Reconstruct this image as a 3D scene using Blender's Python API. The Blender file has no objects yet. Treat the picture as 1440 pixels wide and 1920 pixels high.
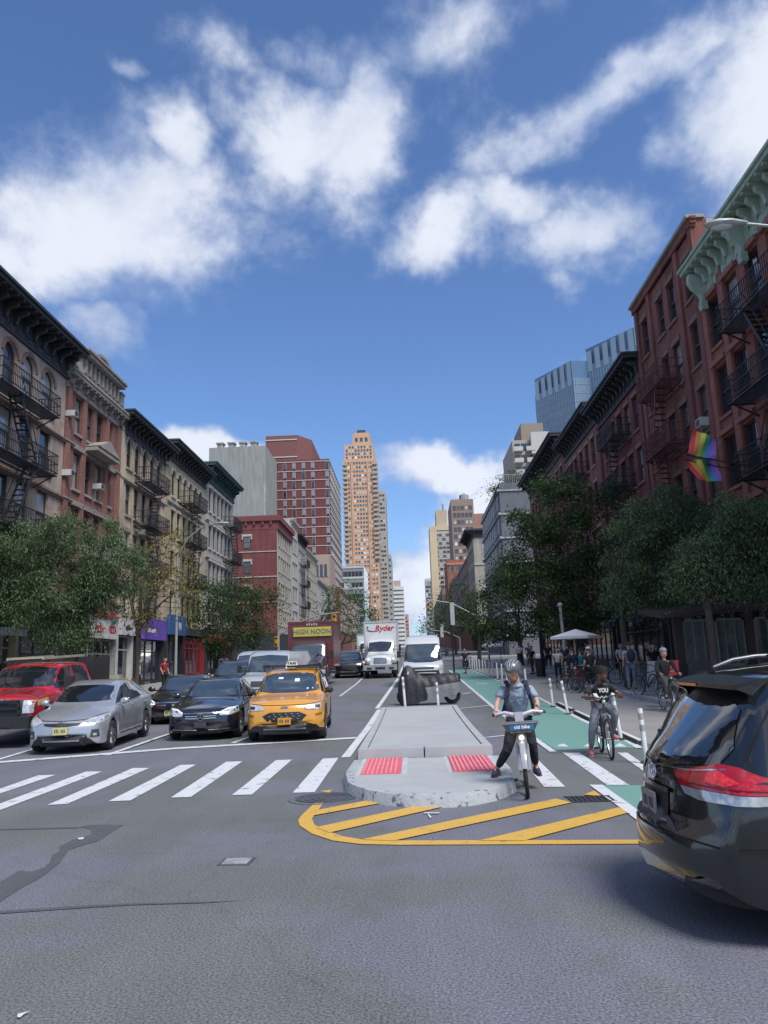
import bpy, bmesh, math, random
import numpy as np
from mathutils import Vector, Matrix
from mathutils.bvhtree import BVHTree
from mathutils.geometry import delaunay_2d_cdt
random.seed(7); rng = np.random.default_rng(7)
SC = bpy.context.scene
C = SC.collection
R = math.radians
PI = math.pi
# ------------------------------------------------------------------ camera
F_PX = 1442.; CAM_H = 1.7
ROLL = R(2.0); PITCH = R(11.128); YAW = R(1.642)
cr, sr = math.cos(ROLL), math.sin(ROLL)
GS = .0245
def g(Y):                       # height of the road: level at the junction, then climbing gently away
    Y0, Y1 = 15., 23.
    if Y < Y0: return 0.
    if Y < Y1: return GS*(Y-Y0)**2/(2*(Y1-Y0))
    Y = min(Y, 420.)
    return GS*(Y1-Y0)/2 + GS*(Y-Y1)
def _dir(r, u, f):
    up = u*math.cos(PITCH)+f*math.sin(PITCH); fw = f*math.cos(PITCH)-u*math.sin(PITCH)
    return Vector((r*math.cos(YAW)-fw*math.sin(YAW), fw*math.cos(YAW)+r*math.sin(YAW), up))
def ray(x, y):
    dx, u = x-720, 960-y
    return _dir(dx*cr+u*sr, -dx*sr+u*cr, F_PX)
def G(x, y, z=0.):              # point of the ground (plus z) seen at a place of the photograph
    d = ray(x, y); lo, hi = 2/d.y, 2500/d.y
    for i in range(50):
        m = (lo+hi)/2
        if CAM_H+d.z*m-g(d.y*m)-z > 0: lo = m
        else: hi = m
    return Vector((d.x*lo, d.y*lo, g(d.y*lo)+z))
def WX(x, y, X):
    d = ray(x, y); t = X/d.x
    return Vector((X, d.y*t, CAM_H+d.z*t))
def WY(x, y, Y):
    d = ray(x, y); t = Y/d.y
    return Vector((d.x*t, Y, CAM_H+d.z*t))
cd = bpy.data.cameras.new('camera'); cam = bpy.data.objects.new('camera', cd); C.objects.link(cam)
cd.sensor_fit = 'VERTICAL'; cd.sensor_height = 36.; cd.lens = F_PX/1920*36.
cd.clip_start = .05; cd.clip_end = 6000
cx_, cy_, cz_ = _dir(cr, -sr, 0), _dir(sr, cr, 0), -_dir(0, 0, 1)
M = Matrix((cx_, cy_, cz_)).transposed().to_4x4(); M.translation = (0, 0, CAM_H)
cam.matrix_world = M
SC.camera = cam
# ------------------------------------------------------------------ sky
SUN_EL, SUN_AZ = R(55), R(144)     # azimuth clockwise from +Y: behind the camera, to the right
w = bpy.data.worlds.new('World'); SC.world = w; w.use_nodes = True
nt = w.node_tree; N = nt.nodes; LK = nt.links
for n in list(N): N.remove(n)
def nd(t, **k):
    n = N.new(t)
    for a, v in k.items(): setattr(n, a, v)
    return n
def vm(op, a, b=None):
    n = nd('ShaderNodeVectorMath', operation=op)
    for i, v in enumerate((a, b)):
        if v is None: continue
        if isinstance(v, (tuple, Vector)): n.inputs[i].default_value = tuple(v)
        else: LK.new(v, n.inputs[i])
    return n
def mm(op, a, b=None, c=None, clamp=False):
    n = nd('ShaderNodeMath', operation=op); n.use_clamp = clamp
    for i, v in enumerate((a, b, c)):
        if v is None: continue
        if isinstance(v, (int, float)): n.inputs[i].default_value = v
        else: LK.new(v, n.inputs[i])
    return n.outputs[0]
tc = nd('ShaderNodeTexCoord')
sky = nd('ShaderNodeTexSky'); sky.sky_type = 'NISHITA'; sky.sun_disc = False
sky.sun_elevation = SUN_EL; sky.sun_rotation = SUN_AZ; sky.altitude = 0; sky.air_density = 1.0; sky.dust_density = .6; sky.ozone_density = 2.5
dirn = vm('NORMALIZE', tc.outputs['Generated']).outputs[0]
# clouds are looked up on a dome-wide cloud layer
sx = nd('ShaderNodeSeparateXYZ'); LK.new(dirn, sx.inputs[0])
zz = mm('ADD', mm('MAXIMUM', sx.outputs[2], 0.0), .22)
cxy = nd('ShaderNodeCombineXYZ')
LK.new(mm('DIVIDE', sx.outputs[0], zz), cxy.inputs[0]); LK.new(mm('DIVIDE', sx.outputs[1], zz), cxy.inputs[1])
def noise(vec, scale, detail=8, rough=.55, dist=0., w=0.):
    n = nd('ShaderNodeTexNoise'); n.noise_dimensions = '4D'; n.inputs['W'].default_value = w
    n.inputs['Scale'].default_value = scale; n.inputs['Detail'].default_value = detail
    n.inputs['Roughness'].default_value = rough; n.inputs['Distortion'].default_value = dist
    LK.new(vec, n.inputs['Vector']); return n
big = noise(cxy.outputs[0], 2.1, 9, .58, .1, 3.)
fine = noise(dirn, 7.5, 13, .62, .12, 1.)
wv = noise(dirn, 4.0, 5, .6, .0, 6.)
warp = vm('SCALE', vm('SUBTRACT', wv.outputs['Color'], (.5, .5, .5)).outputs[0]); warp.inputs[3].default_value = .20
wd = vm('ADD', dirn, warp.outputs[0]).outputs[0]
# cumulus of the day: (x, y, half width, half height, tilt, strength) as seen down the avenue
BL = [(170,420,250,150,-14,1.0),(290,240,60,80,20,.8),(370,420,90,90,0,.7),(560,110,110,60,10,.62),(520,250,140,100,-15,.85),(650,260,105,120,10,.85),(420,110,120,60,10,.5),(800,60,130,70,-35,.6),
      (860,450,110,62,-22,.8),(960,400,110,50,-8,.72),(1080,440,180,58,-6,.85),(1040,520,60,40,0,.6),(1150,150,250,50,-30,.66),(1420,230,120,190,-25,1.1),(1260,90,120,60,-20,.62),(1260,290,70,50,0,.66),(215,100,50,25,0,.45),
      (215,640,90,50,10,.75),(820,868,120,40,-4,.95),(955,965,160,90,-36,1.4),(850,1090,200,80,-20,1.2),(420,862,110,28,-4,1.0),(60,520,120,50,0,.5),(1000,1150,420,60,0,.8),(200,1130,420,70,0,.6),(1050,520,60,45,0,.55)]
acc = None
for (bx, by, bw, bh, tl, st) in BL:
    c0 = ray(bx, by).normalized()
    right = (ray(bx+10, by).normalized()-c0).normalized()
    upv = (ray(bx, by-10).normalized()-c0).normalized()
    a = R(tl); ax = right*math.cos(a)-upv*math.sin(a); ay = right*math.sin(a)+upv*math.cos(a)
    rel = vm('SUBTRACT', wd, c0).outputs[0]
    k = ray(bx, by).length
    u_ = vm('DOT_PRODUCT', rel, ax*(k/bw)).outputs['Value']; v_ = vm('DOT_PRODUCT', rel, ay*(k/bh)).outputs['Value']
    d2 = mm('ADD', mm('MULTIPLY', u_, u_), mm('MULTIPLY', v_, v_))
    b = mm('MULTIPLY', mm('POWER', 2.718, mm('MULTIPLY', d2, -.62)), st)
    acc = b if acc is None else mm('MAXIMUM', acc, b)
# the rest of the dome carries the same kind of broken cloud
fwd = ray(720, 700).normalized()
away = mm('MULTIPLY', mm('SUBTRACT', .80, vm('DOT_PRODUCT', dirn, fwd).outputs['Value']), 4., clamp=True)
rest = mm('MULTIPLY', mm('MULTIPLY', mm('SUBTRACT', big.outputs[0], .40), 4.2, clamp=True), away)
acc = mm('MAXIMUM', acc, rest)
den = mm('ADD', acc, mm('MULTIPLY', mm('SUBTRACT', fine.outputs[0], .5), 1.45))
den = mm('ADD', den, mm('MULTIPLY', mm('SUBTRACT', big.outputs[0], .5), .8))
cov = nd('ShaderNodeMapRange', interpolation_type='SMOOTHSTEP'); LK.new(den, cov.inputs[0])
cov.inputs[1].default_value = .22; cov.inputs[2].default_value = .78
shade = noise(wd, 5.0, 7, .55, .0, 9.)
sh = nd('ShaderNodeMapRange', interpolation_type='SMOOTHSTEP'); LK.new(mm('ADD', mm('MULTIPLY', den, .75), mm('MULTIPLY', shade.outputs[0], 1.25)), sh.inputs[0])
sh.inputs[1].default_value = .72; sh.inputs[2].default_value = 1.38
cc = nd('ShaderNodeMixRGB'); LK.new(sh.outputs[0], cc.inputs[0])
cc.inputs[1].default_value = (.27, .35, .53, 1); cc.inputs[2].default_value = (.64, .67, .74, 1)
skm = nd('ShaderNodeMixRGB', blend_type='MULTIPLY'); skm.inputs[0].default_value = 1
LK.new(sky.outputs[0], skm.inputs[1]); SKYK = .105; skm.inputs[2].default_value = (SKYK*.77, SKYK*.93, SKYK*1.17, 1)
fin = nd('ShaderNodeMixRGB'); LK.new(mm('MULTIPLY', cov.outputs[0], .93), fin.inputs[0]); LK.new(skm.outputs[0], fin.inputs[1]); LK.new(cc.outputs[0], fin.inputs[2])
bg = nd('ShaderNodeBackground'); LK.new(fin.outputs[0], bg.inputs[0]); bg.inputs[1].default_value = 1.0
wo = nd('ShaderNodeOutputWorld'); LK.new(bg.outputs[0], wo.inputs[0])
# ------------------------------------------------------------------ sun (veiled by cloud) and exposure
sl = bpy.data.lights.new('sun', 'SUN'); so = bpy.data.objects.new('sun', sl); C.objects.link(so)
sl.energy = 3.0; sl.angle = R(24); sl.color = (1, .95, .87)
sd = Vector((math.sin(SUN_AZ)*math.cos(SUN_EL), math.cos(SUN_AZ)*math.cos(SUN_EL), math.sin(SUN_EL)))
so.rotation_euler = (-sd).to_track_quat('-Z', 'Y').to_euler(); so.location = (20, -40, 60)
vs = SC.view_settings; vs.view_transform = 'Standard'; vs.look = 'None'; vs.exposure = 0.44; vs.gamma = 1.0; vs.use_curve_mapping = False
# ------------------------------------------------------------------ materials
MT = {}
def mat(name, col, rough=.7, metal=0., var=.12, vscale=3., bump=0., bscale=40., coat=0., spec=.5, kind=None, col2=None, **k):
    if name in MT: return MT[name]
    m = bpy.data.materials.new(name); m.use_nodes = True; t = m.node_tree; n = t.nodes; l = t.links
    b = n['Principled BSDF']; b.inputs['Roughness'].default_value = rough; b.inputs['Metallic'].default_value = metal
    b.inputs['Coat Weight'].default_value = coat; b.inputs['Coat Roughness'].default_value = .04; b.inputs['Specular IOR Level'].default_value = spec
    c = (*col, 1); b.inputs['Base Color'].default_value = c; m.diffuse_color = c
    tcn = n.new('ShaderNodeTexCoord')
    src = None
    if var > 0 or kind:
        nz = n.new('ShaderNodeTexNoise'); nz.inputs['Scale'].default_value = vscale; nz.inputs['Detail'].default_value = 6; nz.inputs['Roughness'].default_value = .6
        l.new(tcn.outputs['Object'], nz.inputs['Vector'])
        mr = n.new('ShaderNodeMapRange'); l.new(nz.outputs[0], mr.inputs[0]); mr.inputs[1].default_value = .25; mr.inputs[2].default_value = .75
        mr.inputs[3].default_value = 1-var; mr.inputs[4].default_value = 1+var
        mx = n.new('ShaderNodeVectorMath'); mx.operation = 'SCALE'; mx.inputs[0].default_value = col; l.new(mr.outputs[0], mx.inputs[3]); src = mx.outputs[0]
        if kind == 'brick':
            sp = n.new('ShaderNodeSeparateXYZ'); l.new(tcn.outputs['Object'], sp.inputs[0])
            ad = n.new('ShaderNodeMath'); ad.operation = 'ADD'; l.new(sp.outputs[0], ad.inputs[0]); l.new(sp.outputs[1], ad.inputs[1])
            cb = n.new('ShaderNodeCombineXYZ'); l.new(ad.outputs[0], cb.inputs[0]); l.new(sp.outputs[2], cb.inputs[1])
            br = n.new('ShaderNodeTexBrick'); l.new(cb.outputs[0], br.inputs[0]); br.inputs['Scale'].default_value = 1
            br.inputs['Brick Width'].default_value = .22; br.inputs['Row Height'].default_value = .075; br.inputs['Mortar Size'].default_value = .008; br.inputs['Mortar Smooth'].default_value = .1
            br.inputs['Color1'].default_value = (1.08, 1.05, 1.03, 1); br.inputs['Color2'].default_value = (.82, .84, .86, 1); br.inputs['Mortar'].default_value = (1.15, 1.25, 1.35, 1)
            m2 = n.new('ShaderNodeMixRGB'); m2.blend_type = 'MULTIPLY'; m2.inputs[0].default_value = 1; l.new(src, m2.inputs[1]); l.new(br.outputs[0], m2.inputs[2]); src = m2.outputs[0]
        if kind in ('brick', 'stone', 'concrete'):   # weather streaks running down
            mp = n.new('ShaderNodeMapping'); mp.inputs['Scale'].default_value = (1.1, 1.1, .12); l.new(tcn.outputs['Object'], mp.inputs[0])
            n2 = n.new('ShaderNodeTexNoise'); n2.inputs['Scale'].default_value = 1.6; n2.inputs['Detail'].default_value = 7; l.new(mp.outputs[0], n2.inputs['Vector'])
            r2 = n.new('ShaderNodeMapRange'); l.new(n2.outputs[0], r2.inputs[0]); r2.inputs[1].default_value = .3; r2.inputs[2].default_value = .62; r2.inputs[3].default_value = k.get('streak', .62); r2.inputs[4].default_value = 1.06
            m3 = n.new('ShaderNodeVectorMath'); m3.operation = 'SCALE'; l.new(src, m3.inputs[0]); l.new(r2.outputs[0], m3.inputs[3]); src = m3.outputs[0]
        if kind == 'leaf':
            ge = n.new('ShaderNodeNewGeometry'); r3 = n.new('ShaderNodeMapRange'); l.new(ge.outputs['Random Per Island'], r3.inputs[0])
            r3.inputs[3].default_value = .55; r3.inputs[4].default_value = 1.5
            m4 = n.new('ShaderNodeVectorMath'); m4.operation = 'SCALE'; l.new(src, m4.inputs[0]); l.new(r3.outputs[0], m4.inputs[3]); src = m4.outputs[0]
        if kind == 'panes':     # each pane its own curtain / room tone
            ge = n.new('ShaderNodeNewGeometry'); rp = n.new('ShaderNodeValToRGB'); l.new(ge.outputs['Random Per Island'], rp.inputs[0])
            e = rp.color_ramp.elements; e[0].position = 0; e[0].color = (*col, 1); e[1].position = .6; e[1].color = (*[min(1, v*1.6) for v in col], 1)
            x = rp.color_ramp.elements.new(.72); x.color = (*(col2 or (.5, .5, .48)), 1); x = rp.color_ramp.elements.new(.95); x.color = (*[v*1.5 for v in (col2 or (.5, .5, .48))], 1)
            rp.color_ramp.interpolation = 'CONSTANT'; src = rp.outputs[0]
        if col2 and kind != 'panes':
            nb = n.new('ShaderNodeTexNoise'); nb.inputs['Scale'].default_value = k.get('c2scale', .6); nb.inputs['Detail'].default_value = 9; nb.inputs['Roughness'].default_value = .62
            l.new(tcn.outputs['Object'], nb.inputs['Vector'])
            r5 = n.new('ShaderNodeMapRange'); r5.interpolation_type = 'SMOOTHSTEP'; l.new(nb.outputs[0], r5.inputs[0]); r5.inputs[1].default_value = k.get('c2lo', .46); r5.inputs[2].default_value = k.get('c2hi', .58)
            m5 = n.new('ShaderNodeMixRGB'); l.new(r5.outputs[0], m5.inputs[0]); l.new(src, m5.inputs[1]); m5.inputs[2].default_value = (*col2, 1); src = m5.outputs[0]
        if k.get('speck'):
            nv = n.new('ShaderNodeTexNoise'); nv.inputs['Scale'].default_value = k['speck']; nv.inputs['Detail'].default_value = 2; l.new(tcn.outputs['Object'], nv.inputs['Vector'])
            r6 = n.new('ShaderNodeMapRange'); l.new(nv.outputs[0], r6.inputs[0]); r6.inputs[1].default_value = .3; r6.inputs[2].default_value = .72; r6.inputs[3].default_value = k.get('slo', .72); r6.inputs[4].default_value = k.get('shi', 1.45)
            m6 = n.new('ShaderNodeVectorMath'); m6.operation = 'SCALE'; l.new(src, m6.inputs[0]); l.new(r6.outputs[0], m6.inputs[3]); src = m6.outputs[0]
        l.new(src, b.inputs['Base Color'])
        if kind == 'leaf': b.inputs['Specular IOR Level'].default_value = .12
    if bump > 0:
        nb2 = n.new('ShaderNodeTexNoise'); nb2.inputs['Scale'].default_value = bscale; nb2.inputs['Detail'].default_value = 4; l.new(tcn.outputs['Object'], nb2.inputs['Vector'])
        bu = n.new('ShaderNodeBump'); bu.inputs['Strength'].default_value = bump; bu.inputs['Distance'].default_value = k.get('bdist', .02); l.new(nb2.outputs[0], bu.inputs['Height']); l.new(bu.outputs[0], b.inputs['Normal'])
    if kind == 'leaf':
        tr = n.new('ShaderNodeBsdfTranslucent'); l.new(src, tr.inputs[0]); ms = n.new('ShaderNodeMixShader'); ms.inputs[0].default_value = .3
        l.new(b.outputs[0], ms.inputs[1]); l.new(tr.outputs[0], ms.inputs[2]); l.new(ms.outputs[0], n['Material Output'].inputs[0])
    if k.get('emit'):
        b.inputs['Emission Color'].default_value = c; b.inputs['Emission Strength'].default_value = k['emit']
    if k.get('sheen'): b.inputs['Sheen Weight'].default_value = k['sheen']
    MT[name] = m; return m
def glassmat(name, col, rough=.03):
    return mat(name, col, rough, 0, var=0, spec=.9, coat=.6)
# ------------------------------------------------------------------ mesh builder
class MB:
    def __init__(s): s.v = []; s.f = []; s.m = []; s.M = None
    def add(s, vs, fs, mi=0):
        o = len(s.v)
        s.v += [tuple(s.M @ Vector(v)) for v in vs] if s.M else [tuple(v) for v in vs]
        s.f += [tuple(o+i for i in f) for f in fs]; s.m += [mi]*len(fs); return s
    def box(s, x0, x1, y0, y1, z0, z1, mi=0):
        return s.add([(x0,y0,z0),(x1,y0,z0),(x1,y1,z0),(x0,y1,z0),(x0,y0,z1),(x1,y0,z1),(x1,y1,z1),(x0,y1,z1)],
                     [(0,3,2,1),(4,5,6,7),(0,1,5,4),(1,2,6,5),(2,3,7,6),(3,0,4,7)], mi)
    def bar(s, a, b, w, h=None, mi=0):      # square bar from a to b
        h = h or w; a, b = Vector(a), Vector(b); d = (b-a).normalized()
        up = Vector((0,0,1)) if abs(d.z) < .95 else Vector((0,1,0))
        x = d.cross(up).normalized()*w/2; y = x.cross(d).normalized()*h/2
        vs = [a-x-y, a+x-y, a+x+y, a-x+y, b-x-y, b+x-y, b+x+y, b-x+y]
        return s.add(vs, [(0,1,2,3),(7,6,5,4),(0,4,5,1),(1,5,6,2),(2,6,7,3),(3,7,4,0)], mi)
    def tube(s, pts, r, n=8, mi=0, caps=True):
        pts = [Vector(p) for p in pts]; K = len(pts)
        rs = r if isinstance(r, (list, tuple)) else [r]*K
        vs = []; fs = []; px = None
        for i, p in enumerate(pts):
            d = ((pts[min(i+1, K-1)]-pts[max(i-1, 0)])).normalized()
            if px is None: px = d.orthogonal().normalized()
            else: px = (px-d*px.dot(d)).normalized()
            py = d.cross(px)
            for j in range(n):
                a = 2*PI*j/n; vs.append(p+(px*math.cos(a)+py*math.sin(a))*rs[i])
        for i in range(K-1):
            for j in range(n):
                k = (j+1) % n; fs.append((i*n+j, i*n+k, (i+1)*n+k, (i+1)*n+j))
        if caps: fs += [tuple(range(n))[::-1], tuple((K-1)*n+j for j in range(n))]
        return s.add(vs, fs, mi)
    def lathe(s, prof, n=24, axis='Z', c=(0,0,0), mi=0):    # prof: (r, h)
        vs = []; fs = []
        for r, h in prof:
            for j in range(n):
                a = 2*PI*j/n; x, y = r*math.cos(a), r*math.sin(a)
                vs.append({'Z': (x,y,h), 'X': (h,x,y), 'Y': (x,h,y)}[axis])
        vs = [(v[0]+c[0], v[1]+c[1], v[2]+c[2]) for v in vs]
        for i in range(len(prof)-1):
            for j in range(n):
                k = (j+1) % n; q = (i*n+j, i*n+k, (i+1)*n+k, (i+1)*n+j); fs.append(q if axis != 'Y' else q[::-1])
        return s.add(vs, fs, mi)
    def prism(s, poly, z0, z1, mi=0, fn=None):     # poly: xy counter-clockwise; fn maps (x,y,z)
        n = len(poly); fn = fn or (lambda x, y, z: (x, y, z))
        vs = [fn(p[0], p[1], z0) for p in poly]+[fn(p[0], p[1], z1) for p in poly]
        fs = [tuple(range(n))[::-1], tuple(range(n, 2*n))]+[(i, (i+1) % n, n+(i+1) % n, n+i) for i in range(n)]
        return s.add(vs, fs, mi)
    def ball(s, c, rx, ry, rz, n=12, m=8, mi=0):
        vs = []; fs = []
        for i in range(m+1):
            t = PI*i/m
            for j in range(n):
                a = 2*PI*j/n; vs.append((c[0]+rx*math.sin(t)*math.cos(a), c[1]+ry*math.sin(t)*math.sin(a), c[2]+rz*math.cos(t)))
        for i in range(m):
            for j in range(n):
                k = (j+1) % n; fs.append((i*n+j, (i+1)*n+j, (i+1)*n+k, i*n+k))
        return s.add(vs, fs, mi)
    def mesh(s, name, mats, smooth=None):
        me = bpy.data.meshes.new(name); me.from_pydata(s.v, [], s.f)
        for m in (mats if isinstance(mats, (list, tuple)) else [mats]): me.materials.append(m)
        if any(s.m): me.polygons.foreach_set('material_index', s.m)
        if smooth is not None:
            me.polygons.foreach_set('use_smooth', [True]*len(s.f)); me.set_sharp_from_angle(angle=R(smooth))
        me.update(); return me
    def build(s, name, mats, parent=None, smooth=None, kind=None, loc=None):
        return put(name, s.mesh(name, mats, smooth), parent, kind, loc)
def put(name, me, parent=None, kind=None, loc=None, rot=None):
    o = bpy.data.objects.new(name, me); C.objects.link(o)
    if parent: o.parent = parent
    if kind: o['kind'] = kind
    if loc is not None: o.location = loc
    if rot is not None: o.rotation_euler = rot
    return o
def tag(o, label, cat, group=None, kind=None):
    o['label'] = label; o['category'] = cat
    if group: o['group'] = group
    if kind: o['kind'] = kind
    return o
def thing(name, label, cat, loc=(0,0,0), rz=0, group=None):
    o = bpy.data.objects.new(name, None); C.objects.link(o); o.location = loc; o.rotation_euler = (0,0,rz); o.empty_display_size = .3
    return tag(o, label, cat, group)
def copy_tree(o, parent=None):
    c = o.copy(); C.objects.link(c); c.parent = parent
    for ch in o.children: copy_tree(ch, c)
    return c
def clean_sheet(poly, name, m, z=.004, parent=None, kind='structure', step=3.):    # painted / laid sheet following the road
    poly = [Vector((p[0], p[1])) for p in poly]
    if sum(a.x*b.y-b.x*a.y for a, b in zip(poly, poly[1:]+poly[:1])) < 0: poly = poly[::-1]
    pts = []
    for a, b in zip(poly, poly[1:]+poly[:1]):
        k = max(1, int((b-a).length/step))
        pts += [a.lerp(b, i/k) for i in range(k)]
    n = len(pts)
    ys = [p.y for p in pts]; xs = [p.x for p in pts]
    extra = []
    yy = math.ceil(min(ys)/step)*step
    while yy < max(ys):
        if yy > 14 and max(ys)-min(ys) > 4:
            cr_ = sorted(a.x+(yy-a.y)/(b.y-a.y)*(b.x-a.x) for a, b in zip(poly, poly[1:]+poly[:1]) if (a.y-yy)*(b.y-yy) < 0)
            if len(cr_) >= 2: extra.append(Vector(((cr_[0]+cr_[1])/2, yy)))
        yy += step
    r = delaunay_2d_cdt(pts+extra, [], [list(range(n))], 1, 1e-4)
    mb = MB(); mb.add([(v.x, v.y, g(v.y)+z) for v in r[0]], [tuple(f) for f in r[2]])
    return mb.build(name, m, parent, kind=kind)
def text_mesh(name, s, size, m, parent=None, depth=.01, M=None, bold=0., align='CENTER', xs=1., shear=0.):
    cu = bpy.data.curves.new(name, 'FONT'); cu.body = s; cu.size = size; cu.extrude = depth; cu.offset = bold; cu.align_x = align; cu.align_y = 'CENTER'; cu.shear = shear; cu.resolution_u = 3
    o = bpy.data.objects.new(name, cu); C.objects.link(o)
    dg = bpy.context.evaluated_depsgraph_get(); me = bpy.data.meshes.new_from_object(o.evaluated_get(dg)); bpy.data.objects.remove(o); bpy.data.curves.remove(cu)
    me.name = name; me.transform(Matrix.Diagonal((xs, 1, 1, 1)))
    if M is not None: me.transform(M)
    me.materials.clear(); me.materials.append(m)
    return put(name, me, parent)
UPRIGHT = Matrix.Rotation(PI/2, 4, 'X')       # text facing -Y
# ================================================================== the setting: road, paint, pavements
ASP = mat('asphalt', (.112,.120,.119), .86, var=.12, vscale=.5, bump=.2, bscale=75, col2=(.128,.131,.158), c2scale=.17, c2lo=.46, c2hi=.53, speck=62, slo=.50, shi=1.7, bdist=.012)
def wear_asphalt():        # seams, polished wheel tracks and fine cracks, all marks of the surface itself
    t = ASP.node_tree; n = t.nodes; l = t.links; b = n['Principled BSDF']
    src = b.inputs['Base Color'].links[0].from_socket
    tcn = n.new('ShaderNodeTexCoord')
    vo = n.new('ShaderNodeTexVoronoi'); vo.feature = 'DISTANCE_TO_EDGE'; vo.inputs['Scale'].default_value = .33
    nz = n.new('ShaderNodeTexNoise'); nz.inputs['Scale'].default_value = 1.2; nz.inputs['Detail'].default_value = 8; l.new(tcn.outputs['Object'], nz.inputs['Vector'])
    ad = n.new('ShaderNodeMixRGB'); ad.inputs[0].default_value = .4; l.new(tcn.outputs['Object'], ad.inputs[1]); l.new(nz.outputs['Color'], ad.inputs[2]); l.new(ad.outputs[0], vo.inputs['Vector'])
    r = n.new('ShaderNodeMapRange'); l.new(vo.outputs['Distance'], r.inputs[0]); r.inputs[1].default_value = 0; r.inputs[2].default_value = .008; r.inputs[3].default_value = .90; r.inputs[4].default_value = 1
    sm = n.new('ShaderNodeTexNoise'); sm.inputs['Scale'].default_value = .9; sm.inputs['Detail'].default_value = 10; sm.inputs['Roughness'].default_value = .7
    mp = n.new('ShaderNodeMapping'); mp.inputs['Scale'].default_value = (1., .16, 1); l.new(tcn.outputs['Object'], mp.inputs[0]); l.new(mp.outputs[0], sm.inputs['Vector'])
    r2 = n.new('ShaderNodeMapRange'); l.new(sm.outputs[0], r2.inputs[0]); r2.inputs[1].default_value = .3; r2.inputs[2].default_value = .7; r2.inputs[3].default_value = .84; r2.inputs[4].default_value = 1.14
    mu = n.new('ShaderNodeMath'); mu.operation = 'MULTIPLY'; l.new(r.outputs[0], mu.inputs[0]); l.new(r2.outputs[0], mu.inputs[1])
    sc = n.new('ShaderNodeVectorMath'); sc.operation = 'SCALE'; l.new(src, sc.inputs[0]); l.new(mu.outputs[0], sc.inputs[3]); l.new(sc.outputs[0], b.inputs['Base Color'])
wear_asphalt()
def paint(name, col, wearcol=(.2,.205,.22), lo=.565, hi=.66, rough=.6):
    return mat(name, col, rough, var=.05, vscale=6, bump=.3, bscale=75, col2=wearcol, c2scale=5.5, c2lo=lo, c2hi=hi, speck=60, slo=.88, shi=1.1, bdist=.008)
WHT = paint('road_white', (.60,.62,.64)); YEL = paint('road_yellow', (.60,.36,.06), (.30,.22,.11), .585, .70); GRN = paint('lane_green', (.15,.31,.265), (.18,.26,.24), .54, .70)
CON = mat('pale_concrete', (.37,.385,.395), .85, var=.07, vscale=2, bump=.25, bscale=60, col2=(.33,.345,.36), c2scale=.9, c2lo=.45, c2hi=.7, speck=90, slo=.92, shi=1.08)
KRB = mat('worn_curb', (.36,.38,.40), .9, var=.12, vscale=4, bump=.6, bscale=25, col2=(.10,.105,.11), c2scale=7.5, c2lo=.565, c2hi=.64)
TAN = mat('beige_paving_coat', (.27,.262,.25), .85, var=.08, vscale=1, bump=.2, col2=(.235,.23,.225), c2scale=.5, speck=50, slo=.9, shi=1.1)
SWK = mat('sidewalk_concrete', (.24,.24,.24), .9, var=.14, vscale=1.5, bump=.3)
TAR = mat('tar', (.078,.082,.09), .75, var=.1, bump=.4, speck=50, slo=.8, shi=1.25)
ys = [-40, -10, 0, 10, 15]+[15+i for i in range(1, 9)]+list(range(30, 421, 15))+[900, 3500]
xs = [-1500, -300, -60, -17, -12, -6, 0, 4, 8, 13, 60, 300, 1500]
mb = MB()
mb.add([(x, y, g(y)) for y in ys for x in xs], [(j*len(xs)+i, j*len(xs)+i+1, (j+1)*len(xs)+i+1, (j+1)*len(xs)+i) for j in range(len(ys)-1) for i in range(len(xs)-1)])
mb.build('road', ASP, kind='structure')
def slab_strip(name, X0, X1, Y0, Y1, h, m, curb_side=None):
    yy = [Y0]+[y for y in ys if Y0 < y < Y1]+[Y1]
    mb = MB()
    def seg(mb, a, b, hh):
        for y0, y1 in zip(yy, yy[1:]):
            v = [(a,y0,g(y0)-.3),(b,y0,g(y0)-.3),(b,y1,g(y1)-.3),(a,y1,g(y1)-.3),(a,y0,g(y0)+hh),(b,y0,g(y0)+hh),(b,y1,g(y1)+hh),(a,y1,g(y1)+hh)]
            mb.add(v, [(0,3,2,1),(4,5,6,7),(0,1,5,4),(1,2,6,5),(2,3,7,6),(3,0,4,7)])
    c = .18
    seg(mb, X0+(c if curb_side == -1 else 0), X1-(c if curb_side == 1 else 0), h)
    o = mb.build(name, m, kind='structure')
    if curb_side:
        kb = MB(); seg(kb, *((X0, X0+c-.004) if curb_side == -1 else (X1-c+.004, X1)), h+.004); kb.build('curb', KRB, o)
    return o
sw_l = slab_strip('sidewalk', -30, -12.0, 20.5, 74.5, .14, SWK, 1); slab_strip('sidewalk', -30, -12.0, 98, 400, .14, SWK, 1)
sw_r = slab_strip('sidewalk', 7.7, 13.3, 19.0, 79.5, .14, SWK, -1); slab_strip('sidewalk', 7.7, 30, 97, 400, .14, SWK, -1)
fl = MB(); fl.box(-.74, .74, -.74, .74, 0, .012); flm = fl.mesh('paving_slab', mat('paving_flag', (.27,.27,.265), .9, var=.18, vscale=1.2, bump=.3))
for i in range(14):
    for j in range(3):
        y = 22+i*1.5; x = 8.75+j*1.5
        put('paving_slab', flm, sw_r, loc=(x, y, g(y)+.14), rot=(math.atan(GS) if y > 23 else GS*.7, 0, 0))
clean_sheet([(4.45,12.2),(4.62,25),(4.8,32),(4.5,62),(7.7,62),(7.7,19.3),(9.5,19.0),(13,19.0),(13,14.5),(8.5,12.2)], 'painted_curb_extension', TAN, .004, step=4)
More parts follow.
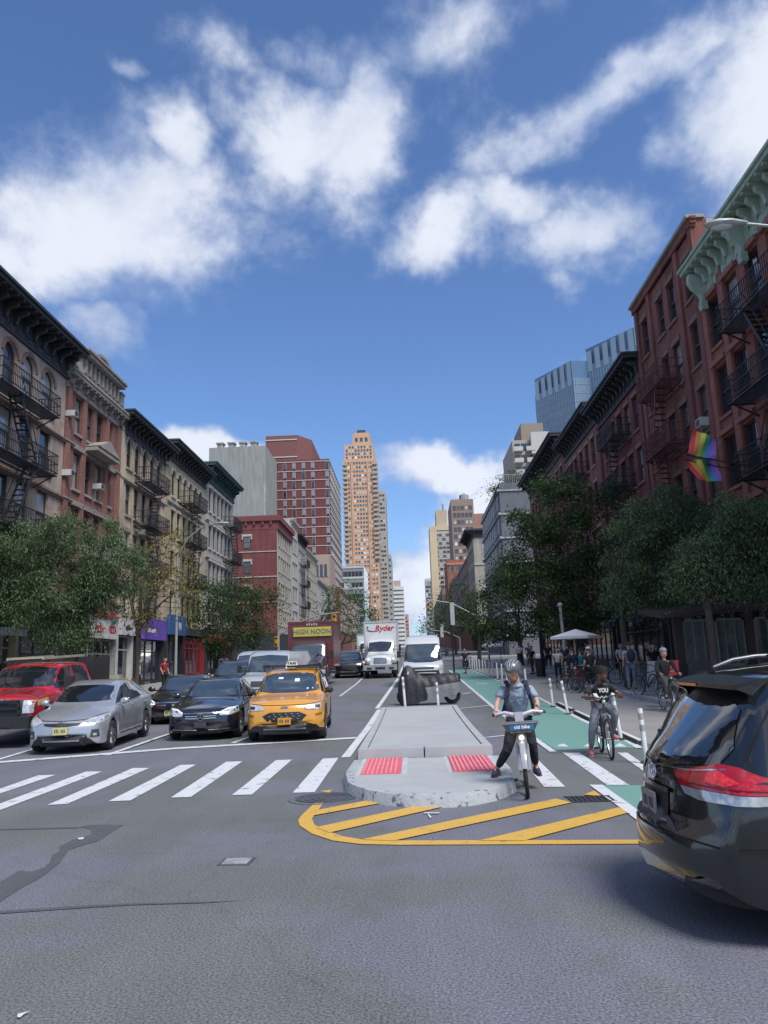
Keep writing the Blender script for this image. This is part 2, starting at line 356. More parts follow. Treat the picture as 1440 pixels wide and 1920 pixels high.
# --- green bicycle lane with its white edges
def eg(Y): return 2.66+.006*(Y-20) if Y < 60 else 2.9
clean_sheet([(2.62,15.0),(2.66,26),(2.9,60),(4.40,60),(4.62,32),(4.46,25.4),(4.22,16.4),(4.1,15.0)], 'green_bicycle_lane', GRN, .008, step=4)
def line(pts, wd, m=WHT, name='painted_line', z=.012):
    pts = [Vector((p[0], p[1])) for p in pts]; a, b = pts[0], pts[-1]
    L = []; Rr = []
    for i, p in enumerate(pts):
        d = (pts[min(i+1, len(pts)-1)]-pts[max(0, i-1)]).normalized(); n_ = Vector((-d.y, d.x))*wd/2
        L.append(p+n_); Rr.append(p-n_)
    return clean_sheet(L+Rr[::-1], name, m, z, step=4)
line([(2.52,14.75),(2.58,20),(2.6,26),(2.84,60)], .13); line([(4.13,14.9),(4.30,16.6),(4.52,25.4),(4.70,32),(4.45,60)], .13)
def px(zx, zy, ox, oy, sc): return G(ox+zx/sc, oy+zy/sc)
def poly_px(L, ox, oy, sc, m, name, z=.008):
    return clean_sheet([px(a, b, ox, oy, sc) for a, b in L], name, m, z)
for L in ([(0,205),(185,140),(268,138),(0,228)], [(-120,322),(415,122),(492,122),(28,298),(-60,330)], [(228,284),(640,105),(720,105),(325,278)], [(522,266),(870,90),(945,88),(628,262)],
          [(823,248),(1090,75),(1170,72),(920,245)], [(1118,236),(1330,67),(1408,64),(1215,233)], [(-260,290),(-60,222),(0,205),(0,222),(-150,292)]):
    poly_px(L, 0, 1400, 2.571, WHT, 'crosswalk_bar')
poly_px([(95,170),(205,45),(262,42),(175,168)], 500, 1400, 1.946, WHT, 'crosswalk_bar')
for L in ([(555,1000),(575,890),(600,905),(800,1105),(640,1105)], [(780,848),(905,848),(1280,1092),(1110,1090)], [(1190,848),(1265,848),(1420,955),(1420,1010)]):
    poly_px(L, 860, 1200, 4., WHT, 'crosswalk_bar')
poly_px([(1080,1094),(1450,1094),(1450,1330),(1330,1275)], 860, 1200, 4., GRN, 'green_crossing_block')
poly_px([(980,1092),(1078,1092),(1420,1335),(1420,1420)], 860, 1200, 4., WHT, 'painted_line', .012)
line([G(-60,1434), G(0,1430), G(330,1404), G(670,1384)], .34, name='stop_line')
line([G(200,1417), G(362,1361)], .12); line([G(436,1394), G(500,1371), G(560,1350)], .12); line([G(-20,1430), G(70,1403)], .12)
line([G(648,1421), G(712,1331)], .17); line([G(712,1330), G(727,1327)], .12); line([G(707,1329), G(746,1273)], .15); line([G(748,1268), G(757,1245)], .14); line([G(637,1306), G(668,1283), G(690,1262)], .1)
line([G(868,1388), G(974,1377)], .12); line([G(862,1329), G(919,1323)], .12); line([G(867,1302), G(883,1299)], .12)
for cx in (1055, 1106, 1163):
    a = G(cx-12,1401); b = G(cx+12,1401); c = G(cx-1,1394); clean_sheet([a, b, c], 'painted_yield_triangle', WHT, .012)
# bicycle symbol on the green lane
def ring_px(cx, cy, rx, ry, w_):
    mb = MB(); n = 28; vs = []
    for i in range(n):
        a = 2*PI*i/n
        for k in (1, 1-w_): p = G(cx+rx*k*math.cos(a), cy+ry*k*math.sin(a)); vs.append((p.x, p.y, p.z+.012))
    mb.add(vs, [(2*i, 2*i+1, (2*i+3) % (2*n), (2*i+2) % (2*n))[::-1] for i in range(n)]); return mb.build('painted_bicycle_symbol', WHT, kind='structure')
ring_px(1027, 1373, 15, 3.6, .3); ring_px(1077, 1373, 15, 3.6, .3)
for a, b in (((1052,1379),(1082,1380)), ((1055,1383),(1078,1384)), ((1060,1373),(1066,1378)), ((1040,1374),(1056,1380))):
    line([G(*a), G(*b)], .07, name='painted_bicycle_symbol')
ring_px(898, 1282, 5, 1, .4); ring_px(909, 1282, 5, 1, .4)
# --- yellow hatching in front of the island
S7 = (500, 1400, 1.946)
poly_px([(208,208),(175,208),(128,252),(115,270),(120,290),(165,320),(240,345),(340,358),(480,361),(1000,359),(1430,357),(1430,342),(1000,344),(480,345),(345,341),(280,330),(220,310),(175,288),(165,265)], *S7, YEL, 'yellow_hatching', .008)
for L in ([(183,235),(365,200),(412,210),(172,254)], [(180,298),(575,213),(640,223),(228,318)], [(345,343),(1055,193),(1115,207),(465,347)], [(775,347),(1285,225),(1318,245),(940,347)], [(1158,178),(1195,164),(1225,184)], [(195,165),(240,160),(228,171)]):
    poly_px(L, *S7, YEL, 'yellow_hatching', .012)
for L in ([(575,245),(630,245),(630,248),(575,248)], [(590,248),(602,262),(596,266),(588,252)]): poly_px(L, *S7, WHT, 'utility_paint_mark', .016)
# --- tar patch, seams and small litter marks in the junction
poly_px([(0,655),(90,600),(150,605),(210,585),(240,560),(250,525),(290,505),(285,485),(350,450),(440,425),(440,400),(385,388),(440,378),(560,378),(600,376),(540,410),(480,455),(420,470),(330,500),(290,560),(200,630),(90,690),(0,750),(-120,790),(-120,700)], 0, 1400, 2.571, TAR, 'asphalt_patch', .004)
poly_px([(0,404),(380,394),(385,388),(0,398)], 0, 1400, 2.571, TAR, 'asphalt_seam', .004)
poly_px([(-60,800),(0,795),(380,770),(640,758),(980,752),(1200,742),(980,756),(640,766),(380,782),(0,808),(-60,812)], 0, 1400, 2.571, TAR, 'asphalt_seam', .005)
poly_px([(372,446),(405,441),(400,452),(380,453)], 0, 1400, 2.571, WHT, 'utility_paint_mark', .012)
poly_px([(85,1300),(145,1285),(120,1298),(95,1318),(82,1315)], 0, 1400, 2.571, WHT, 'utility_paint_mark', .012)
IRON = mat('cast_iron', (.13,.13,.15), .55, .6, var=.2, vscale=8, bump=.3)
pm = G(612,1497); mh = thing('manhole_cover', 'round grey cast iron manhole cover left of the island tip', 'manhole cover', (pm.x, pm.y, 0))
b = MB(); b.lathe([(0,.006),(.40,.006),(.40,.0)], 40); b.build('cover', IRON, mh, 40)
b = MB(); b.lathe([(.42,.0),(.42,.010),(.50,.010),(.50,.0)], 40); b.build('ring', mat('manhole_ring', (.17,.17,.18), .6, .4), mh, 40)
b = MB()
for r_ in (.09, .18, .27, .36): b.lathe([(r_-.022,.006),(r_-.022,.013),(r_+.02,.013),(r_+.02,.006)], 32)
b.build('tread', IRON, mh, 40, kind='stuff')
pm = G(444,1616); gb = thing('utility_cover', 'small square metal utility cover set in the asphalt', 'utility cover', (pm.x, pm.y, 0), R(-3))
b = MB(); b.box(-.145,.145,-.13,.13,0,.006); b.build('frame', IRON, gb); b = MB(); b.box(-.115,.115,-.10,.10,.006,.011); b.build('lid', mat('lid_metal', (.42,.43,.44), .5, .5, var=.5, vscale=14), gb)
a = G(1075,1500); dg_ = thing('drain_grate', 'dark iron drain grate between the yellow stripes and the green block', 'drain grate', (a.x+.2, a.y, 0))
b = MB()
for i in range(9): b.box(-.25+i*.06, -.215+i*.06, -.16, .16, .002, .014)
b.box(-.28,.28,-.19,-.16,.0,.014); b.box(-.28,.28,.16,.19,.0,.014); b.build('bars', mat('drain_iron', (.05,.05,.055), .6, .4), dg_)
# ================================================================== the concrete island
isl = thing('traffic_island', 'raised pale concrete island with two red tactile pads', 'traffic island', (0,0,0))
fr = [G(x, y, .14) for x, y in [(651,1466),(662,1472),(690,1481),(725,1487),(765,1490),(805,1491),(850,1490),(890,1486),(925,1479),(950,1471),(965,1462)]]
sidel = [Vector((-1.06, 11.9)), Vector((-1.04, 13.35))]; sider = [Vector((1.40, 11.9)), Vector((1.38, 13.35))]
outline = [sidel[1], sidel[0]]+[p.xy for p in fr]+[sider[0], sider[1]]      # runs round the tip
def scale_in(L, d):
    c = Vector((.2, 12.9)); return [p+(c-p).normalized()*d for p in L]
n = len(outline); mb = MB()
rings = [(outline, .0, -.035), (outline, .10, 0.), (scale_in(outline, .02), .135, 0), (scale_in(outline, .05), .14, 0), (scale_in(outline, .17), .142, 0)]
V = []
for L, z, dd in rings:
    LL = scale_in(L, dd) if dd else L
    V += [(p.x, p.y, z) for p in LL]
mb.add(V, [(k*n+i, k*n+i+1, (k+1)*n+i+1, (k+1)*n+i) for k in range(len(rings)-1) for i in range(n-1)])
mb.build('nose_curb', KRB, isl, 50)
inner = scale_in(outline, .17); mb = MB(); mb.prism([(p.x, p.y) for p in inner], .10, .143); mb.build('nose_slab', CON, isl)
# raised body: curb ring and three panels with recessed joints, climbing with the road
IX0, IX1 = -.97, 1.30
def isl_z(Y): return g(Y)+.29
def sloped(mb, x0, x1, y0, y1, zb, zt, bev=.0, nseg=6):
    for k in range(nseg):
        a = y0+(y1-y0)*k/nseg; c = y0+(y1-y0)*(k+1)/nseg
        mb.add([(x0,a,g(a)+zb),(x1,a,g(a)+zb),(x1,c,g(c)+zb),(x0,c,g(c)+zb),(x0+bev,a+(bev if k==0 else 0),g(a)+zt),(x1-bev,a+(bev if k==0 else 0),g(a)+zt),(x1-bev,c,g(c)+zt),(x0+bev,c,g(c)+zt)],
               [(4,5,6,7),(1,2,6,5),(3,0,4,7)]+([(0,1,5,4)] if k == 0 else [])+([(2,3,7,6)] if k == nseg-1 else []))
for side in (0, 1):
    for (a, c) in ((13.70, 16.9), (16.91, 20.2), (20.21, 23.5)):
        mb = MB(); x0 = IX0 if side == 0 else IX1-.16; sloped(mb, x0, x0+.16, a, c, 0, .29, .012); mb.build('curb_stone', CON, isl)
for (x0, x1) in ((IX0, .15), (.153, IX1)):
    mb = MB(); sloped(mb, x0, x1, 13.40, 13.698, 0, .292, .015, 1); mb.build('curb_stone', CON, isl)
mb = MB(); sloped(mb, IX0, IX1, 23.51, 23.75, 0, .29, .012, 1); mb.build('curb_stone', CON, isl)
for (a, c) in ((13.71, 16.9), (16.912, 20.2), (20.212, 23.5)):
    mb = MB(); sloped(mb, IX0+.168, IX1-.168, a, c, 0, .284, .006); mb.build('panel', CON, isl)
PAD = mat('red_tactile_pad', (.60,.11,.15), .7, var=.12, vscale=5, bump=.2)
for (xa, xb) in ((-.80, -.22), (.53, 1.17)):
    mb = MB(); mb.box(xa, xb, 11.52, 13.37, .12, .150); pad = mb.build('tactile_pad', PAD, isl)
    mb = MB(); k = int((xb-xa)/.066)
    for i in range(k): x = xa+.033+i*.066; mb.box(x-.014, x+.014, 11.55, 13.35, .150, .164)
    mb.build('ribs', mat('tactile_rib', (.68,.24,.27), .7, var=.2, vscale=5), pad)
    for bx_ in ((xa-.07, xa-.01),(xb+.01, xb+.09)): mb = MB(); mb.box(*bx_, 11.45, 13.38, .13, .1455); mb.build('border_strip', mat('light_mortar', (.42,.44,.45), .9), isl)
# ================================================================== flexible posts
PW = mat('post_white', (.62,.63,.60), .6, var=.1, vscale=9); PB = mat('reflective_band', (.33,.34,.35), .35, var=.1); RUB = mat('black_rubber', (.03,.03,.03), .8)
def post(loc, label, h=.95, tilt=(0,0), group=None, band=True):
    t = thing('flexible_post', label, 'post', loc, 0, group); t.rotation_euler = (tilt[0], tilt[1], 0)
    b = MB(); b.lathe([(.04,.02),(.04,h-.01),(.035,h),(0,h)], 12); b.build('tube', PW, t, 40)
    b = MB(); b.lathe([(.10,0),(.10,.025),(.055,.05),(.045,.05)], 12); b.build('base', RUB, t, 40)
    if band:
        for z in (h-.12, h-.30):
            b = MB(); b.lathe([(.0415,z-.05),(.0415,z+.05)], 12); b.build('band', PB, t, 40)
    return t
post(G(1165,1388,.0), 'white flexible post behind the cyclist in the black shirt', .95, (0,R(-6)))
post(G(1213,1432,.0), 'short white flexible post beside the rear window of the black minivan', .85, (0,R(-2)))
post(G(1065,1340,.0), 'white flexible post leaning left at the edge of the green lane', .95, (0,R(-7)))
post(G(1037,1326,.0), 'upright white flexible post nearest the red scooter', .90, (0,R(-3)))
post(Vector((-.24,24.1,g(24.1))), 'left white post on the far end of the island before the draped motorcycle', .1+1.05, (0,R(-3)))
post(Vector((.76,24.1,g(24.1))), 'right white post on the far end of the island before the draped motorcycle', .95, (0,R(-2)))
for i in range(15):
    y = 33+i*2.05; post(Vector((4.72-.004*i*3, y, g(y))), 'slim white post in the long row edging the far green lane', .92, (0, R(random.uniform(-3, 3))), 'row of posts along the green lane', False)
b_ = MB()
for k, (xa, xb) in enumerate([((1190,1397),(1118,1362)), ((1100,1352),(1072,1338)), ((1065,1334),(1040,1322))]):
    p, q = G(*xa), G(*xb); t = thing('lane_curb', ['long low white and black rubber lane curb by the bicycle of the man in black', 'low rubber lane curb between two flexible posts', 'low rubber lane curb farthest along the green lane'][k], 'lane curb', (0,0,0))
    m_ = MB(); m_.bar(p+Vector((.12,0,.04)), q+Vector((.12,0,.04)), .14, .08); m_.build('body', RUB, t)
    m_ = MB(); m_.bar(p+Vector((.12,0,.085)), q+Vector((.12,0,.085)), .09, .012); m_.build('stripe', PW, t)
# ================================================================== building kit
GD = mat('window_glass', (.022,.028,.038), .04, var=0, spec=1.0, coat=.4)
GB = mat('window_glass_blind', (0.312,0.324,0.324), .12, var=.1, vscale=2, coat=.8)
GC = mat('window_glass_curtain', (.10,.105,.11), .08, var=.3, vscale=3, coat=.8)
FRW = mat('frame_dark', (.05,.05,.055), .5, var=.1); FRL = mat('frame_pale', (.34,.34,.33), .55, var=.1)
IRN = mat('black_ironwork', (.022,.023,.027), .55, .2, var=.2); IRR = mat('rusty_red_ironwork', (.11,.032,.026), .65, var=.25)
BR1 = mat('red_brick', (.275,.102,.078), .88, var=.22, vscale=.8, kind='brick', bump=.3, streak=.6)
BR2 = mat('dark_red_brick', (.215,.080,.064), .88, var=.22, vscale=.8, kind='brick', bump=.3, streak=.6)
BR3 = mat('painted_red_brick', (.165,.046,.044), .8, var=.12, vscale=.8, kind='brick', bump=.2, streak=.75)
BR4 = mat('orange_red_brick', (0.312,0.126,0.084), .88, var=.2, vscale=.8, kind='brick', bump=.3)
STB = mat('brownish_stone', (0.406,0.329,0.280), .9, var=.22, vscale=.7, kind='stone', bump=.3, bscale=8, col2=(.33,.23,.20), c2scale=.55, c2lo=.48, c2hi=.62)
STT = mat('tan_brick', (0.450,0.356,0.250), .9, var=.2, vscale=.7, kind='brick', bump=.3)
STY = mat('yellowish_render', (0.437,0.385,0.253), .9, var=.2, vscale=.6, kind='stone', bump=.2)
STG = mat('grey_stone', (0.350,0.350,0.329), .9, var=.2, vscale=.8, kind='stone', bump=.3)
TRB = mat('weathered_trim', (0.272,0.248,0.224), .85, var=.25, vscale=2, bump=.3); TRL = mat('pale_trim', (0.432,0.402,0.348), .85, var=.18, vscale=2, bump=.3)
CRB = mat('black_cornice', (0.029,0.033,0.039), .6, var=.3); CRG = mat('pale_green_cornice', (.33,.42,.34), .7, var=.2, vscale=2, bump=.3); CRT = mat('dark_green_cornice', (.03,.075,.07), .6, var=.3)
DKS = mat('shopfront_dark', (.028,.03,.034), .6, var=.3, vscale=2); ROO = mat('roof_felt', (.08,.08,.08), .9)
_wc = {}
def window_meshes(ww, wh, arch, fm):
    k = (round(ww,2), round(wh,2), arch, fm.name)
    if k not in _wc:
        b = MB(); t = .06; d = .10
        b.box(0, t, 0, d, 0, wh); b.box(ww-t, ww, 0, d, 0, wh); b.box(t, ww-t, 0, d, 0, t); b.box(t, ww-t, 0, d, wh-t, wh)
        b.box(t, ww-t, .0, d-.02, wh*.5-.035, wh*.5+.035)
        if arch:
            n = 8; r = ww/2; cz = wh-r
            for i in range(n):
                a0, a1 = PI*i/n, PI*(i+1)/n
                b.bar((r+(r-.03)*math.cos(a0), .03, cz+(r-.03)*math.sin(a0)), (r+(r-.03)*math.cos(a1), .03, cz+(r-.03)*math.sin(a1)), .06, .07)
        fr_ = b.mesh('window', fm); pm_ = []
        for g_ in (GD, GB, GC):
            q = MB(); q.add([(t,.08,t),(ww-t,.08,t),(ww-t,.08,wh*.5),(t,.08,wh*.5)], [(0,1,2,3)]); q.add([(t,.045,wh*.5),(ww-t,.045,wh*.5),(ww-t,.045,wh-t),(t,.045,wh-t)], [(0,1,2,3)])
            pm_.append(q.mesh('pane', g_))
        _wc[k] = (fr_, pm_)
    return _wc[k]
def box_mesh(key, name, x0, x1, y0, y1, z0, z1, m):
    k = ('b', name, round(x1-x0, 2), round(y0, 2), round(y1, 2), round(z1-z0, 2), m.name, round(x0, 2))
    if k not in _wc: b = MB(); b.box(x0, x1, y0, y1, z0, z1); _wc[k] = b.mesh(name, m)
    return _wc[k]
def wall_mesh(W, z0, z1, D, ops, m, name='wall', reveal=.2, parent=None):
    us = sorted({0., W}|{round(o[0], 3) for o in ops}|{round(o[1], 3) for o in ops}); vs = sorted({z0, z1}|{round(o[2], 3) for o in ops}|{round(o[3], 3) for o in ops})
    b = MB()
    for a, c in zip(us, us[1:]):
        run = None
        for e, f in zip(vs, vs[1:]):
            mu, mv = (a+c)/2, (e+f)/2
            if any(o[0] < mu < o[1] and o[2] < mv < o[3] for o in ops): continue
            b.add([(a,0,e),(c,0,e),(c,0,f),(a,0,f)], [(0,1,2,3)])
    for o in ops:
        a, c, e, f = o[:4]; r = reveal
        b.add([(a,0,e),(c,0,e),(c,0,f),(a,0,f),(a,r,e),(c,r,e),(c,r,f),(a,r,f)], [(0,4,5,1),(1,5,6,2),(2,6,7,3),(3,7,4,0)])
        if len(o) > 4 and o[4]:
            n = 8; rr = (c-a)/2; cx = (a+c)/2; cz = f-rr
            for s_ in (0, 1):
                P_ = [(cx+rr*math.cos(PI*(.5*s_)+PI/2*i/n), cz+rr*math.sin(PI*.5*s_+PI/2*i/n)) for i in range(n+1)]
                corner = (c, f) if s_ == 0 else (a, f)
                for p, q in zip(P_, P_[1:]):
                    b.add([(corner[0],.003,corner[1]),(p[0],.003,p[1]),(q[0],.003,q[1])], [(0,2,1)])
                    b.add([(p[0],.003,p[1]),(q[0],.003,q[1]),(q[0],r,q[1]),(p[0],r,p[1])], [(0,1,2,3)])
    b.add([(0,0,z0),(W,0,z0),(W,D,z0),(0,D,z0),(0,0,z1),(W,0,z1),(W,D,z1),(0,D,z1)], [(4,5,6,7),(1,2,6,5),(2,3,7,6),(3,0,4,7)])
    return b.build(name, m, parent)
def add_window(root, u, z, ww, wh, arch=False, fm=FRW, sill=TRB, lintel=TRB, pane=None, style='flat', recess=.13, name='window'):
    fr_, pm_ = window_meshes(ww, wh, arch, fm)
    w_ = put(name, fr_, root, loc=(u-ww/2, recess, z))
    k = pane if pane is not None else random.choices((0, 1, 2), (5, 2.6, 3))[0]
    put('pane', pm_[k], w_)
    if sill: put('sill', box_mesh(0, 'sill', -.12, ww+.12, -recess-.10, .0, -.13, -.002, sill), w_)
    if lintel and style == 'flat' and not arch: put('lintel', box_mesh(0, 'lintel', -.12, ww+.12, -recess-.05, .0, wh+.002, wh+.24, lintel), w_)
    if lintel and style == 'hood':
        put('lintel', box_mesh(0, 'lintel', -.18, ww+.18, -recess-.16, .0, wh+.10, wh+.30, lintel), w_)
    if lintel and (arch or style == 'arch'):
        k = ('arch', round(ww, 2), round(wh, 2), lintel.name, recess)
        if k not in _wc:
            b = MB(); n = 9; r0, r1 = ww/2+.01, ww/2+.2; cz = wh-ww/2
            for i in range(n):
                a0, a1 = PI*i/n, PI*(i+1)/n
                q = [(ww/2+r*math.cos(a), cz+r*math.sin(a)) for r, a in ((r0,a0),(r1,a0),(r1,a1),(r0,a1))]
                b.add([(x, -recess-.06, z) for x, z in q]+[(x, -recess+.0, z) for x, z in q], [(0,1,2,3)[::-1],(0,1,5,4),(1,2,6,5),(2,3,7,6),(3,0,4,7)])
            _wc[k] = b.mesh('lintel', lintel)
        put('lintel', _wc[k], w_)
    return w_
def cornice(root, W, z0, z1, proj, m, nbr=8, panels=True, big=1.):
    b = MB(); h = z1-z0
    b.box(-.05, W+.05, -.12, .1, z0, z0+.10); b.box(0, W, -.08, .1, z0+.10, z1-.42*big)
    b.box(-.08, W+.08, -.20, .1, z1-.42*big, z1-.30*big)
    b.box(-.15, W+.15, -proj*.9, .1, z1-.30*big, z1-.12*big); b.box(-.2, W+.2, -proj, .1, z1-.12*big, z1)
    c = b.build('cornice', m, root)
    k = MB(); d = proj*.62; hh = (h-.5*big)*.62
    k.add([(-.09,-.08,0),(.09,-.08,0),(.09,-.08,hh),(-.09,-.08,hh),(-.09,-.22,0),(.09,-.22,0),(.09,-.3,hh*.5),(-.09,-.3,hh*.5),(-.09,-d,hh*.72),(.09,-d,hh*.72),(.09,-d,hh),(-.09,-d,hh)],
          [(4,5,6,7)[::-1],(7,6,9,8)[::-1],(8,9,10,11)[::-1],(0,3,11,8,7,4),(1,5,6,9,10,2),(0,4,5,1),(3,2,10,11)])
    bm_ = k.mesh('bracket', m)
    for i in range(nbr):
        put('bracket', bm_, c, loc=(.25+(W-.5)*i/(nbr-1), 0, z1-.42*big-hh))
    k2 = MB(); k2.box(-.07,.07,-proj*.86,-.22,0,.10); dm_ = k2.mesh('dentil', m); nd_ = int(W/.55)
    for i in range(nd_): put('dentil', dm_, c, loc=(.2+(W-.4)*(i+.5)/nd_, 0, z1-.302*big-.10))
    if panels:
        q = MB(); wpn = (W-.5)/(nbr-1)
        for x0, x1, y0, y1 in ((.18, wpn-.18, -.11, -.08),): q.box(x0, x1, y0, y1, 0, (h-.6*big)*.5)
        rr_ = min(wpn*.28, (h-.6*big)*.22); zc_ = (h-.6*big)*.28; q.tube([(wpn/2+rr_*k_*math.cos(a_), -.13, zc_+rr_*k_*math.sin(a_)) for a_, k_ in ((a2, 1-a2/16) for a2 in np.linspace(0, 3.6*PI, 18))], .03, 4)
        pmn = q.mesh('panel', m)
        for i in range(nbr-1): put('panel', pmn, c, loc=(.25+wpn*i, 0, z0+.18))
    return c
def fire_escape(root, u0, u1, floors, m=IRN, d=1.05, top_ladder=True, flip=False, zbot=None):
    b = MB()
    for z in floors:
        for u in (u0+.1, u1-.1): b.bar((u,-.0,z-.55), (u,-d*.85,z-.06), .05)
        b.bar((u0,-.02,z-.04), (u1,-.02,z-.04), .05)
    fe = b.build('fire_escape', m, root)
    for i, z in enumerate(floors):
        p = MB(); n = int((d-.1)/.09)
        for k in range(n): p.box(u0, u1, -d+.05+k*.09, -d+.05+k*.09+.045, z-.03, z)
        for u in (u0, u1-.05): p.box(u, u+.05, -d, 0, z-.08, z-.031)
        p.box(u0, u1, -d-.0, -d+.045, z-.08, z-.031); p.build('platform', m, fe)
        r = MB(); hh = .92
        for zz in (.08, hh*.55, hh): 
            r.bar((u0,-d,z+zz), (u1,-d,z+zz), .035)
            for u in (u0, u1): r.bar((u,-d,z+zz), (u,0,z+zz), .035)
        n = int((u1-u0)/.14)
        for k in range(n+1): u = u0+(u1-u0)*k/n; r.box(u-.011, u+.011, -d-.011, -d+.011, z, z+hh)
        for u in (u0, u1):
            for k in range(1, 7): y = -d*k/7; r.box(u-.011, u+.011, y-.011, y+.011, z, z+hh)
        r.build('railing', m, fe)
        zl = floors[i-1] if i else (zbot if zbot is not None else None)
        if zl is None: continue
        s = MB(); w_ = .52; run = 1.5*(u1-u0)/4. if u1-u0 < 5 else 1.7
        uc = (u0+u1)/2; ua, ub = (uc-run/2, uc+run/2) if (i % 2 == 0) != flip else (uc+run/2, uc-run/2)
        for y in (-d+.12, -d+.12+w_):
            s.bar((ua,y,z-.02), (ub,y,zl+.02), .035, .12); s.bar((ua,y,z+.75), (ub,y,zl+.8), .03)
        nt_ = 11
        for k in range(nt_):
            t = (k+.5)/nt_; u = ua+(ub-ua)*t; zz = z+(zl-z)*t; s.box(u-.10, u+.10, -d+.12, -d+.12+w_, zz-.015, zz+.012)
        s.build('stair', m, fe)
    return fe
def bld_root(name, label, cat, side, Y0, Y1, X=None, group=None):
    z = g((Y0+Y1)/2)
    if side == 'L': return thing(name, label, cat, (X if X is not None else -17., Y0, z), PI/2, group), Y1-Y0, z
    return thing(name, label, cat, (X if X is not None else 13., Y1, z), -PI/2, group), Y1-Y0, z
def rowhouse(label, side, Y0, Y1, top, floors, nb, wm, ww=1.05, wh=1.9, sill0=.55, arch_top=False, arch_all=False, fm=FRW, trim=TRB, style='flat', cor=(1.7, .9, CRB, 9), esc=None, bands=(), pil=None, D=14, margin=.9, store=True, bays=None, escm=IRN, escflip=False, name='rowhouse', sillm=1):
    root, W, z = bld_root(name, label, 'building', side, Y0+.01, Y1-.01)
    top -= z; fl = [f-z for f in floors]
    if bays is None: bays = [margin+(W-2*margin)*(i+.5)/nb for i in range(nb)]
    ops = []
    for i, f in enumerate(fl):
        ar = arch_all or (arch_top and i == len(fl)-1)
        for u in bays: ops.append((u-ww/2, u+ww/2, f+sill0, f+sill0+wh, ar))
    zs = 3.9
    wall_mesh(W, zs, top, D, ops, wm, 'wall', parent=root)
    for i, f in enumerate(fl):
        ar = arch_all or (arch_top and i == len(fl)-1)
        for u in bays: add_window(root, u, f+sill0, ww, wh, ar, fm, trim, trim, style=style)
    for zb in bands:
        b = MB(); b.box(-.005, W+.005, -.10, .0-.002, zb-z-.13, zb-z+.02); b.box(-.005, W+.005, -.16, -.102, zb-z-.03, zb-z+.05); b.build('band_course', trim, root)
    if pil:
        for u in pil: b = MB(); b.box(u-.22, u+.22, -.12, -.002, zs, top-.4); b.build('pilaster', wm, root)
    if cor: cornice(root, W, top-cor[0], top+.02, cor[1], cor[2], cor[3])
    if esc: fire_escape(root, esc[0], esc[1], [f-z for f in esc[2]], escm, flip=escflip, zbot=esc[3]-z if len(esc) > 3 else None)
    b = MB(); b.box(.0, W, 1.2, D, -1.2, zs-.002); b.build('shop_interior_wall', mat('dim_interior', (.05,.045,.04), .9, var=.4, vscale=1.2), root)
    b = MB(); b.box(0, W, -.1, .9, zs-.55, zs+.003); b.build('shop_beam', DKS, root)
    return root, W, z
def shopfront(root, u0, u1, h=3.3, frame=DKS, sign=None, text=None, tcol=None, tsize=.4, tbold=0., bays=3, bulk=.55, door=None, glass=GD, signh=.75, txs=1., signz=None, out=.32):
    n = bays; wb = (u1-u0)/n
    b = MB(); t = .07
    for i in range(n+1): u = u0+wb*i; b.box(u-t/2, u+t/2, .1, .22, -.2, h)
    for i in range(n):
        a, c = u0+wb*i+t/2, u0+wb*(i+1)-t/2
        if door != i: b.box(a, c, .08, .24, -.2, bulk)
        b.box(a, c, .1, .2, h*.74-.04, h*.74+.04); b.box(a, c, .1, .2, h-.06, h)
    f = b.build('shopfront_frame', frame, root)
    for i in range(n):
        a, c = u0+wb*i+t/2, u0+wb*(i+1)-t/2; q = MB(); z0 = bulk if door != i else 0.02
        q.box(a, c, .15, .17, z0, h*.74-.04); q.box(a, c, .15, .17, h*.74+.04, h-.06); q.build('pane', glass, f)
    for u in (u0-.16, u1+.16):
        b = MB(); b.box(u-.13, u+.13, -.12, .9, -.6, h+.02); b.build('pier', frame, root)
    if sign:
        sz = signz if signz is not None else h+.03
        b = MB(); b.box(u0-.1, u1+.1, -out, -.1-.002, sz, sz+signh); sg = b.build('sign_board', sign, root)
        if text:
            for j, (tx, pos) in enumerate(text):
                Mx = Matrix.Translation((pos*(u1-u0)+u0, -out-.01, sz+signh*.42)) @ UPRIGHT
                if tx == '~':      # lettering too blurred to read: faint strokes only
                    q = MB(); rr_ = random.Random(int(u0*10)); x_ = -tsize*1.3
                    while x_ < tsize*1.3: w2 = rr_.uniform(.06, .16)*tsize/.4; h2 = rr_.uniform(.10, .22)*tsize/.4; q.box(Mx.translation.x+x_, Mx.translation.x+x_+w2, -out-.012, -out-.002, Mx.translation.z-h2*.5, Mx.translation.z+h2*.5); x_ += w2+.04
                    q.build('illegible_lettering', tcol, sg, kind='stuff'); continue
                text_mesh('lettering', tx, tsize, tcol, sg, .008, Mx, tbold, xs=txs)
    return f
def awning(root, u0, u1, z, m, d=1.1, h=.75, val=.22):
    b = MB(); b.add([(u0,-.1,z+h),(u1,-.1,z+h),(u1,-d,z),(u0,-d,z),(u1,-d,z-val),(u0,-d,z-val)], [(3,2,1,0),(5,4,2,3)]); b.add([(u0,-.1,z+h),(u0,-d,z),(u0,-.1,z)], [(0,1,2)]); b.add([(u1,-.1,z+h),(u1,-d,z),(u1,-.1,z)], [(0,2,1)])
    return b.build('awning', m, root)
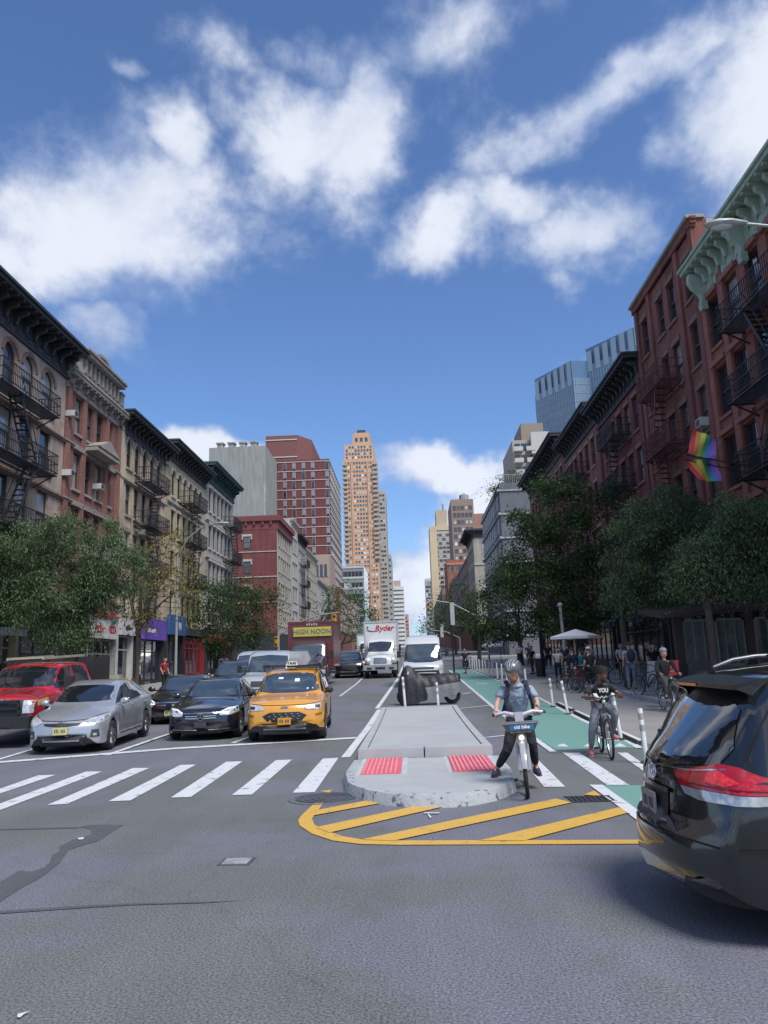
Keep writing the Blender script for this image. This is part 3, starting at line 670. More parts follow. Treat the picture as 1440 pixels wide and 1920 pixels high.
# ------------------------------------------------------------------ the left row
FL = (4.6, 7.6, 10.55, 13.5)
WT = mat('sign_white', (.72,.72,.70), .5, var=.05); BK = mat('sign_black', (.015,.015,.018), .5, var=0); RD = mat('sign_red', (.45,.02,.03), .5, var=.05); GDL = mat('sign_gold', (.40,.33,.17), .45, .2, var=.1)
r, W, z = rowhouse('old mottled beige building with arched top windows and black bracketed cornice', 'L', 19.5, 36.6, 17.9, FL, 0, STB, 1.15, 2.1, .5, True, cor=(1.45, 1.15, CRB, 20), bays=[1.6,3.5,6.0,7.9,9.7,11.6,13.3,15.2], trim=mat('stained_brownstone', (.19,.13,.115), .9, var=.25, vscale=2, bump=.3),
                 esc=(9.2, 14.35, (7.75, 10.7, 13.5), 4.9), bands=(10.3, 13.25), name='corner_building')
shopfront(r, .8, 8.5, 3.3, DKS, mat('sign_dark_green', (.035,.075,.05), .6, var=.1), None, bays=4)
f_ = shopfront(r, 9.0, 13.2, 3.6, mat('shop_frame_gold', (.28,.25,.16), .5, var=.1), mat('sign_dark_green', (.035,.075,.05), .6), [('ECTRO', .5)], GDL, .62, .01, 3, .3, signh=1.35, signz=3.75)
b = MB(); b.box(11.4, 13.4, -.5, -.42, 3.15, 3.45); b.build('small_sign', mat('plain_pale_sign', (.42,.44,.50), .5), r)
shopfront(r, 13.8, 16.9, 3.3, DKS, mat('sign_faded', (.10,.10,.10), .6), None, bays=2)
r, W, z = rowhouse('narrow red brick building with carved stone pediment on its roofline', 'L', 36.6, 44.0, 17.0, FL, 4, mat('brown_red_brick', (.235,.110,.088), .88, var=.22, vscale=.8, kind='brick', bump=.3), .85, 1.95, .5, trim=TRB, cor=(.9, .55, TRB, 9), bands=(10.35, 13.3), pil=(.3, 2.2, 5.3, 7.1), style='hood')
b = MB(); t0 = 17.0-z       # pediment with open arch and side scrolls
b.box(.2, 7.2, -.25, .35, t0, t0+.35); b.box(1.3, 6.3, -.2, .3, t0+.352, t0+1.25)
for i in range(9): u = 1.5+i*.56; b.box(u, u+.22, -.34, -.2, t0+.4, t0+1.15)
b.box(1.1, 6.5, -.6, .35, t0+1.25, t0+1.45); b.box(1.0, 6.6, -.7, .4, t0+1.452, t0+1.58)
for (ua, ub) in ((.2, .75), (6.6, 7.1)): b.box(ua, ub, -.3, .3, t0+.35, t0+1.05); b.box(ua-.05, ub+.05, -.36, .34, t0+1.052, t0+1.16)
b.build('pediment', TRB, r)
b = MB(); n = 12
for i in range(n):
    a0, a1 = PI*i/n, PI*(i+1)/n; b.bar((3.75+1.1*math.cos(a0), -.1, t0+1.6+.55*math.sin(a0)), (3.75+1.1*math.cos(a1), -.1, t0+1.6+.55*math.sin(a1)), .55, .16)
b.box(2.5, 5.0, -.35, .25, t0+1.58, t0+1.66); b.build('pediment_crown', TRB, r)
b = MB(); zb = 10.6-z     # oriel balcony under the middle windows
b.box(2.3, 5.4, -.8, -.002, zb+2.75, zb+2.95); b.add([(2.3,-.85,zb+3.0),(5.4,-.85,zb+3.0),(3.85,-.85,zb+3.65),(2.3,-.003,zb+3.0),(5.4,-.003,zb+3.0),(3.85,-.003,zb+3.65)], [(0,1,2),(0,2,5,3),(1,4,5,2),(0,3,4,1)])
b.build('window_pediment', TRB, r)
b = MB(); zb = 7.5-z; b.box(2.1, 5.6, -1.0, -.002, zb, zb+.16); b.box(2.1, 5.6, -1.0, -.88, zb+.162, zb+.85); b.box(2.1, 2.22, -.88, -.002, zb+.162, zb+.85); b.box(5.48, 5.6, -.88, -.002, zb+.162, zb+.85)
b.add([(2.4,-.8,zb),(5.3,-.8,zb),(5.3,-.003,zb),(2.4,-.003,zb),(3.2,-.003,zb-1.0),(4.5,-.003,zb-1.0)], [(0,4,5,1),(0,3,4),(1,5,2)]); b.build('stone_balcony', TRB, r)
shopfront(r, .4, 3.2, 3.1, DKS, mat('sign_grey_black', (.05,.055,.06), .5), [('~', .5)], mat('dull_letter', (.3,.32,.34), .5), .3, bays=2, door=1)
sgm = mat('pizza_board', (.50,.48,.47), .5, var=.06)
f_ = shopfront(r, 3.7, 7.2, 3.0, mat('shop_grey_frame', (.26,.26,.25), .5), sgm, [('PIZZA', .25), ('PIZZA', .77)], RD, .50, .012, 3, .4, door=1, signh=1.15, signz=3.03, txs=.82)
b = MB(); b.box(3.6, 7.3, -.42, -.33, 4.2, 4.30); b.build('sign_trim', RD, r)
b = MB(); b.ball((6.3,-.43,3.98), .42,.03,.13, 16, 8); b.build('sign_oval', mat('sign_green', (.03,.16,.10), .5), r)
r, W, z = rowhouse('tan brick building with tall arched top windows and black cornice', 'L', 44.0, 53.0, 17.3, FL, 5, STT, .9, 1.95, .55, True, cor=(1.25, .95, CRB, 12), esc=(2.6, 6.6, (7.75, 10.7, 13.5), 4.9), bands=(13.2,), trim=TRB, pil=(.25, 8.7), escflip=True)
shopfront(r, .5, 2.6, 3.1, mat('shop_white_frame', (.45,.45,.44), .5), mat('sign_pale', (.48,.48,.50), .5, var=.2, vscale=5), [('~', .5)], BK, .42, .01, 1, .4, signh=.95)
PUR = mat('sign_purple', (.13,.075,.42), .5, var=.05); BLU = mat('sign_blue', (.03,.10,.30), .5, var=.05)
f_ = shopfront(r, 4.3, 8.6, 3.0, DKS, PUR, [('~', .3)], WT, .55, .01, 3, .4, door=1, signh=1.35, signz=3.0)
r, W, z = rowhouse('yellowish rendered building with black iron cornice', 'L', 53.0, 63.5, 18.1, (4.7, 7.7, 10.7, 13.7), 6, STY, .85, 1.95, .55, True, cor=(1.3, .95, CRB, 14), esc=(3.2, 7.3, (8.0, 11.1, 14.1), 5.2), bands=(13.7,), trim=TRL)
f_ = shopfront(r, .6, 4.2, 3.2, DKS, BLU, [('N', .6)], WT, .8, .01, 3, .4, signh=1.4); shopfront(r, 4.7, 9.9, 3.2, mat('shop_red', (.22,.01,.015), .6), None, bays=5)
r, W, z = rowhouse('greyish old building with dark green cornice at the block corner', 'L', 63.5, 74.0, 19.2, (5.0, 8.2, 11.4, 14.6), 6, STG, .85, 1.95, .55, cor=(1.5, 1.05, CRT, 13), esc=(6.3, 9.9, (8.3, 11.5, 14.7), 5.4), bands=(11.1, 14.3), trim=TRL, style='hood')
shopfront(r, .6, 5, 3.2, DKS, None, bays=4); shopfront(r, 5.5, 9.9, 3.2, DKS, None, bays=4)
AWR = mat('red_awning', (.42,.02,.03), .8); awning(r, .8, 5.0, 2.6, AWR, 1.4, .8)
# ------------------------------------------------------------------ the right row
r, W, z = rowhouse('red brick building with ornate pale green cornice and black fire escape', 'R', 15.0, 30.95, 17.85, FL, 0, BR1, 1.15, 2.1, .45, trim=mat('reddish_trim', (0.280,0.119,0.091), .85, var=.2), cor=(1.55, .85, CRG, 23), bays=[.95, 2.75, 4.6, 6.4, 8.5, 10.4, 12.4, 14.4], esc=(3.6, 9.0, (7.75, 10.6, 13.4), 4.9), style='hood', name='corner_building', pil=(.25, 2.05))
shopfront(r, .7, 4.6, 3.2, mat('shop_silver', (.16,.17,.18), .4), DKS, None, bays=3, door=1, signh=.6); shopfront(r, 5.2, 9.6, 3.2, DKS, mat('sign_grey_black', (.05,.055,.06), .5), [('~', .5)], mat('dull_letter', (.3,.32,.34), .5), .4, bays=4, signh=.7); shopfront(r, 10.2, 15.4, 3.2, DKS, None, bays=4)
c_ = [o for o in r.children if o.name.startswith('cornice')][0]
for i in range(0, 9, 2):      # big scrolled consoles between the small brackets
    u = .5+i*1.95; b = MB(); b.prism([(-.05,0),(-.35,0),(-.42,.25),(-.30,.55),(-.42,.8),(-.72,1.05),(-.92,1.4),(-.88,1.75),(-.05,1.75)], u-.15, u+.15, fn=lambda x, y, zz: (zz, x*.8, y*.9+15.75-z)); b.build('console', CRG, c_)
b = MB(); b.box(5.0, 6.3, 2.2, 3.4, 17.6-z, 20.2-z); b.box(4.9, 6.4, 2.1, 3.5, 20.2-z, 20.4-z); b.build('chimney', BR2, r)
ch = r.children[-1]
for k in range(2): b = MB(); b.lathe([(.16,20.4-z),(.14,21.0-z),(.24,21.02-z),(.24,21.14-z),(0,21.3-z)], 10, c=(5.3+.7*k,2.8,0)); b.build('chimney_pot', mat('terracotta', (.22,.08,.05), .8), ch, 40)
r, W, z = rowhouse('tall plain dark red brick building with four storeys of windows and brick pilasters', 'R', 30.95, 39.7, 20.3, (4.6, 7.6, 10.6, 13.6, 16.7), 0, BR2, .95, 2.0, .35, trim=mat('brown_lintel', (.20,.12,.09), .85, var=.2), cor=(.35, .18, BR2, 2), bays=[1.2, 3.7, 5.3, 7.6], esc=(2.2, 5.7, (5.0, 8.0, 11.1, 14.2)), escm=IRR, pil=(.22, 2.35, 6.5, 8.5))
b = MB(); b.box(-.25, W+.1, -.3, .5, 20.3-z, 20.45-z); b.build('coping', mat('coping_stone', (.3,.29,.27), .8), r)
b = MB(); b.add([(W+.004,.6,17.7-z),(W+.004,7,17.7-z),(W+.004,7,20.28-z),(W+.004,.6,20.28-z)], [(0,1,2,3)]); b.build('rendered_side', mat('pale_render', (.33,.34,.33), .9, var=.1), r)
shopfront(r, .6, 8.1, 3.2, DKS, mat('sign_black_board', (.03,.03,.035), .5), [('~', .55)], mat('dull_letter', (.3,.32,.34), .5), .4, bays=6, signh=.7)
r, W, z = rowhouse('painted red brick building with deep black cornice beside the plain tall one', 'R', 39.7, 49.6, 17.75, (4.6, 7.6, 10.6, 13.55), 5, BR3, .95, 1.95, .35, trim=mat('reddish_trim', (0.280,0.119,0.091), .85), cor=(1.4, 1.05, CRB, 13), esc=(3.4, 7.0, (5.0, 8.0, 11.1, 14.1)), pil=(.22, 9.4))
shopfront(r, .6, 9.1, 3.2, DKS, None, bays=6); awning(r, 3.4, 5.8, 2.9, mat('blue_awning', (.04,.09,.24), .8), 1.6, 1.2)
r, W, z = rowhouse('dark red brick building with shallow black cornice midway along the row', 'R', 49.6, 60.5, 18.4, (4.8, 7.9, 11.0, 14.1), 5, BR1, .95, 1.95, .35, trim=TRB, cor=(1.4, 1.0, CRB, 13), esc=(3.6, 7.4, (5.2, 8.2, 11.3, 14.3)))
shopfront(r, .6, 10.1, 3.2, DKS, None, bays=7)
r, W, z = rowhouse('red brick building with black cornice at the far corner of the block', 'R', 60.5, 79.2, 19.6, (5.0, 8.2, 11.4, 14.9), 9, BR2, .95, 1.95, .35, trim=TRB, cor=(1.6, 1.2, CRB, 18), esc=(12.6, 16.4, (5.3, 8.5, 11.7, 15.0)))
shopfront(r, .6, 18.0, 3.2, DKS, None, bays=11)
# ------------------------------------------------------------------ generic block with fronts on two faces
def block(label, X0, X1, Y, Z1, D, m, name='building', wins=None, side=None, side_dir=1, stuff=False, base=0, wmat=GD, fmat=FRL, slabs=None, extra=None, cat='building', group=None):
    """box building: front faces the camera from X0 to X1 at depth Y; side=(rows, cols) on the avenue face"""
    zb = g(Y); root = thing(name, label, cat, (X0, Y, zb), 0, group); W = X1-X0; H = Z1-zb
    b = MB(); b.box(0, W, 0, D, -2, H); b.build('wall', m, root)
    return root, W, H
def grid_windows(root, W, z0, z1, nx, nz, ww, wh, face='front', W0=0., wm=None, fm=FRL, stuff=True, mx=.5, name='windows', skip=None, depth=.0, proud=.05, y0=0., xoff=0.):
    wm = wm or mat('tower_panes', (.05,.06,.075), .08, var=0, kind='panes', col2=(.42,.42,.40), coat=.5)
    pa, fa = MB(), MB(); px_ = (W-2*mx)/nx; pz = (z1-z0)/nz
    for i in range(nx):
        for j in range(nz):
            if skip and skip(i, j): continue
            u = W0+mx+px_*(i+.5); z = z0+pz*(j+.5); a, c, e, f = u-ww/2, u+ww/2, z-wh/2, z+wh/2; t = .12*ww/1.2
            def T_(x, n_, zz): return (x, y0-n_, zz) if face == 'front' else ((xoff+n_, x, zz) if face == 'right' else (-n_+xoff, x, zz))
            q, fr = (pa, fa) if stuff else (MB(), MB())
            q.add([T_(x, proud*.6, zz) for x, zz in ((a,e),(c,e),(c,f),(a,f))], [(0,1,2,3)])
            for (x0, x1, y0_, y1_) in ((a-t,c+t,e-t,e),(a-t,c+t,f,f+t),(a-t,a,e,f),(c,c+t,e,f)):
                vs_ = [T_(x, n_, zz) for n_ in (0, proud*2) for x, zz in ((x0,y0_),(x1,y0_),(x1,y1_),(x0,y1_))]
                fr.add(vs_, [(4,5,6,7),(0,1,5,4),(1,2,6,5),(2,3,7,6),(3,0,4,7)])
            if not stuff:
                o = fr.build(name.rstrip('s'), fm, root); q.build('pane', wm, o)
    if stuff:
        o = fa.build(name, fm, root, kind='stuff'); pa.build('panes', wm, o, kind='stuff')
# --- second block on the left: red building with its side towards us, then a mixed row
r, W, z = rowhouse('cream fronted building whose dark red brick side faces the junction beyond the cross street', 'L', 99.0, 111.5, 21.2, (6.6, 10.1, 13.6, 17.0), 6, mat('cream_front', (.40,.37,.31), .9, var=.12, kind='stone'), 1.0, 2.0, .5, trim=TRL, cor=None, D=16, name='corner_building')
b = MB(); b.box(-.4, W+.3, -.5, 16, 20.6-z, 21.3-z); b.box(-.15, W, -.2, 16, 19.5-z, 20.6-z); cc_ = b.build('cornice', mat('red_cornice', (.17,.045,.045), .7, var=.1), r)
b = MB(); b.box(-.12, -.003, 0, 16, 3.9, 19.5-z); sd_ = b.build('brick_side', BR3, r)
for zz in (9.9, 13.2, 16.5):
    b = MB(); b.box(-.2, -.121, 0, 16, zz-z, zz-z+.12); b.build('band_course', TRL, r)
for zz in (7.1, 10.4, 13.7, 17.0):
    for y in (3.9, 6.4, 9.0, 12.0):
        q = MB(); q.box(-.16, -.121, y-.5, y+.5, zz-z, zz-z+1.6); o = q.build('window', FRW, r)
        q = MB(); q.box(-.19, -.161, y-.4, y+.4, zz-z+.1, zz-z+.76); q.box(-.18, -.161, y-.4, y+.4, zz-z+.84, zz-z+1.5); q.build('pane', GC, o)
        q = MB(); q.box(-.26, -.121, y-.68, y+.68, zz-z+1.61, zz-z+1.9); q.box(-.24, -.121, y-.68, y-.51, zz-z+1.2, zz-z+1.605); q.box(-.24, -.121, y+.51, y+.68, zz-z+1.2, zz-z+1.605); q.build('lintel', TRL, o)
for i in range(14): b = MB(); y = .6+i*1.1; b.box(-.35, -.151, y, y+.25, 20.05-z, 20.598-z); b.build('bracket', mat('red_cornice', (.17,.045,.045), .7), cc_)
b = MB(); b.box(-.25, W, -.25, .0, -1, 3.88); b.box(-.25, 0, 0, 16, -1, 3.88); b.build('ground_storey', DKS, r)
rowhouse('slim white fronted building next to the one with the red side', 'L', 111.5, 118, 23.2, (7, 10.6, 14.2, 17.9), 3, mat('white_front', (.46,.46,.44), .9, var=.1, kind='stone'), 1.3, 2.2, .5, trim=TRL, cor=(.8, .4, TRL, 5))
rowhouse('dark grey building with black fire escape past the white one', 'L', 118, 127, 22.0, (7.2, 10.6, 14.0, 17.2), 5, STG, .9, 1.9, .5, trim=TRB, cor=(1.2, .7, CRB, 8), esc=(2.5, 6.5, (7.4, 10.8, 14.2, 17.4)))
rowhouse('cream building with rows of narrow windows farther along the left side', 'L', 127, 142, 21.0, (7.4, 10.8, 14.2, 17.4), 7, mat('cream_front', (.40,.37,.31), .9), .9, 1.9, .5, trim=TRL, cor=(.8, .4, TRL, 8))
rowhouse('low pale building at the end of the second left block', 'L', 142, 160, 17.5, (7.6, 11.0), 8, mat('white_front', (.46,.46,.44), .9), 1.0, 1.9, .5, trim=TRL, cor=(.8, .5, TRL, 9))
# far left: blank grey block, red brick hotel, glass box, towers
GRY = mat('blank_grey_brick', (.27,.28,.265), .95, var=.10, vscale=.25, kind='stone', streak=.8)
a, c = WY(392,840,160), WY(498,840,160); r, W, H = block('blank pale grey tower block with roof vents behind the left row', a.x, c.x, 160, a.z, 14, GRY, 'tower_block')
for k in range(4): b = MB(); b.box(W*(.12+.2*k), W*(.12+.2*k)+1.3, 1, 2.5, H, H+1.1); b.box(W*(.12+.2*k)-.2, W*(.12+.2*k)+1.5, .8, 2.7, H+1.1, H+1.4); b.build('roof_vent', STG, r)
b = MB(); b.box(W-.5, W-.03, -.12, -.003, 0, H-8); b.build('corner_pipe', STG, r)
b = MB(); b.box(W*.45, W+2, -3, -.01, 0, 22-g(160)); b.build('rear_wing', mat('pale_side_wing', (.36,.37,.355), .9, var=.12, kind='stone'), r)
Yt = 182.; a, c = WY(498,862,Yt), WY(617,860,Yt); HB = mat('hotel_brick', (.155,.046,.046), .85, var=.10, vscale=.4, kind='stone', streak=.85)
r, W, H = block('tall dark red brick hotel with white bands and narrow windows', a.x, c.x, Yt, c.z, 30, HB, 'hotel_building')
hz = WY(560,815,Yt).z-g(Yt); wx = WY(580,840,Yt).x-a.x
b = MB(); b.prism([(0,.2),(wx*.72,.2),(wx,5.),(wx,26),(0,26)], H, hz); b.build('penthouse', mat('hotel_brick_top', (.19,.078,.07), .85, var=.1), r)
WBN = mat('white_band', (.5,.49,.48), .7)
for k in range(12): zz = H-.6-k*2.33*(1 if k < 1 else 1); b = MB(); b.box(-.05, W+.05, -.12, -.003, zz, zz+.16); b.box(W+.003, W+.12, 0, 30, zz, zz+.16); b.build('band_course', WBN, r)
for k in range(2): zz = H+.8+k*4.4; b = MB(); b.box(0, wx*.72, .05, .197, zz, zz+.25); b.build('band_course', WBN, r)
zr = [H-.6-2.33*k-1.05 for k in range(11)]
for k, zz in enumerate(zr):
    for u in (.30, .445, .595, .74, .965):
        uu = W*u; q = MB(); q.box(uu-.42, uu+.42, -.06, -.003, zz-.82, zz+.86); o = q.build('window', FRL, r)
        q = MB(); q.box(uu-.34, uu+.34, -.09, -.062, zz-.48, zz+.80); q.build('pane', mat('hotel_pane', (.22,.25,.28), .12, var=0, coat=.6) if (k+int(u*10)) % 3 else GD, o)
        q = MB(); q.box(uu-.34, uu+.34, -.085, -.062, zz-.80, zz-.54); q.build('transom', BK, o)
grid_windows(r, 30, 2, H-.7, 10, 21, 1.7, 1.3, 'right', xoff=W, stuff=True, mx=.8, name='side_windows')
b = MB(); b.box(W*.05, W*.20, -.05, -.003, H-2.75, H-.75); b.build('louvre_panel', DKS, r)
a = WY(578,1043,170); c = WY(631,1043,170); TN = mat('tan_podium', (.36,.28,.23), .85, var=.1)
r, W, H = block('tan podium block with dark glass band in front of the red hotel', a.x, -17.2, 168, a.z, 13, TN, 'podium_building')
b = MB(); b.box(.6, W-.5, -.05, -.003, H-5, H-2.2); b.build('glass_band', GD, r); b = MB(); b.box(.2, W+.2, -.6, -.06, H-8.8, H-8); b.build('canopy_slab', TRL, r)
for k in range(5): b = MB(); b.box(.6+W*.19*k, .9+W*.19*k, -.12, -.052, H-5, H-2.2); b.build('mullion', TN, r)
b = MB(); b.box(W*.0, W+.05, -.3, -.003, H-14, H-9.5); b.build('lower_glass', mat('blue_green_glass', (.06,.12,.13), .08, var=.2, vscale=.4, coat=.7), r)
a = WY(637,1062,260); c = WY(682,1062,260); LG = mat('pale_glass', (.22,.30,.32), .15, var=.15, vscale=.3, coat=.6)
r, W, H = block('low pale glass building left of the orange tower', a.x-8, c.x, 260, a.z, 25, LG, 'glass_building')
for k in range(5): b = MB(); zz = H-.8-k*3.6; b.box(-.1, W+.1, -.15, -.003, zz, zz+.7); b.build('floor_slab', WBN, r)
grid_windows(r, W, H-20, H-1, 12, 5, 1.2, 2.0, name='windows')
# the orange residential tower
Yo = 405.; a = WY(643,862,Yo); c = WY(705,862,Yo); top = WY(660,832,Yo).z
OR = mat('orange_brick', (.60,.355,.215), .85, var=.10, vscale=.12, kind='stone', streak=.9); ORD = mat('tower_side_brick', (.50,.36,.25), .85, var=.1, vscale=.2)
rX0, rX1 = a.x, c.x; r = thing('residential_tower', 'tallest orange brick apartment tower with stepped crown at the end of the avenue', 'tower', (rX0, Yo, g(Yo))); W = rX1-rX0; zb = g(Yo)
H1 = a.z-zb; H2 = top-zb; b = MB(); b.box(0, W, 0, 22, -2, H1); b.build('wall', OR, r)
b = MB(); b.box(W*.04, W*.92, 1, 20, H1, H2); b.build('upper_tier', OR, r)
c1 = WY(660,808,Yo).x-rX0, WY(693,808,Yo).x-rX0, WY(675,812,Yo).z-zb
b = MB(); b.box(c1[0], c1[1], 2, 15, H2, c1[2]); b.box(c1[0]+1, c1[1]-1, 2.5, 14, c1[2], c1[2]+.9); b.build('crown', OR, r)
b = MB(); b.prism([(c1[0]+2.5,3),(c1[1]-2.5,3),(c1[1]-2.5,12),(c1[0]+2.5,12)], c1[2]+.9, c1[2]+2.6); b.build('roof_cap', CRT, r)
PFR = mat('pale_frame_bright', (.55,.50,.42), .6); OPN = mat('orange_tower_panes', (.07,.08,.10), .08, var=0, kind='panes', col2=(.55,.55,.52), coat=.5)
grid_windows(r, W, 2, H1-1, 11, 42, 1.0, 1.15, mx=.7, name='windows', fm=PFR, wm=OPN); grid_windows(r, W*.88, H1+.3, H2-.8, 9, 4, 1.0, 1.2, W0=W*.04, y0=1., mx=.6, name='windows', fm=PFR, wm=OPN)
grid_windows(r, c1[1]-c1[0], H2+1, c1[2]-1.5, 3, 1, 1.6, 2.4, W0=c1[0], y0=2., mx=.8, name='windows', fm=PFR, wm=OPN)
q = MB()      # corner balconies stacked on both ends
for k in range(38):
    zz = 3+(H1-4)*k/38
    for (x0, x1) in ((-.6, W*.12), (W*.88, W+.8)): 
        if k > 16: q.box(x0, x1, -1.3, .1, zz, zz+.28); q.box(x0, x1, -1.34, -1.2, zz+.28, zz+1.2)
q.build('balconies', mat('balcony_pale', (.44,.38,.30), .8), r, kind='stuff')
q = MB()
for u in (.25, .74): q.box(W*u-.35, W*u+.35, -.5, -.003, 0, H1-2)
q.build('piers', OR, r)
grid_windows(r, 22, 2, H1-3, 5, 38, 2.4, 1.3, 'right', xoff=W, mx=.8, name='side_windows')
Y2 = 500.; a = WY(704,920,Y2); c = WY(722,920,Y2)
r, W, H = block('slender grey tan tower just right of the orange one', a.x-6, c.x, Y2, a.z, 30, mat('grey_tan_tower', (.42,.37,.30), .85, var=.1, vscale=.1), 'residential_tower'); grid_windows(r, W, 5, H-2, 7, 34, 1.3, 1.3); grid_windows(r, 30, 5, H-2, 9, 34, 1.6, 1.3, 'right', xoff=W)
a = WY(712,1040,560); c = WY(733,1040,560); r, W, H = block('lower greenish grey slab stepping down right of the slender tower', a.x-8, c.x, 560, a.z, 40, mat('greenish_slab', (.33,.36,.33), .8, var=.1, vscale=.1), 'residential_tower'); grid_windows(r, W, 3, H-2, 9, 15, 2.0, 1.4); grid_windows(r, 40, 3, H-2, 9, 15, 2.6, 1.4, 'right', xoff=W)
a = WY(733,1100,760); c = WY(757,1100,760); r, W, H = block('white lattice fronted slab at the far end of the avenue', a.x, c.x, 760, a.z, 30, mat('white_lattice', (.62,.60,.56), .8), 'residential_tower'); grid_windows(r, W, 3, H-2, 8, 15, 1.3, 1.5, wm=GC, fm=mat('white_lattice', (.62,.60,.56), .8)); b = MB(); b.box(W*.2, W*.75, 2, 20, H, H+6); b.build('roof_block', mat('pinkish_roof_block', (.42,.33,.28), .8), r)
a = WY(757,1152,820); c = WY(766,1152,820); r, W, H = block('small pink tower at the far left of the street end', a.x, c.x, 820, a.z, 30, mat('pink_tower', (.50,.25,.22), .85), 'residential_tower'); grid_windows(r, W, 3, H-2, 3, 10, 1.2, 1.5)
# brick mid-rises along the left side between hotel and orange tower
for (Ya, Yb, h, m_, lb) in ((188, 225, 20.5, BR2, 'dark brick mid rise beyond the red hotel on the left side'), (225, 300, 22, mat('brown_midrise', (.24,.15,.12), .9, var=.2), 'brown mid rise with a mural wall before the orange tower'), (300, 390, 24, BR4, 'reddish mid rise at the foot of the orange tower')):
    root, Wd, zz = bld_root('mid_rise', lb, 'building', 'L', Ya, Yb); b = MB(); b.box(0, Wd, 0, 15, -2, h-zz); b.build('wall', m_, root)
    grid_windows(root, Wd, 5, h-zz-1, int(Wd/3), 4, 1.1, 1.8, name='windows')
# ------------------------------------------------------------------ right side beyond the cross street
BLG = mat('dark_grey_cladding', (.12,.13,.145), .6, var=.15, vscale=.5)
root = thing('modern_building', 'dark grey modern building with roof garden behind the right hand trees', 'building', (13.0, 104, g(104)), 0); zt = 25.6-g(104); r = root
b = MB(); b.box(0, 16, 0, 26, -2, zt); b.build('wall', BLG, r)
for k in range(6):
    for j in range(9):
        y = 1.5+j*2.7; zz = zt-3.6-k*3.3; q = MB(); q.box(-.08, -.003, y, y+1.9, zz, zz+2.2); o = q.build('window', FRL, r); q = MB(); q.box(-.11, -.082, y+.1, y+1.8, zz+.1, zz+2.1); q.build('pane', mat('cool_pane', (.09,.11,.13), .3, var=.2), o)
for k in range(7): q = MB(); zz = zt-1.2-k*3.3; q.box(-.3, 16, -.15, -.003, zz, zz+.2); q.box(-.3, -.003, 0, 26, zz, zz+.35); q.build('ledge', mat('pale_ledge', (.34,.35,.36), .7), r)
q = MB(); 
for i in range(60): q.box(.1+i*.26, .15+i*.26, .1, .14, zt, zt+1.1)
q.box(0, 16, .08, .16, zt+1.1, zt+1.18); q.build('roof_railing', FRL, r)
r, W, z = rowhouse('old beige stone building with black cornice and arched top windows past the roof garden', 'R', 150, 166, 27.0, (9, 12.9, 16.8, 20.8), 6, mat('beige_far_stone', (.38,.36,.30), .9, var=.2, kind='stone'), 1.1, 2.2, .6, True, cor=(1.9, 1.6, CRB, 10), D=14)
b = MB(); b.box(W+.003, W+.15, 0, 14, 3.9, 27-1.9-z); b.build('stone_side', mat('beige_far_stone', (.38,.36,.30), .9), r)
b = MB(); b.box(W+.0, W+1.1, 0, 14, 27-.4-z, 27-z); b.box(W+.003, W+.4, 0, 14, 27-1.5-z, 27-.4-z); b.build('cornice_return', CRB, r)
for j in range(3):
    for zz in (9.6, 13.5, 17.4, 21.4):
        y = 2.4+j*4.2; q = MB(); q.prism([(y-.6,zz-z),(y+.6,zz-z),(y+.6,zz-z+1.8),(y+.35,zz-z+2.25),(y,zz-z+2.4),(y-.35,zz-z+2.25),(y-.6,zz-z+1.8)], W+.151, W+.2, fn=lambda x, yy, zz_: (zz_, x, yy)); o = q.build('window', FRL, r)
        q = MB(); q.prism([(y-.48,zz-z+.1),(y+.48,zz-z+.1),(y+.48,zz-z+1.8),(y+.28,zz-z+2.12),(y,zz-z+2.26),(y-.28,zz-z+2.12),(y-.48,zz-z+1.8)], W+.201, W+.22, fn=lambda x, yy, zz_: (zz_, x, yy)); q.build('pane', GC, o)
b = MB(); b.box(W+.151, W+.3, 0, 14, 19.9-z, 20.2-z); b.build('band_course', TRL, r)
for (Ya, Yb, h, m_, lb) in ((166, 215, 24, BR2, 'dark brick row building beyond the beige stone one on the right'), (215, 300, 25, BR4, 'orange red brick mid rise far along the right side'), (300, 420, 30, mat('brown_midrise', (.24,.15,.12), .9), 'brown mid rise at the far right end of the street')):
    root, Wd, zz = bld_root('mid_rise', lb, 'building', 'R', Ya, Yb); b = MB(); b.box(0, Wd, 0, 15, -2, h-zz); b.build('wall', m_, root); grid_windows(root, Wd, 5, h-zz-1, int(Wd/3), 5, 1.1, 1.8, name='windows')
a = WY(838,1050,235); c = WY(872,1050,235); r, W, H = block('low red brown block behind the beige stone building', a.x, c.x+4, 235, a.z, 20, BR4, 'apartment_block'); grid_windows(r, W, H-12, H-1, 4, 3, 1.2, 1.8, stuff=False); b = MB(); b.box(-.2, W+.2, -.25, -.003, H-1.6, H-.9); b.build('band_course', mat('orange_band', (.45,.22,.14), .8), r)
Yb_ = 300.; a = WY(845,937,Yb_); c = WY(887,937,Yb_); d = WY(925,967,Yb_); BRW = mat('brown_housing_brick', (.33,.185,.145), .9, var=.12, vscale=.15, kind='stone', streak=.9)
r = thing('apartment_block', 'large brown brick housing block with a higher left part and roof tank', 'building', (a.x, Yb_, g(Yb_))); zb = g(Yb_)
b = MB(); b.box(0, c.x-a.x, 0, 25, -2, a.z-zb); b.build('wall', mat('grey_brown_brick', (.27,.20,.165), .9, var=.1, vscale=.15), r); b = MB(); b.box(c.x-a.x+.01, d.x-a.x+6, 1, 25, -2, d.z-zb); b.build('lower_wing', BRW, r)
b = MB(); b.box(c.x-a.x-8, c.x-a.x+5, .5, 20, -2, d.z-zb+1.2); b.build('middle_bay', BRW, r)
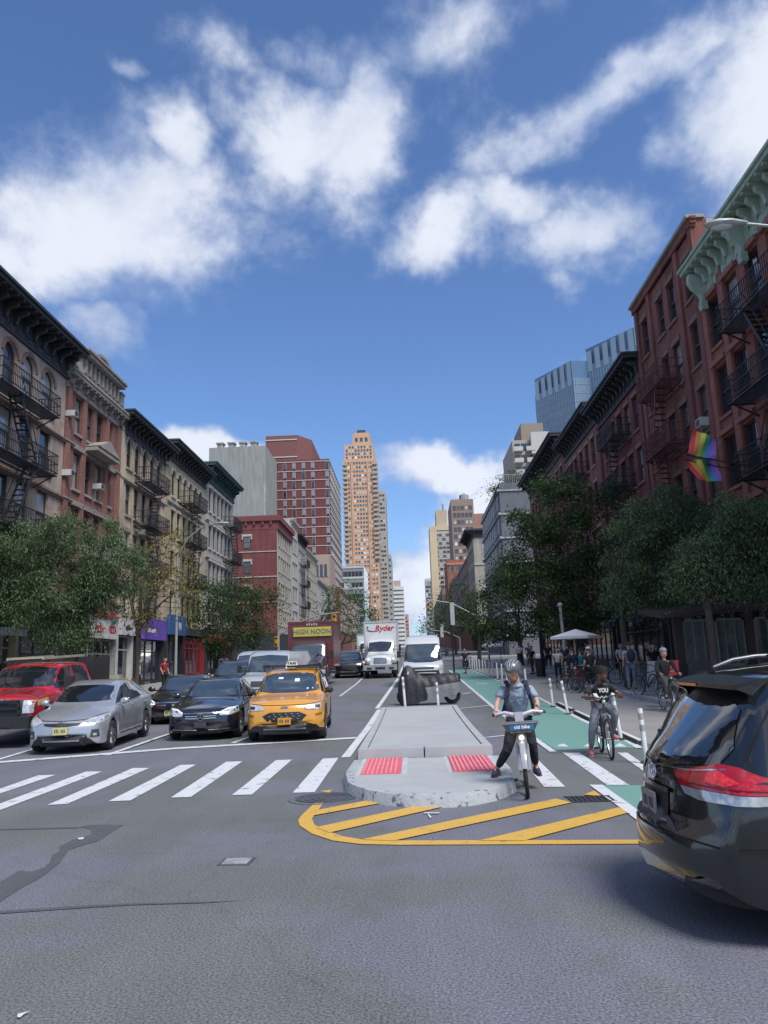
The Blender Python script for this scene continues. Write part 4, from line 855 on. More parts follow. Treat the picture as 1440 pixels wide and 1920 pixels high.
grid_windows(r, c.x-a.x, 4, a.z-zb-2, 5, 18, 1.1, 1.5, fm=mat('dim_window_frame', (.2,.17,.15), .8)); grid_windows(r, d.x-c.x+6, 4, d.z-zb-2, 5, 16, 1.4, 1.5, W0=c.x-a.x, y0=.95)
b = MB(); b.lathe([(1.9,0),(1.9,3.2),(0,4.4)], 14, c=(c.x-a.x-3,8,a.z-zb)); b.build('roof_tank', STG, r, 40)
Yy = 430.; a = WY(806,987,Yy); c = WY(848,987,Yy); YT = mat('yellow_tower_brick', (.60,.50,.33), .85, var=.08, vscale=.1)
r, W, H = block('pale yellow tower with pyramid of windows left of the brown housing block', a.x, c.x+6, Yy, a.z, 25, mat('pale_tower_front', (.50,.45,.37), .85, var=.08, vscale=.1), 'residential_tower'); grid_windows(r, W*.95, 5, H-4, 8, 24, 1.7, 1.4, W0=W*.1)
b = MB(); b.box(-.3, W*.2, -.3, 20, -2, H); b.build('corner_pier', YT, r); b = MB(); b.box(0, W, -.35, -.31, H-2.5, H); b.build('top_band', YT, r)
b = MB(); a2 = WY(817,955,Yy); c2 = WY(838,955,Yy); b.box(a2.x-a.x, c2.x-a.x, 3, 18, H, a2.z-g(Yy)); b.build('roof_block', mat('tan_roof_block', (.48,.40,.30), .85), r); b = MB(); b.tube([(c2.x-a.x-2,5,a2.z-g(Yy)),(c2.x-a.x-2,5,a2.z-g(Yy)+4)], .5, 8); b.build('mast', STG, r)
a = WY(797,1085,620); c = WY(812,1085,620); r, W, H = block('thin white and blue tower at the left edge of the right hand row', a.x, c.x, 620, a.z, 20, mat('white_blue_tower', (.45,.52,.55), .6), 'residential_tower'); grid_windows(r, W, 5, H-2, 3, 16, 2.2, 2.0)
# balcony tower and the two glass towers above the right row
Yr = 190.; a = WY(960,826,Yr); c = WY(1040,815,Yr); d = WY(978,790,Yr); e = WY(1020,790,Yr); CT = mat('tan_concrete_tower', (.37,.34,.29), .85, var=.1, vscale=.2)
r = thing('residential_tower', 'tan concrete tower with stacked balconies in front of the glass towers', 'tower', (a.x, Yr, g(Yr))); zb = g(Yr); W = c.x-a.x
b = MB(); b.box(0, W, 0, 20, -2, a.z-zb); b.build('wall', CT, r); b = MB(); b.box(d.x-a.x, e.x-a.x, 2, 15, a.z-zb, d.z-zb); b.build('roof_block', mat('brown_roof_block', (.27,.22,.18), .85), r)
b = MB(); b.box(W*.42, W*.84, -1.5, -.003, a.z-zb-4, a.z-zb+1.6); b.build('pale_parapet', mat('pale_parapet', (.48,.47,.44), .8), r)
for k in range(14):
    zz = a.z-zb-3.2-k*3.0
    q = MB()
    for (x0, x1) in ((.2, W*.22), (W*.30, W*.5), (W*.76, W*.98)): q = MB(); q.box(x0, x1, -1.6, -.003, zz, zz+.22); q.box(x0, x1, -1.62, -1.5, zz+.22, zz+1.15); q.build('balcony', mat('pale_parapet', (.48,.47,.44), .8), r)
    for u in (.11, .26, .4, .56, .66, .87):
        q = MB(); q.box(W*u-.7, W*u+.7, -.06, -.003, zz+.3, zz+2.3); o = q.build('window', GD, r)
def glass_tower(label, X0, X1, X2, Y, Yd, zt, zt2):
    r = thing('glass_tower', label, 'tower', (X0, Y, g(Y))); zb = g(Y)
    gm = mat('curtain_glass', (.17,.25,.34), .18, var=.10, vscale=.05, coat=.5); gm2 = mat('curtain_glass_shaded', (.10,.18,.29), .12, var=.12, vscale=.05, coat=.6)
    # left face turns away from us, right face towards the street
    b = MB(); P_ = [(0, Yd), (X1-X0, 0), (X2-X0, 2), (X2-X0, Yd+30), (X0*30/Y+6, Yd+30)]
    b.prism([(p[0], p[1]) for p in P_], -2, zt-zb-9); b.build('wall', gm, r)
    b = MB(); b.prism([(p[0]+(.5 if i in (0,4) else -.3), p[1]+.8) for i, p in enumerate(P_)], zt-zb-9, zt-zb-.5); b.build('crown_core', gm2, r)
    n = 6; L = Vector((X1-X0, -Yd)); 
    for i in range(n):       # screen fins standing above the roof
        a0 = Vector((0, Yd))+L*(i/n+.02); a1 = Vector((0, Yd))+L*((i+.72)/n)
        b = MB(); b.prism([(a0.x, a0.y-.1), (a1.x, a1.y-.1), (a1.x, a1.y+.6), (a0.x, a0.y+.6)], zt-zb-12, zt-zb+(1-i/n)*0-.4*(n-i)); b.build('screen_fin', mat('screen_fin', (.33,.42,.48), .25, var=.05, coat=.4), r)
    b = MB()
    for k in range(30):
        zz = zt-zb-12-k*4.
        b.bar((0, Yd-.1, zz), (X1-X0, -.1, zz), .12, .3); b.bar((X1-X0, -.1, zz), (X2-X0, 1.9, zz), .12, .3)
    for k in range(18): t = k/18; b.bar(((X1-X0)*t, Yd*(1-t)-.1, 0), ((X1-X0)*t, Yd*(1-t)-.1, zt-zb-12), .3, .15)
    for k in range(14): t = k/14; b.bar((X1-X0+(X2-X1)*t, 2*t-.1, 0), (X1-X0+(X2-X1)*t, 2*t-.1, zt-zb-9), .3, .15)
    b.build('mullions', mat('mullion_blue', (.20,.29,.36), .4), r, kind='stuff')
    return r
Yg = 330.; a, c, d = WY(1016,690,Yg), WY(1072,673,Yg), WY(1135,671,Yg); glass_tower('lower blue glass tower with finned crown, left of its twin', a.x, c.x, d.x, Yg, 22, c.z, a.z)
Yg = 310.; a, c, d = WY(1120,638,Yg), WY(1190,610,Yg), WY(1230,609,Yg); glass_tower('higher blue glass tower with finned crown rising over the red brick row', a.x, c.x, d.x, Yg, 22, c.z, a.z)
# window air conditioners on the sills
ACW = mat('ac_casing', (.48,.49,.47), .5, var=.1)
def ac(p, side, label, s=.78):
    t = thing('air_conditioner', label, 'air conditioner', p, PI/2 if side == 'L' else -PI/2)
    b = MB(); b.box(-.3*s, .3*s, -.42, .1, 0, .38*s); b.build('casing', ACW, t)
    b = MB(); 
    for k in range(7): b.box(-.22*s, .22*s, -.435, -.421, .05+k*.042*s, .07+k*.042*s)
    b.build('grille', FRW, t)
for (x, y, lb) in ((128,782,'white window air conditioner high on the red brick building with pediment'), (178,918,'large white air conditioner on the stone balcony of the red brick building'), (121,893,'white air conditioner low beside the mottled beige building'), (262,1003,'pale air conditioner between the fire escapes of the tan brick building')):
    ac(WX(x, y, -16.95), 'L', lb)
ac(WX(1328,800,12.95), 'R', 'white window air conditioner above the rainbow flags', .95)
# ================================================================== vehicles
def pchip(tbl):
    xs_ = np.array([t[0] for t in tbl], float); ys_ = np.array([t[1] for t in tbl], float)
    h = np.diff(xs_); dl = np.diff(ys_)/h; d = np.zeros(len(xs_))
    for i in range(1, len(xs_)-1):
        if dl[i-1]*dl[i] > 0: w1, w2 = 2*h[i]+h[i-1], h[i]+2*h[i-1]; d[i] = (w1+w2)/(w1/dl[i-1]+w2/dl[i])
    d[0], d[-1] = dl[0], dl[-1]
    def f(x):
        x = min(max(x, xs_[0]), xs_[-1]); i = int(min(np.searchsorted(xs_, x, 'right')-1, len(h)-1)); t = (x-xs_[i])/h[i]
        return float((2*t**3-3*t**2+1)*ys_[i]+(t**3-2*t**2+t)*h[i]*d[i]+(-2*t**3+3*t**2)*ys_[i+1]+(t**3-t**2)*h[i]*d[i+1])
    return f
def paintm(name, col, metal=.0, rough=.28): return mat(name, col, rough, metal, var=.03, vscale=1.5, coat=1.0, spec=.5)
CLAD = mat('black_cladding', (.02,.021,.023), .55, var=.1); TYR = mat('tyre_rubber', (.022,.022,.023), .85, var=.15, vscale=20); ALU = mat('alloy', (.42,.43,.45), .3, .85, var=.05)
CGL = mat('car_glass', (.035,.05,.065), .03, var=.35, vscale=1.6, coat=.8, spec=1.0); CGD = mat('dark_car_glass', (.012,.014,.017), .03, var=0, coat=.9, spec=1.0)
CHR = mat('chrome', (.62,.63,.65), .12, 1.0, var=0); LMP = mat('lamp_lens', (.50,.53,.56), .08, .3, var=.45, vscale=14, coat=1.0); RLP = mat('red_lens', (.42,.008,.018), .10, var=.35, vscale=9, coat=1.0); SEAM = mat('seam', (.006,.006,.007), .8, var=0)
AMB = mat('amber_lens', (.55,.18,.02), .1, var=.2, coat=1.0)
NPL = mat('plate_yellow', (.55,.50,.20), .4, var=.2, vscale=30); NPO = mat('plate_orange', (.62,.30,.03), .4, var=.2, vscale=30); NPW = mat('plate_white', (.5,.5,.47), .4, var=.2, vscale=30)
class Car:
    """local space: x across, y along with the nose at y=0 pointing to -y, z up"""
    def __init__(s, name, label, cat, L, W, top, belt, wid, wr, wheels, rw, sill=.22, bow_f=.18, bow_r=.10, Hg=.42, paint=None, low=None, clad=0, N=90, under=.17):
        s.root = thing(name, label, cat); s.L, s.W, s.wheels, s.rw = L, W, wheels, rw
        T, B, Wd = pchip(top), pchip(belt), pchip(wid); lowf = pchip(low) if low else (lambda x: sill)
        ss = np.linspace(0, L, 1500); tt = np.array([T(x) for x in ss]); ww = np.array([Wd(x) for x in ss]); bb = np.array([B(x) for x in ss])
        al = np.concatenate([[0], np.cumsum(np.sqrt(np.diff(ss)**2+np.diff(tt)**2+np.diff(ww)**2*1.5+np.diff(bb)**2))])
        st = set(np.round(np.interp(np.linspace(0, al[-1], N), al, ss), 4))
        ra = rw+.055; zc = rw
        for xw in wheels:
            for a in np.linspace(0, PI, 17): st.add(round(xw+ra*math.cos(a), 4))
            st.add(round(xw-ra-.004, 4)); st.add(round(xw+ra+.004, 4))
        st = sorted(x for x in st if 0 <= x <= L)
        rows = []
        for x in st:
            w_, zt, zb = Wd(x), T(x), min(B(x), T(x)-.004); zs = lowf(x); zu = max(under, zs-.06) if zs < .5 else zs-.05
            ar = zs
            for xw in wheels:
                if abs(x-xw) < ra: ar = max(ar, zc+math.sqrt(max(ra*ra-(x-xw)**2, 0)))
            ar = min(ar, zb-.05); tg = min(max((zt-zb)/Hg, 0), 1); tg = tg*tg*(3-2*tg)
            hw = max(zb-ar, .02)
            P_ = [(0, zu), (w_*.64, zu), (w_*.65, max(ar, zu)), (w_*.955, ar), (w_*.985, ar+hw*.10), (w_, ar+hw*.42), (w_*.997, ar+hw*.70), (w_*.978, zb-.03*min(1, hw*4)), (w_*.955, zb)]
            yb = w_*.93; ye = yb*(1-tg)+min(wr, yb)*tg
            for k, (fy, dz) in enumerate(((1.0, 0), (.5, .5), (.0, .90), (-.10, .955), (-.28, .982), (-.6, .995), (-1, 1))):
                if fy >= 0: y_g = ye+(yb-ye)*fy; z_g = zb+(zt-zb)*(dz) 
                else: y_g = ye*(1+fy); z_g = zb+(zt-zb)*dz
                yh = yb*(1-k/6.); z_h = zb+(zt-zb)*(1-(yh/yb)**2)
                P_.append((y_g*tg+yh*(1-tg), z_g*tg+z_h*(1-tg)))
            rows.append((x, w_, P_))
        n = len(rows[0][2]); mb = MB(); vs = []
        for x, w_, P_ in rows:
            full = P_+[(-y, z) for y, z in P_[-2:0:-1]]
            for y, z in full:
                k = (y/s.W*2)**2
                yy = x+bow_f*k*math.exp(-x/.55)-bow_r*k*math.exp(-(L-x)/.5)
                vs.append((y, yy, z))
        m_ = 2*n-2; fs = []; mi = []
        for i in range(len(rows)-1):
            for j in range(m_):
                q = (i*m_+j, (i+1)*m_+j, (i+1)*m_+(j+1) % m_, i*m_+(j+1) % m_)
                fs.append(q); jj = j if j < n-1 else m_-1-j
                mi.append(1 if jj <= 3 - (0 if clad else 1) or (clad and jj <= 3) else 0)
        fs.append(tuple(range(m_))); fs.append(tuple(range((len(rows)-1)*m_, len(rows)*m_))[::-1]); mi += [0, 0]
        mb.v, mb.f, mb.m = vs, fs, mi
        s.body = mb.build('body', [paint, CLAD], s.root, 38); s.paint = paint
        s.bvh = BVHTree.FromPolygons([Vector(v) for v in vs], fs)
        s.ra = ra
    def decal(s, name, poly, mode, m, off=.006, sub=.07, parent=None, smooth=True, both=False, thick=0.):
        if name in ('windshield', 'side_window', 'rear_window'): off, sub = .011, min(sub, .055)
        elif len(poly) > 3: off += .004
        if both:
            s.decal(name, [(-a, b) if mode in ('front', 'rear', 'top') else (a, b) for a, b in poly], 'right' if mode == 'left' else mode, m, off, sub, parent, smooth)
        pts = [Vector(p) for p in poly]
        if sum(a.x*b.y-b.x*a.y for a, b in zip(pts, pts[1:]+pts[:1])) < 0: pts = pts[::-1]
        bd = []
        for a, b in zip(pts, pts[1:]+pts[:1]):
            k = max(1, int((b-a).length/sub+.5)); bd += [a.lerp(b, i/k) for i in range(k)]
        nb = len(bd); ex = []
        x0, x1 = min(p.x for p in bd), max(p.x for p in bd); y0, y1 = min(p.y for p in bd), max(p.y for p in bd)
        def inside(p):
            c = False
            for a, b in zip(pts, pts[1:]+pts[:1]):
                if (a.y > p.y) != (b.y > p.y) and p.x < (b.x-a.x)*(p.y-a.y)/(b.y-a.y)+a.x: c = not c
            return c
        y = y0+sub/2
        while y < y1:
            x = x0+sub/2
            while x < x1:
                p = Vector((x, y))
                if inside(p) and min((p-q).length for q in bd) > sub*.4: ex.append(p)
                x += sub
            y += sub
        r_ = delaunay_2d_cdt(bd+ex, [], [list(range(nb))], 1, 1e-5)
        q45 = .70710678; DG = {'diag_left': (Vector((q45,-q45,0)), Vector((q45,q45,0))), 'diag_right': (Vector((-q45,-q45,0)), Vector((-q45,q45,0)))}
        D = DG[mode][0] if mode in DG else {'front': Vector((0,1,0)), 'rear': Vector((0,-1,0)), 'left': Vector((1,0,0)), 'right': Vector((-1,0,0)), 'top': Vector((0,0,-1))}[mode]
        vs = []; last = None
        for v in r_[0]:
            if mode in ('front', 'rear'): o = Vector((v.x, -3 if mode == 'front' else s.L+3, v.y))
            elif mode in DG: o = DG[mode][1]*v.x-D*4+DG[mode][0]*0+Vector((0,0,v.y)); o = DG[mode][1]*v.x + D*(-9) + Vector((0,0,v.y))
            elif mode in ('left', 'right'): o = Vector((-3 if mode == 'left' else 3, v.x, v.y))
            else: o = Vector((v.x, v.y, 6))
            h = s.bvh.ray_cast(o, D)
            if h[0] is None: h = s.bvh.find_nearest(last or o); 
            last = h[0]; p = h[0]-D*off; vs.append(tuple(p))
        fs = [tuple(f) for f in r_[2]]
        if mode in ('rear', 'left', 'top'): fs = fs if mode != 'rear' else [f[::-1] for f in fs]
        mb = MB(); mb.add(vs, fs)
        o = mb.build(name, m, parent or s.root, 40 if smooth else None); return o
    def box_mirrors(s, y, z, sz, gap):
        for sd_ in (-1, 1):
            x = sd_*(s.W/2+gap+sz[0]); b = MB(); b.prism([(x-sz[0],z-sz[2]),(x+sz[0],z-sz[2]),(x+sz[0]*.9,z+sz[2]),(x-sz[0]*.9,z+sz[2])], y-sz[1], y+sz[1], fn=lambda a, c_, d_: (a, d_, c_)); b.bar((sd_*(s.W/2-.1), y+.03, z-sz[2]*.5), (x, y, z-sz[2]*.5), .04); b.bar((sd_*(s.W/2-.1), y+.03, z+sz[2]*.4), (x, y, z+sz[2]*.4), .03); b.build('mirror', CLAD, s.root)
    def seam(s, pts, mode, w_=.012, m=None, name='seam', off=.004):
        P_ = [Vector(p) for p in pts]; L_, R_ = [], []
        for i, p in enumerate(P_):
            d = (P_[min(i+1, len(P_)-1)]-P_[max(0, i-1)]).normalized(); q = Vector((-d.y, d.x))*w_/2; L_.append(p+q); R_.append(p-q)
        return s.decal(name, [tuple(p) for p in L_+R_[::-1]], mode, m or SEAM, off, .08)
    def wheel_set(s, spokes=10, rim=ALU, rr=None, w_=.20, inset=.015, steer=0.):
        rr = rr or s.rw*.68; r = s.rw
        def mk():
            a = MB(); a.lathe([(rr,0),(rr,.03),(rr-.025,.05),(rr-.03,w_*.6)], 32, 'X'); a.lathe([(.035,.0),(.06,.012),(.065,.05)], 16, 'X'); a.lathe([(0,.0),(.035,.0)], 12, 'X')
            for k in range(spokes):
                t = 2*PI*k/spokes; a.bar((.035, .05*math.cos(t), .05*math.sin(t)), (.02, (rr-.01)*math.cos(t), (rr-.01)*math.sin(t)), .05 if spokes < 8 else .03, .025)
            a.lathe([(0,.10),(rr*.97,.10)], 24, 'X', mi=1)
            m1 = a.mesh('wheel', [rim, CLAD], 40)
            b = MB(); b.lathe([(rr-.01,.02),(rr+.005,-.004),(r-.045,-.008),(r-.012,.012),(r,.035),(r,w_-.035),(r-.012,w_-.012),(rr,w_)], 36, 'X')
            return m1, b.mesh('tyre', TYR, 40)
        m1, m2 = mk()
        for xw in s.wheels:
            for sd_ in (-1, 1):
                h = None
                o = put('wheel', m1, s.root, loc=(sd_*(s.W/2-inset), xw, r)); o.rotation_euler = (0, 0, (0 if sd_ < 0 else PI)); put('tyre', m2, o)
    def box(s, name, m, *a, parent=None, smooth=None):
        b = MB(); b.box(*a); return b.build(name, m, parent or s.root, smooth)
    def y_at(s, x, z, mode='front'):
        D = Vector((0,1,0)) if mode == 'front' else Vector((0,-1,0)); h = s.bvh.ray_cast(Vector((x, -3 if mode == 'front' else s.L+3, z)), D); return h[0].y
    def mirrors(s, y, z, m=None, sz=(.12,.07,.085), gap=.02):
        for sd_ in (-1, 1):
            b = MB(); b.ball((sd_*(s.W/2+gap+sz[0]*.55), y, z), *sz, 14, 8); b.bar((sd_*(s.W/2-.12), y+.03, z-.06), (sd_*(s.W/2+.06), y, z-.04), .05, .04); o = b.build('mirror', m or s.paint, s.root, 50)
            q = MB(); q.box(sd_*(s.W/2+gap+sz[0]*.55)-.08, sd_*(s.W/2+gap+sz[0]*.55)+.08, y+.055, y+.068, z-.055, z+.055); q.build('glass', CHR, o)
    def plate(s, z, m, mode='front', x=0., w_=.305, h=.155):
        y = min(s.y_at(x, z+k_, mode) for k_ in (-.06,0,.06)) if mode == 'front' else max(s.y_at(x, z+k_, mode) for k_ in (-.06,0,.06)); d = -.02 if mode == 'front' else .02
        b = MB(); b.box(x-w_/2, x+w_/2, *sorted((y+d*.2, y+d)), z-h/2, z+h/2); o = b.build('licence_plate', m, s.root)
        b = MB()
        for k in range(7): 
            if k != 3: b.box(x-.115+k*.034, x-.115+k*.034+.02, *sorted((y+d, y+d*1.15)), z-.035, z+.035)
        b.build('embossed_marks', mat('plate_marks', (.06,.06,.10), .5, var=0), o)
    def place(s, x, y, rz=0., sc=1., dz=0.):
        s.root.location = (x, y, g(y+s.L*.5*sc)-(.0)+dz - GS*s.L*.0); s.root.rotation_euler = (R(0), 0, rz); s.root.scale = (sc, sc, sc)
        if y > 16: s.root.rotation_euler = (math.atan(GS), 0, rz); s.root.location.z = g(y)
        return s
def side_lines(c, y0, y1, y2, z0, z1, front_door_top=None):
    for y in (y0, y1, y2):
        for md in ('left', 'right'): c.seam([(y, z0), (y-.01, (z0+z1)/2), (y, z1)], md)
def handles(c, ys_, z, m=None):
    for y in ys_:
        for sd_ in (-1, 1):
            h = c.bvh.ray_cast(Vector((sd_*3, y, z)), Vector((-sd_, 0, 0)))[0]
            b = MB(); b.tube([(h.x-sd_*.0, y-.09, z), (h.x+sd_*.03, y-.06, z), (h.x+sd_*.03, y+.06, z), (h.x, y+.09, z)], .012, 6); b.build('door_handle', m or c.paint, c.root, 50)
# ------------------------------------------------------------------ silver hatchback
SIL = paintm('silver_paint', (.42,.44,.47), .55, .3)
c = Car('hatchback_car', 'silver hatchback car waiting nearest the crosswalk in front of the red pickup', 'car', 4.46, 1.745,
        [(0,.44),(.03,.56),(.09,.66),(.25,.76),(.6,.89),(1.02,1.01),(1.5,1.25),(1.95,1.42),(2.4,1.49),(3.0,1.455),(3.6,1.33),(4.1,1.15),(4.27,1.02),(4.38,.86),(4.44,.6),(4.46,.5)],
        [(0,.42),(.05,.60),(.2,.70),(.6,.80),(1.1,.88),(2.5,.94),(3.6,1.0),(4.1,1.03),(4.3,.95),(4.46,.46)],
        [(0,.60),(.05,.70),(.2,.80),(.6,.862),(1.2,.872),(3.4,.872),(4.0,.85),(4.3,.78),(4.46,.64)], .60, (.83, 3.53), .315, bow_f=.30, bow_r=.16, Hg=.44, paint=SIL, low=[(0,.33),(.08,.20),(.4,.18),(4.0,.2),(4.4,.28),(4.46,.38)])
c.decal('windshield', [(-.70,1.06),(-.35,1.04),(.35,1.04),(.70,1.06),(.56,1.35),(.30,1.385),(-.30,1.385),(-.56,1.35)], 'front', CGD, .004, .09)
for md in ('left', 'right'):
    c.decal('side_window', [(1.30,.965),(1.6,1.13),(2.0,1.33),(2.42,1.405),(2.50,1.405),(2.50,1.0)], md, CGD, .004)
    c.decal('side_window', [(2.56,1.0),(2.56,1.405),(2.9,1.39),(3.35,1.28),(3.62,1.15),(3.55,1.06)], md, CGD, .004)
    c.seam([(1.28,.40),(1.25,.7),(1.33,.95)], md); c.seam([(2.50,.26),(2.53,.95)], md); c.seam([(3.20,.6),(3.42,.8),(3.55,1.03)], md)
    c.seam([(1.35,.30),(3.0,.29)], md, .02)
handles(c, (2.28, 3.25), .88); c.mirrors(1.42, 1.02, sz=(.105,.065,.075), gap=.0)
c.decal('headlight', [(-.84,.80),(-.52,.735),(-.46,.68),(-.60,.60),(-.78,.62),(-.86,.70)], 'front', LMP, .006, .05, both=True)
c.decal('grille', [(-.42,.655),(.42,.655),(.36,.605),(.12,.585),(-.12,.585),(-.36,.605)], 'front', BK, .005, .06)
c.decal('lower_intake', [(-.52,.40),(.52,.40),(.56,.30),(-.56,.30)], 'front', BK, .006, .08)
c.decal('fog_lamp_recess', [(-.74,.50),(-.62,.50),(-.60,.34),(-.76,.34)], 'front', FRW, .006, .05, both=True)
c.decal('fog_lamp', [(-.71,.42),(-.65,.42),(-.65,.37),(-.71,.37)], 'front', LMP, .014, .05, both=True)
c.seam([(-.80,.82),(-.45,.71),(0,.695),(.45,.71),(.80,.82)], 'front', .012)
y_ = c.y_at(0, .63); b = MB(); b.lathe([(.062,-.012),(.075,-.012),(.075,.0),(.062,.0)], 24, 'Y', (0,y_-.01,.645)); b.lathe([(.030,-.014),(.040,-.014)], 18, 'Y', (0,y_-.01,.645)); b.bar((-.05,y_-.022,.665),(.05,y_-.022,.665),.012); b.bar((0,y_-.022,.60),(0,y_-.022,.69),.012); b.build('emblem', CHR, c.root, 40)
c.plate(.50, NPL); c.wheel_set(10, rr=.205)
c.place(-7.62, 17.0-.1, R(3))
# ------------------------------------------------------------------ yellow taxi
def front_emblem_oval(c, z, rx=.075, rz=.035, m=None):
    y_ = c.y_at(0, z); b = MB(); n_ = 20
    b.add([(rx*k*math.cos(2*PI*i/n_), y_-.015, z+rz*k*math.sin(2*PI*i/n_)) for k in (1., .7) for i in range(n_)], [(i, (i+1) % n_, n_+(i+1) % n_, n_+i) for i in range(n_)]+[tuple(range(n_, 2*n_))])
    b.build('emblem', m or CHR, c.root)
TXY = paintm('taxi_yellow', (.66,.30,.028), .0, .25)
def taxi(label, detail=True):
    c = Car('taxi', label, 'taxi', 4.58, 1.88,
        [(0,.50),(.02,.68),(.08,.84),(.22,.93),(.6,1.0),(1.15,1.08),(1.6,1.36),(1.95,1.55),(2.5,1.63),(3.4,1.62),(4.0,1.54),(4.22,1.38),(4.42,1.10),(4.52,.9),(4.56,.7),(4.58,.5)],
        [(0,.48),(.04,.72),(.15,.86),(.5,.93),(1.15,.99),(3.0,1.06),(4.1,1.10),(4.4,.98),(4.58,.48)],
        [(0,.72),(.05,.80),(.2,.88),(.5,.925),(1.0,.94),(3.6,.94),(4.2,.90),(4.45,.84),(4.58,.72)], .68, (.88, 3.59), .355, bow_f=.20, bow_r=.14, Hg=.44, paint=TXY, clad=1, low=[(0,.40),(.08,.27),(.4,.22),(4.2,.24),(4.5,.34),(4.58,.42)])
    c.decal('windshield', [(-.76,1.12),(-.4,1.08),(.4,1.08),(.76,1.12),(.64,1.49),(.35,1.545),(-.35,1.545),(-.64,1.49)], 'front', CGL, .004, .09)
    for md in ('left', 'right'):
        c.decal('side_window', [(1.40,1.07),(1.75,1.30),(2.05,1.46),(2.55,1.53),(2.55,1.10)], md, CGD, .004)
        c.decal('side_window', [(2.62,1.10),(2.62,1.53),(3.2,1.525),(3.50,1.48),(3.42,1.14)], md, CGD, .004)
        c.decal('side_window', [(3.5,1.15),(3.58,1.46),(3.85,1.40),(4.05,1.24),(3.9,1.17)], md, CGD, .004)
        c.seam([(1.33,.38),(1.28,.7),(1.40,1.05)], md); c.seam([(2.58,.36),(2.60,1.08)], md); c.seam([(3.30,.7),(3.52,.95),(3.48,1.12)], md)
        c.seam([(1.3,.33),(3.15,.31)], md, .10, CLAD, 'sill_cladding', .006)
        for xw in c.wheels:
            P_ = [(xw+(c.ra+.035)*math.cos(a), .355+(c.ra+.035)*math.sin(a)) for a in np.linspace(.05, PI-.05, 15)]; c.seam(P_, md, .065, CLAD, 'arch_trim', .006)
    handles(c, (2.35, 3.3), .96); c.mirrors(1.52, 1.10, CLAD, sz=(.10,.06,.085), gap=.0)
    c.decal('headlight', [(-.90,.88),(-.62,.865),(-.46,.80),(-.48,.755),(-.70,.735),(-.88,.76)], 'front', LMP, .008, .05, both=True)
    c.decal('headlight_core', [(-.82,.84),(-.70,.835),(-.70,.775),(-.82,.775)], 'front', BK, .011, .05, both=True)
    c.decal('grille', [(-.34,.70),(.34,.70),(.52,.62),(.40,.50),(.26,.465),(-.26,.465),(-.40,.50),(-.52,.62)], 'front', BK, .006, .07)
    for j in range(4):
        for i in range(-6, 7):
            x, z = i*.07+(j % 2)*.035, .50+j*.053
            if abs(x) < .42-abs(z-.6)*1.3: c.decal('grille_stud', [(x-.02,z-.005),(x+.02,z-.005),(x+.02,z+.008),(x-.02,z+.008)], 'front', FRL if (i+j) % 2 else FRW, .012, .1) if detail else None
    c.decal('lower_intake', [(-.64,.42),(-.50,.45),(.50,.45),(.64,.42),(.74,.34),(-.74,.34)], 'front', BK, .009, .08)
    c.decal('skid_plate', [(-.5,.335),(.5,.335),(.48,.30),(-.48,.30)], 'front', mat('skid_silver', (.33,.34,.35), .4, .5), .012, .1)
    c.decal('air_curtain', [(-.86,.66),(-.72,.64),(-.72,.60),(-.86,.61)], 'front', mat('dark_yellow', (.28,.12,.012), .4), .006, .05, both=True)
    c.seam([(-.86,.90),(-.5,.86),(0,.855),(.5,.86),(.86,.90)], 'front', .012); front_emblem_oval(c, .80, .09, .036)
    c.plate(.50, NPO); c.wheel_set(10, rr=.235)
    rf = MB(); rf.tube([(-.66,1.75,1.60),(-.68,1.9,1.675),(-.69,2.5,1.70),(-.68,3.5,1.68),(-.66,3.7,1.60)], .02, 6); rf.tube([(.66,1.75,1.60),(.68,1.9,1.675),(.69,2.5,1.70),(.68,3.5,1.68),(.66,3.7,1.60)], .02, 6); rf.build('roof_rail', CLAD, c.root, 50)
    b = MB(); b.box(-.72,.72,2.10,2.18,1.68,1.715); b.box(-.72,.72,3.0,3.08,1.68,1.715); b.box(-.74,-.60,2.0,2.3,1.66,1.75); b.build('roof_bar', CLAD, c.root)
    b = MB(); b.add([(-.16,2.05,1.72),(.16,2.05,1.72),(.16,2.25,1.72),(-.16,2.25,1.72),(-.12,2.09,1.83),(.12,2.09,1.83),(.12,2.21,1.83),(-.12,2.21,1.83)], [(4,5,6,7),(0,1,5,4),(1,2,6,5),(2,3,7,6),(3,0,4,7)]); rl = b.build('roof_light', mat('roof_light_white', (.55,.53,.45), .4), c.root)
    text_mesh('lettering', 'TAXI', .11, BK, rl, .004, Matrix.Translation((0,2.055,1.775)) @ UPRIGHT, .002)
    return c
c = taxi('yellow taxi with roof sign standing closest to the concrete island')
ad = MB(); ad.prism([(-.16,1.72),(.52,1.72),(.36,2.07),(-.02,2.07)], 2.35, 3.0, fn=lambda x, y, z: (x, z, y)); adp = ad.build('advertising_box', mat('ad_grey', (.33,.34,.36), .5, var=.4, vscale=4), c.root)
ad = MB(); ad.prism([(.40,1.73),(.74,1.73),(.72,1.9),(.52,1.92)], 2.3, 2.9, fn=lambda x, y, z: (x, z, y)); ad.tube([(.72,2.2,1.74),(.80,2.4,1.9),(.70,2.7,2.0),(.5,2.9,1.86)], .035, 6); ad.build('advertising_panel', mat('ad_dark', (.10,.10,.13), .5, var=.6, vscale=6), c.root)
for (x0, x1, z0, z1) in ((-.30,-.18,1.40,1.44),(.12,.24,1.33,1.40),(.44,.60,1.14,1.18)): c.decal('sticker', [(x0,z0),(x1,z0),(x1,z1),(x0,z1)], 'front', WT, .009, .2)
c.place(-2.93, 17.88, R(3.5), .97)
c2 = taxi('distant yellow taxi beyond the dark suv', False); c2.place(-4.2, 61.5, R(2))
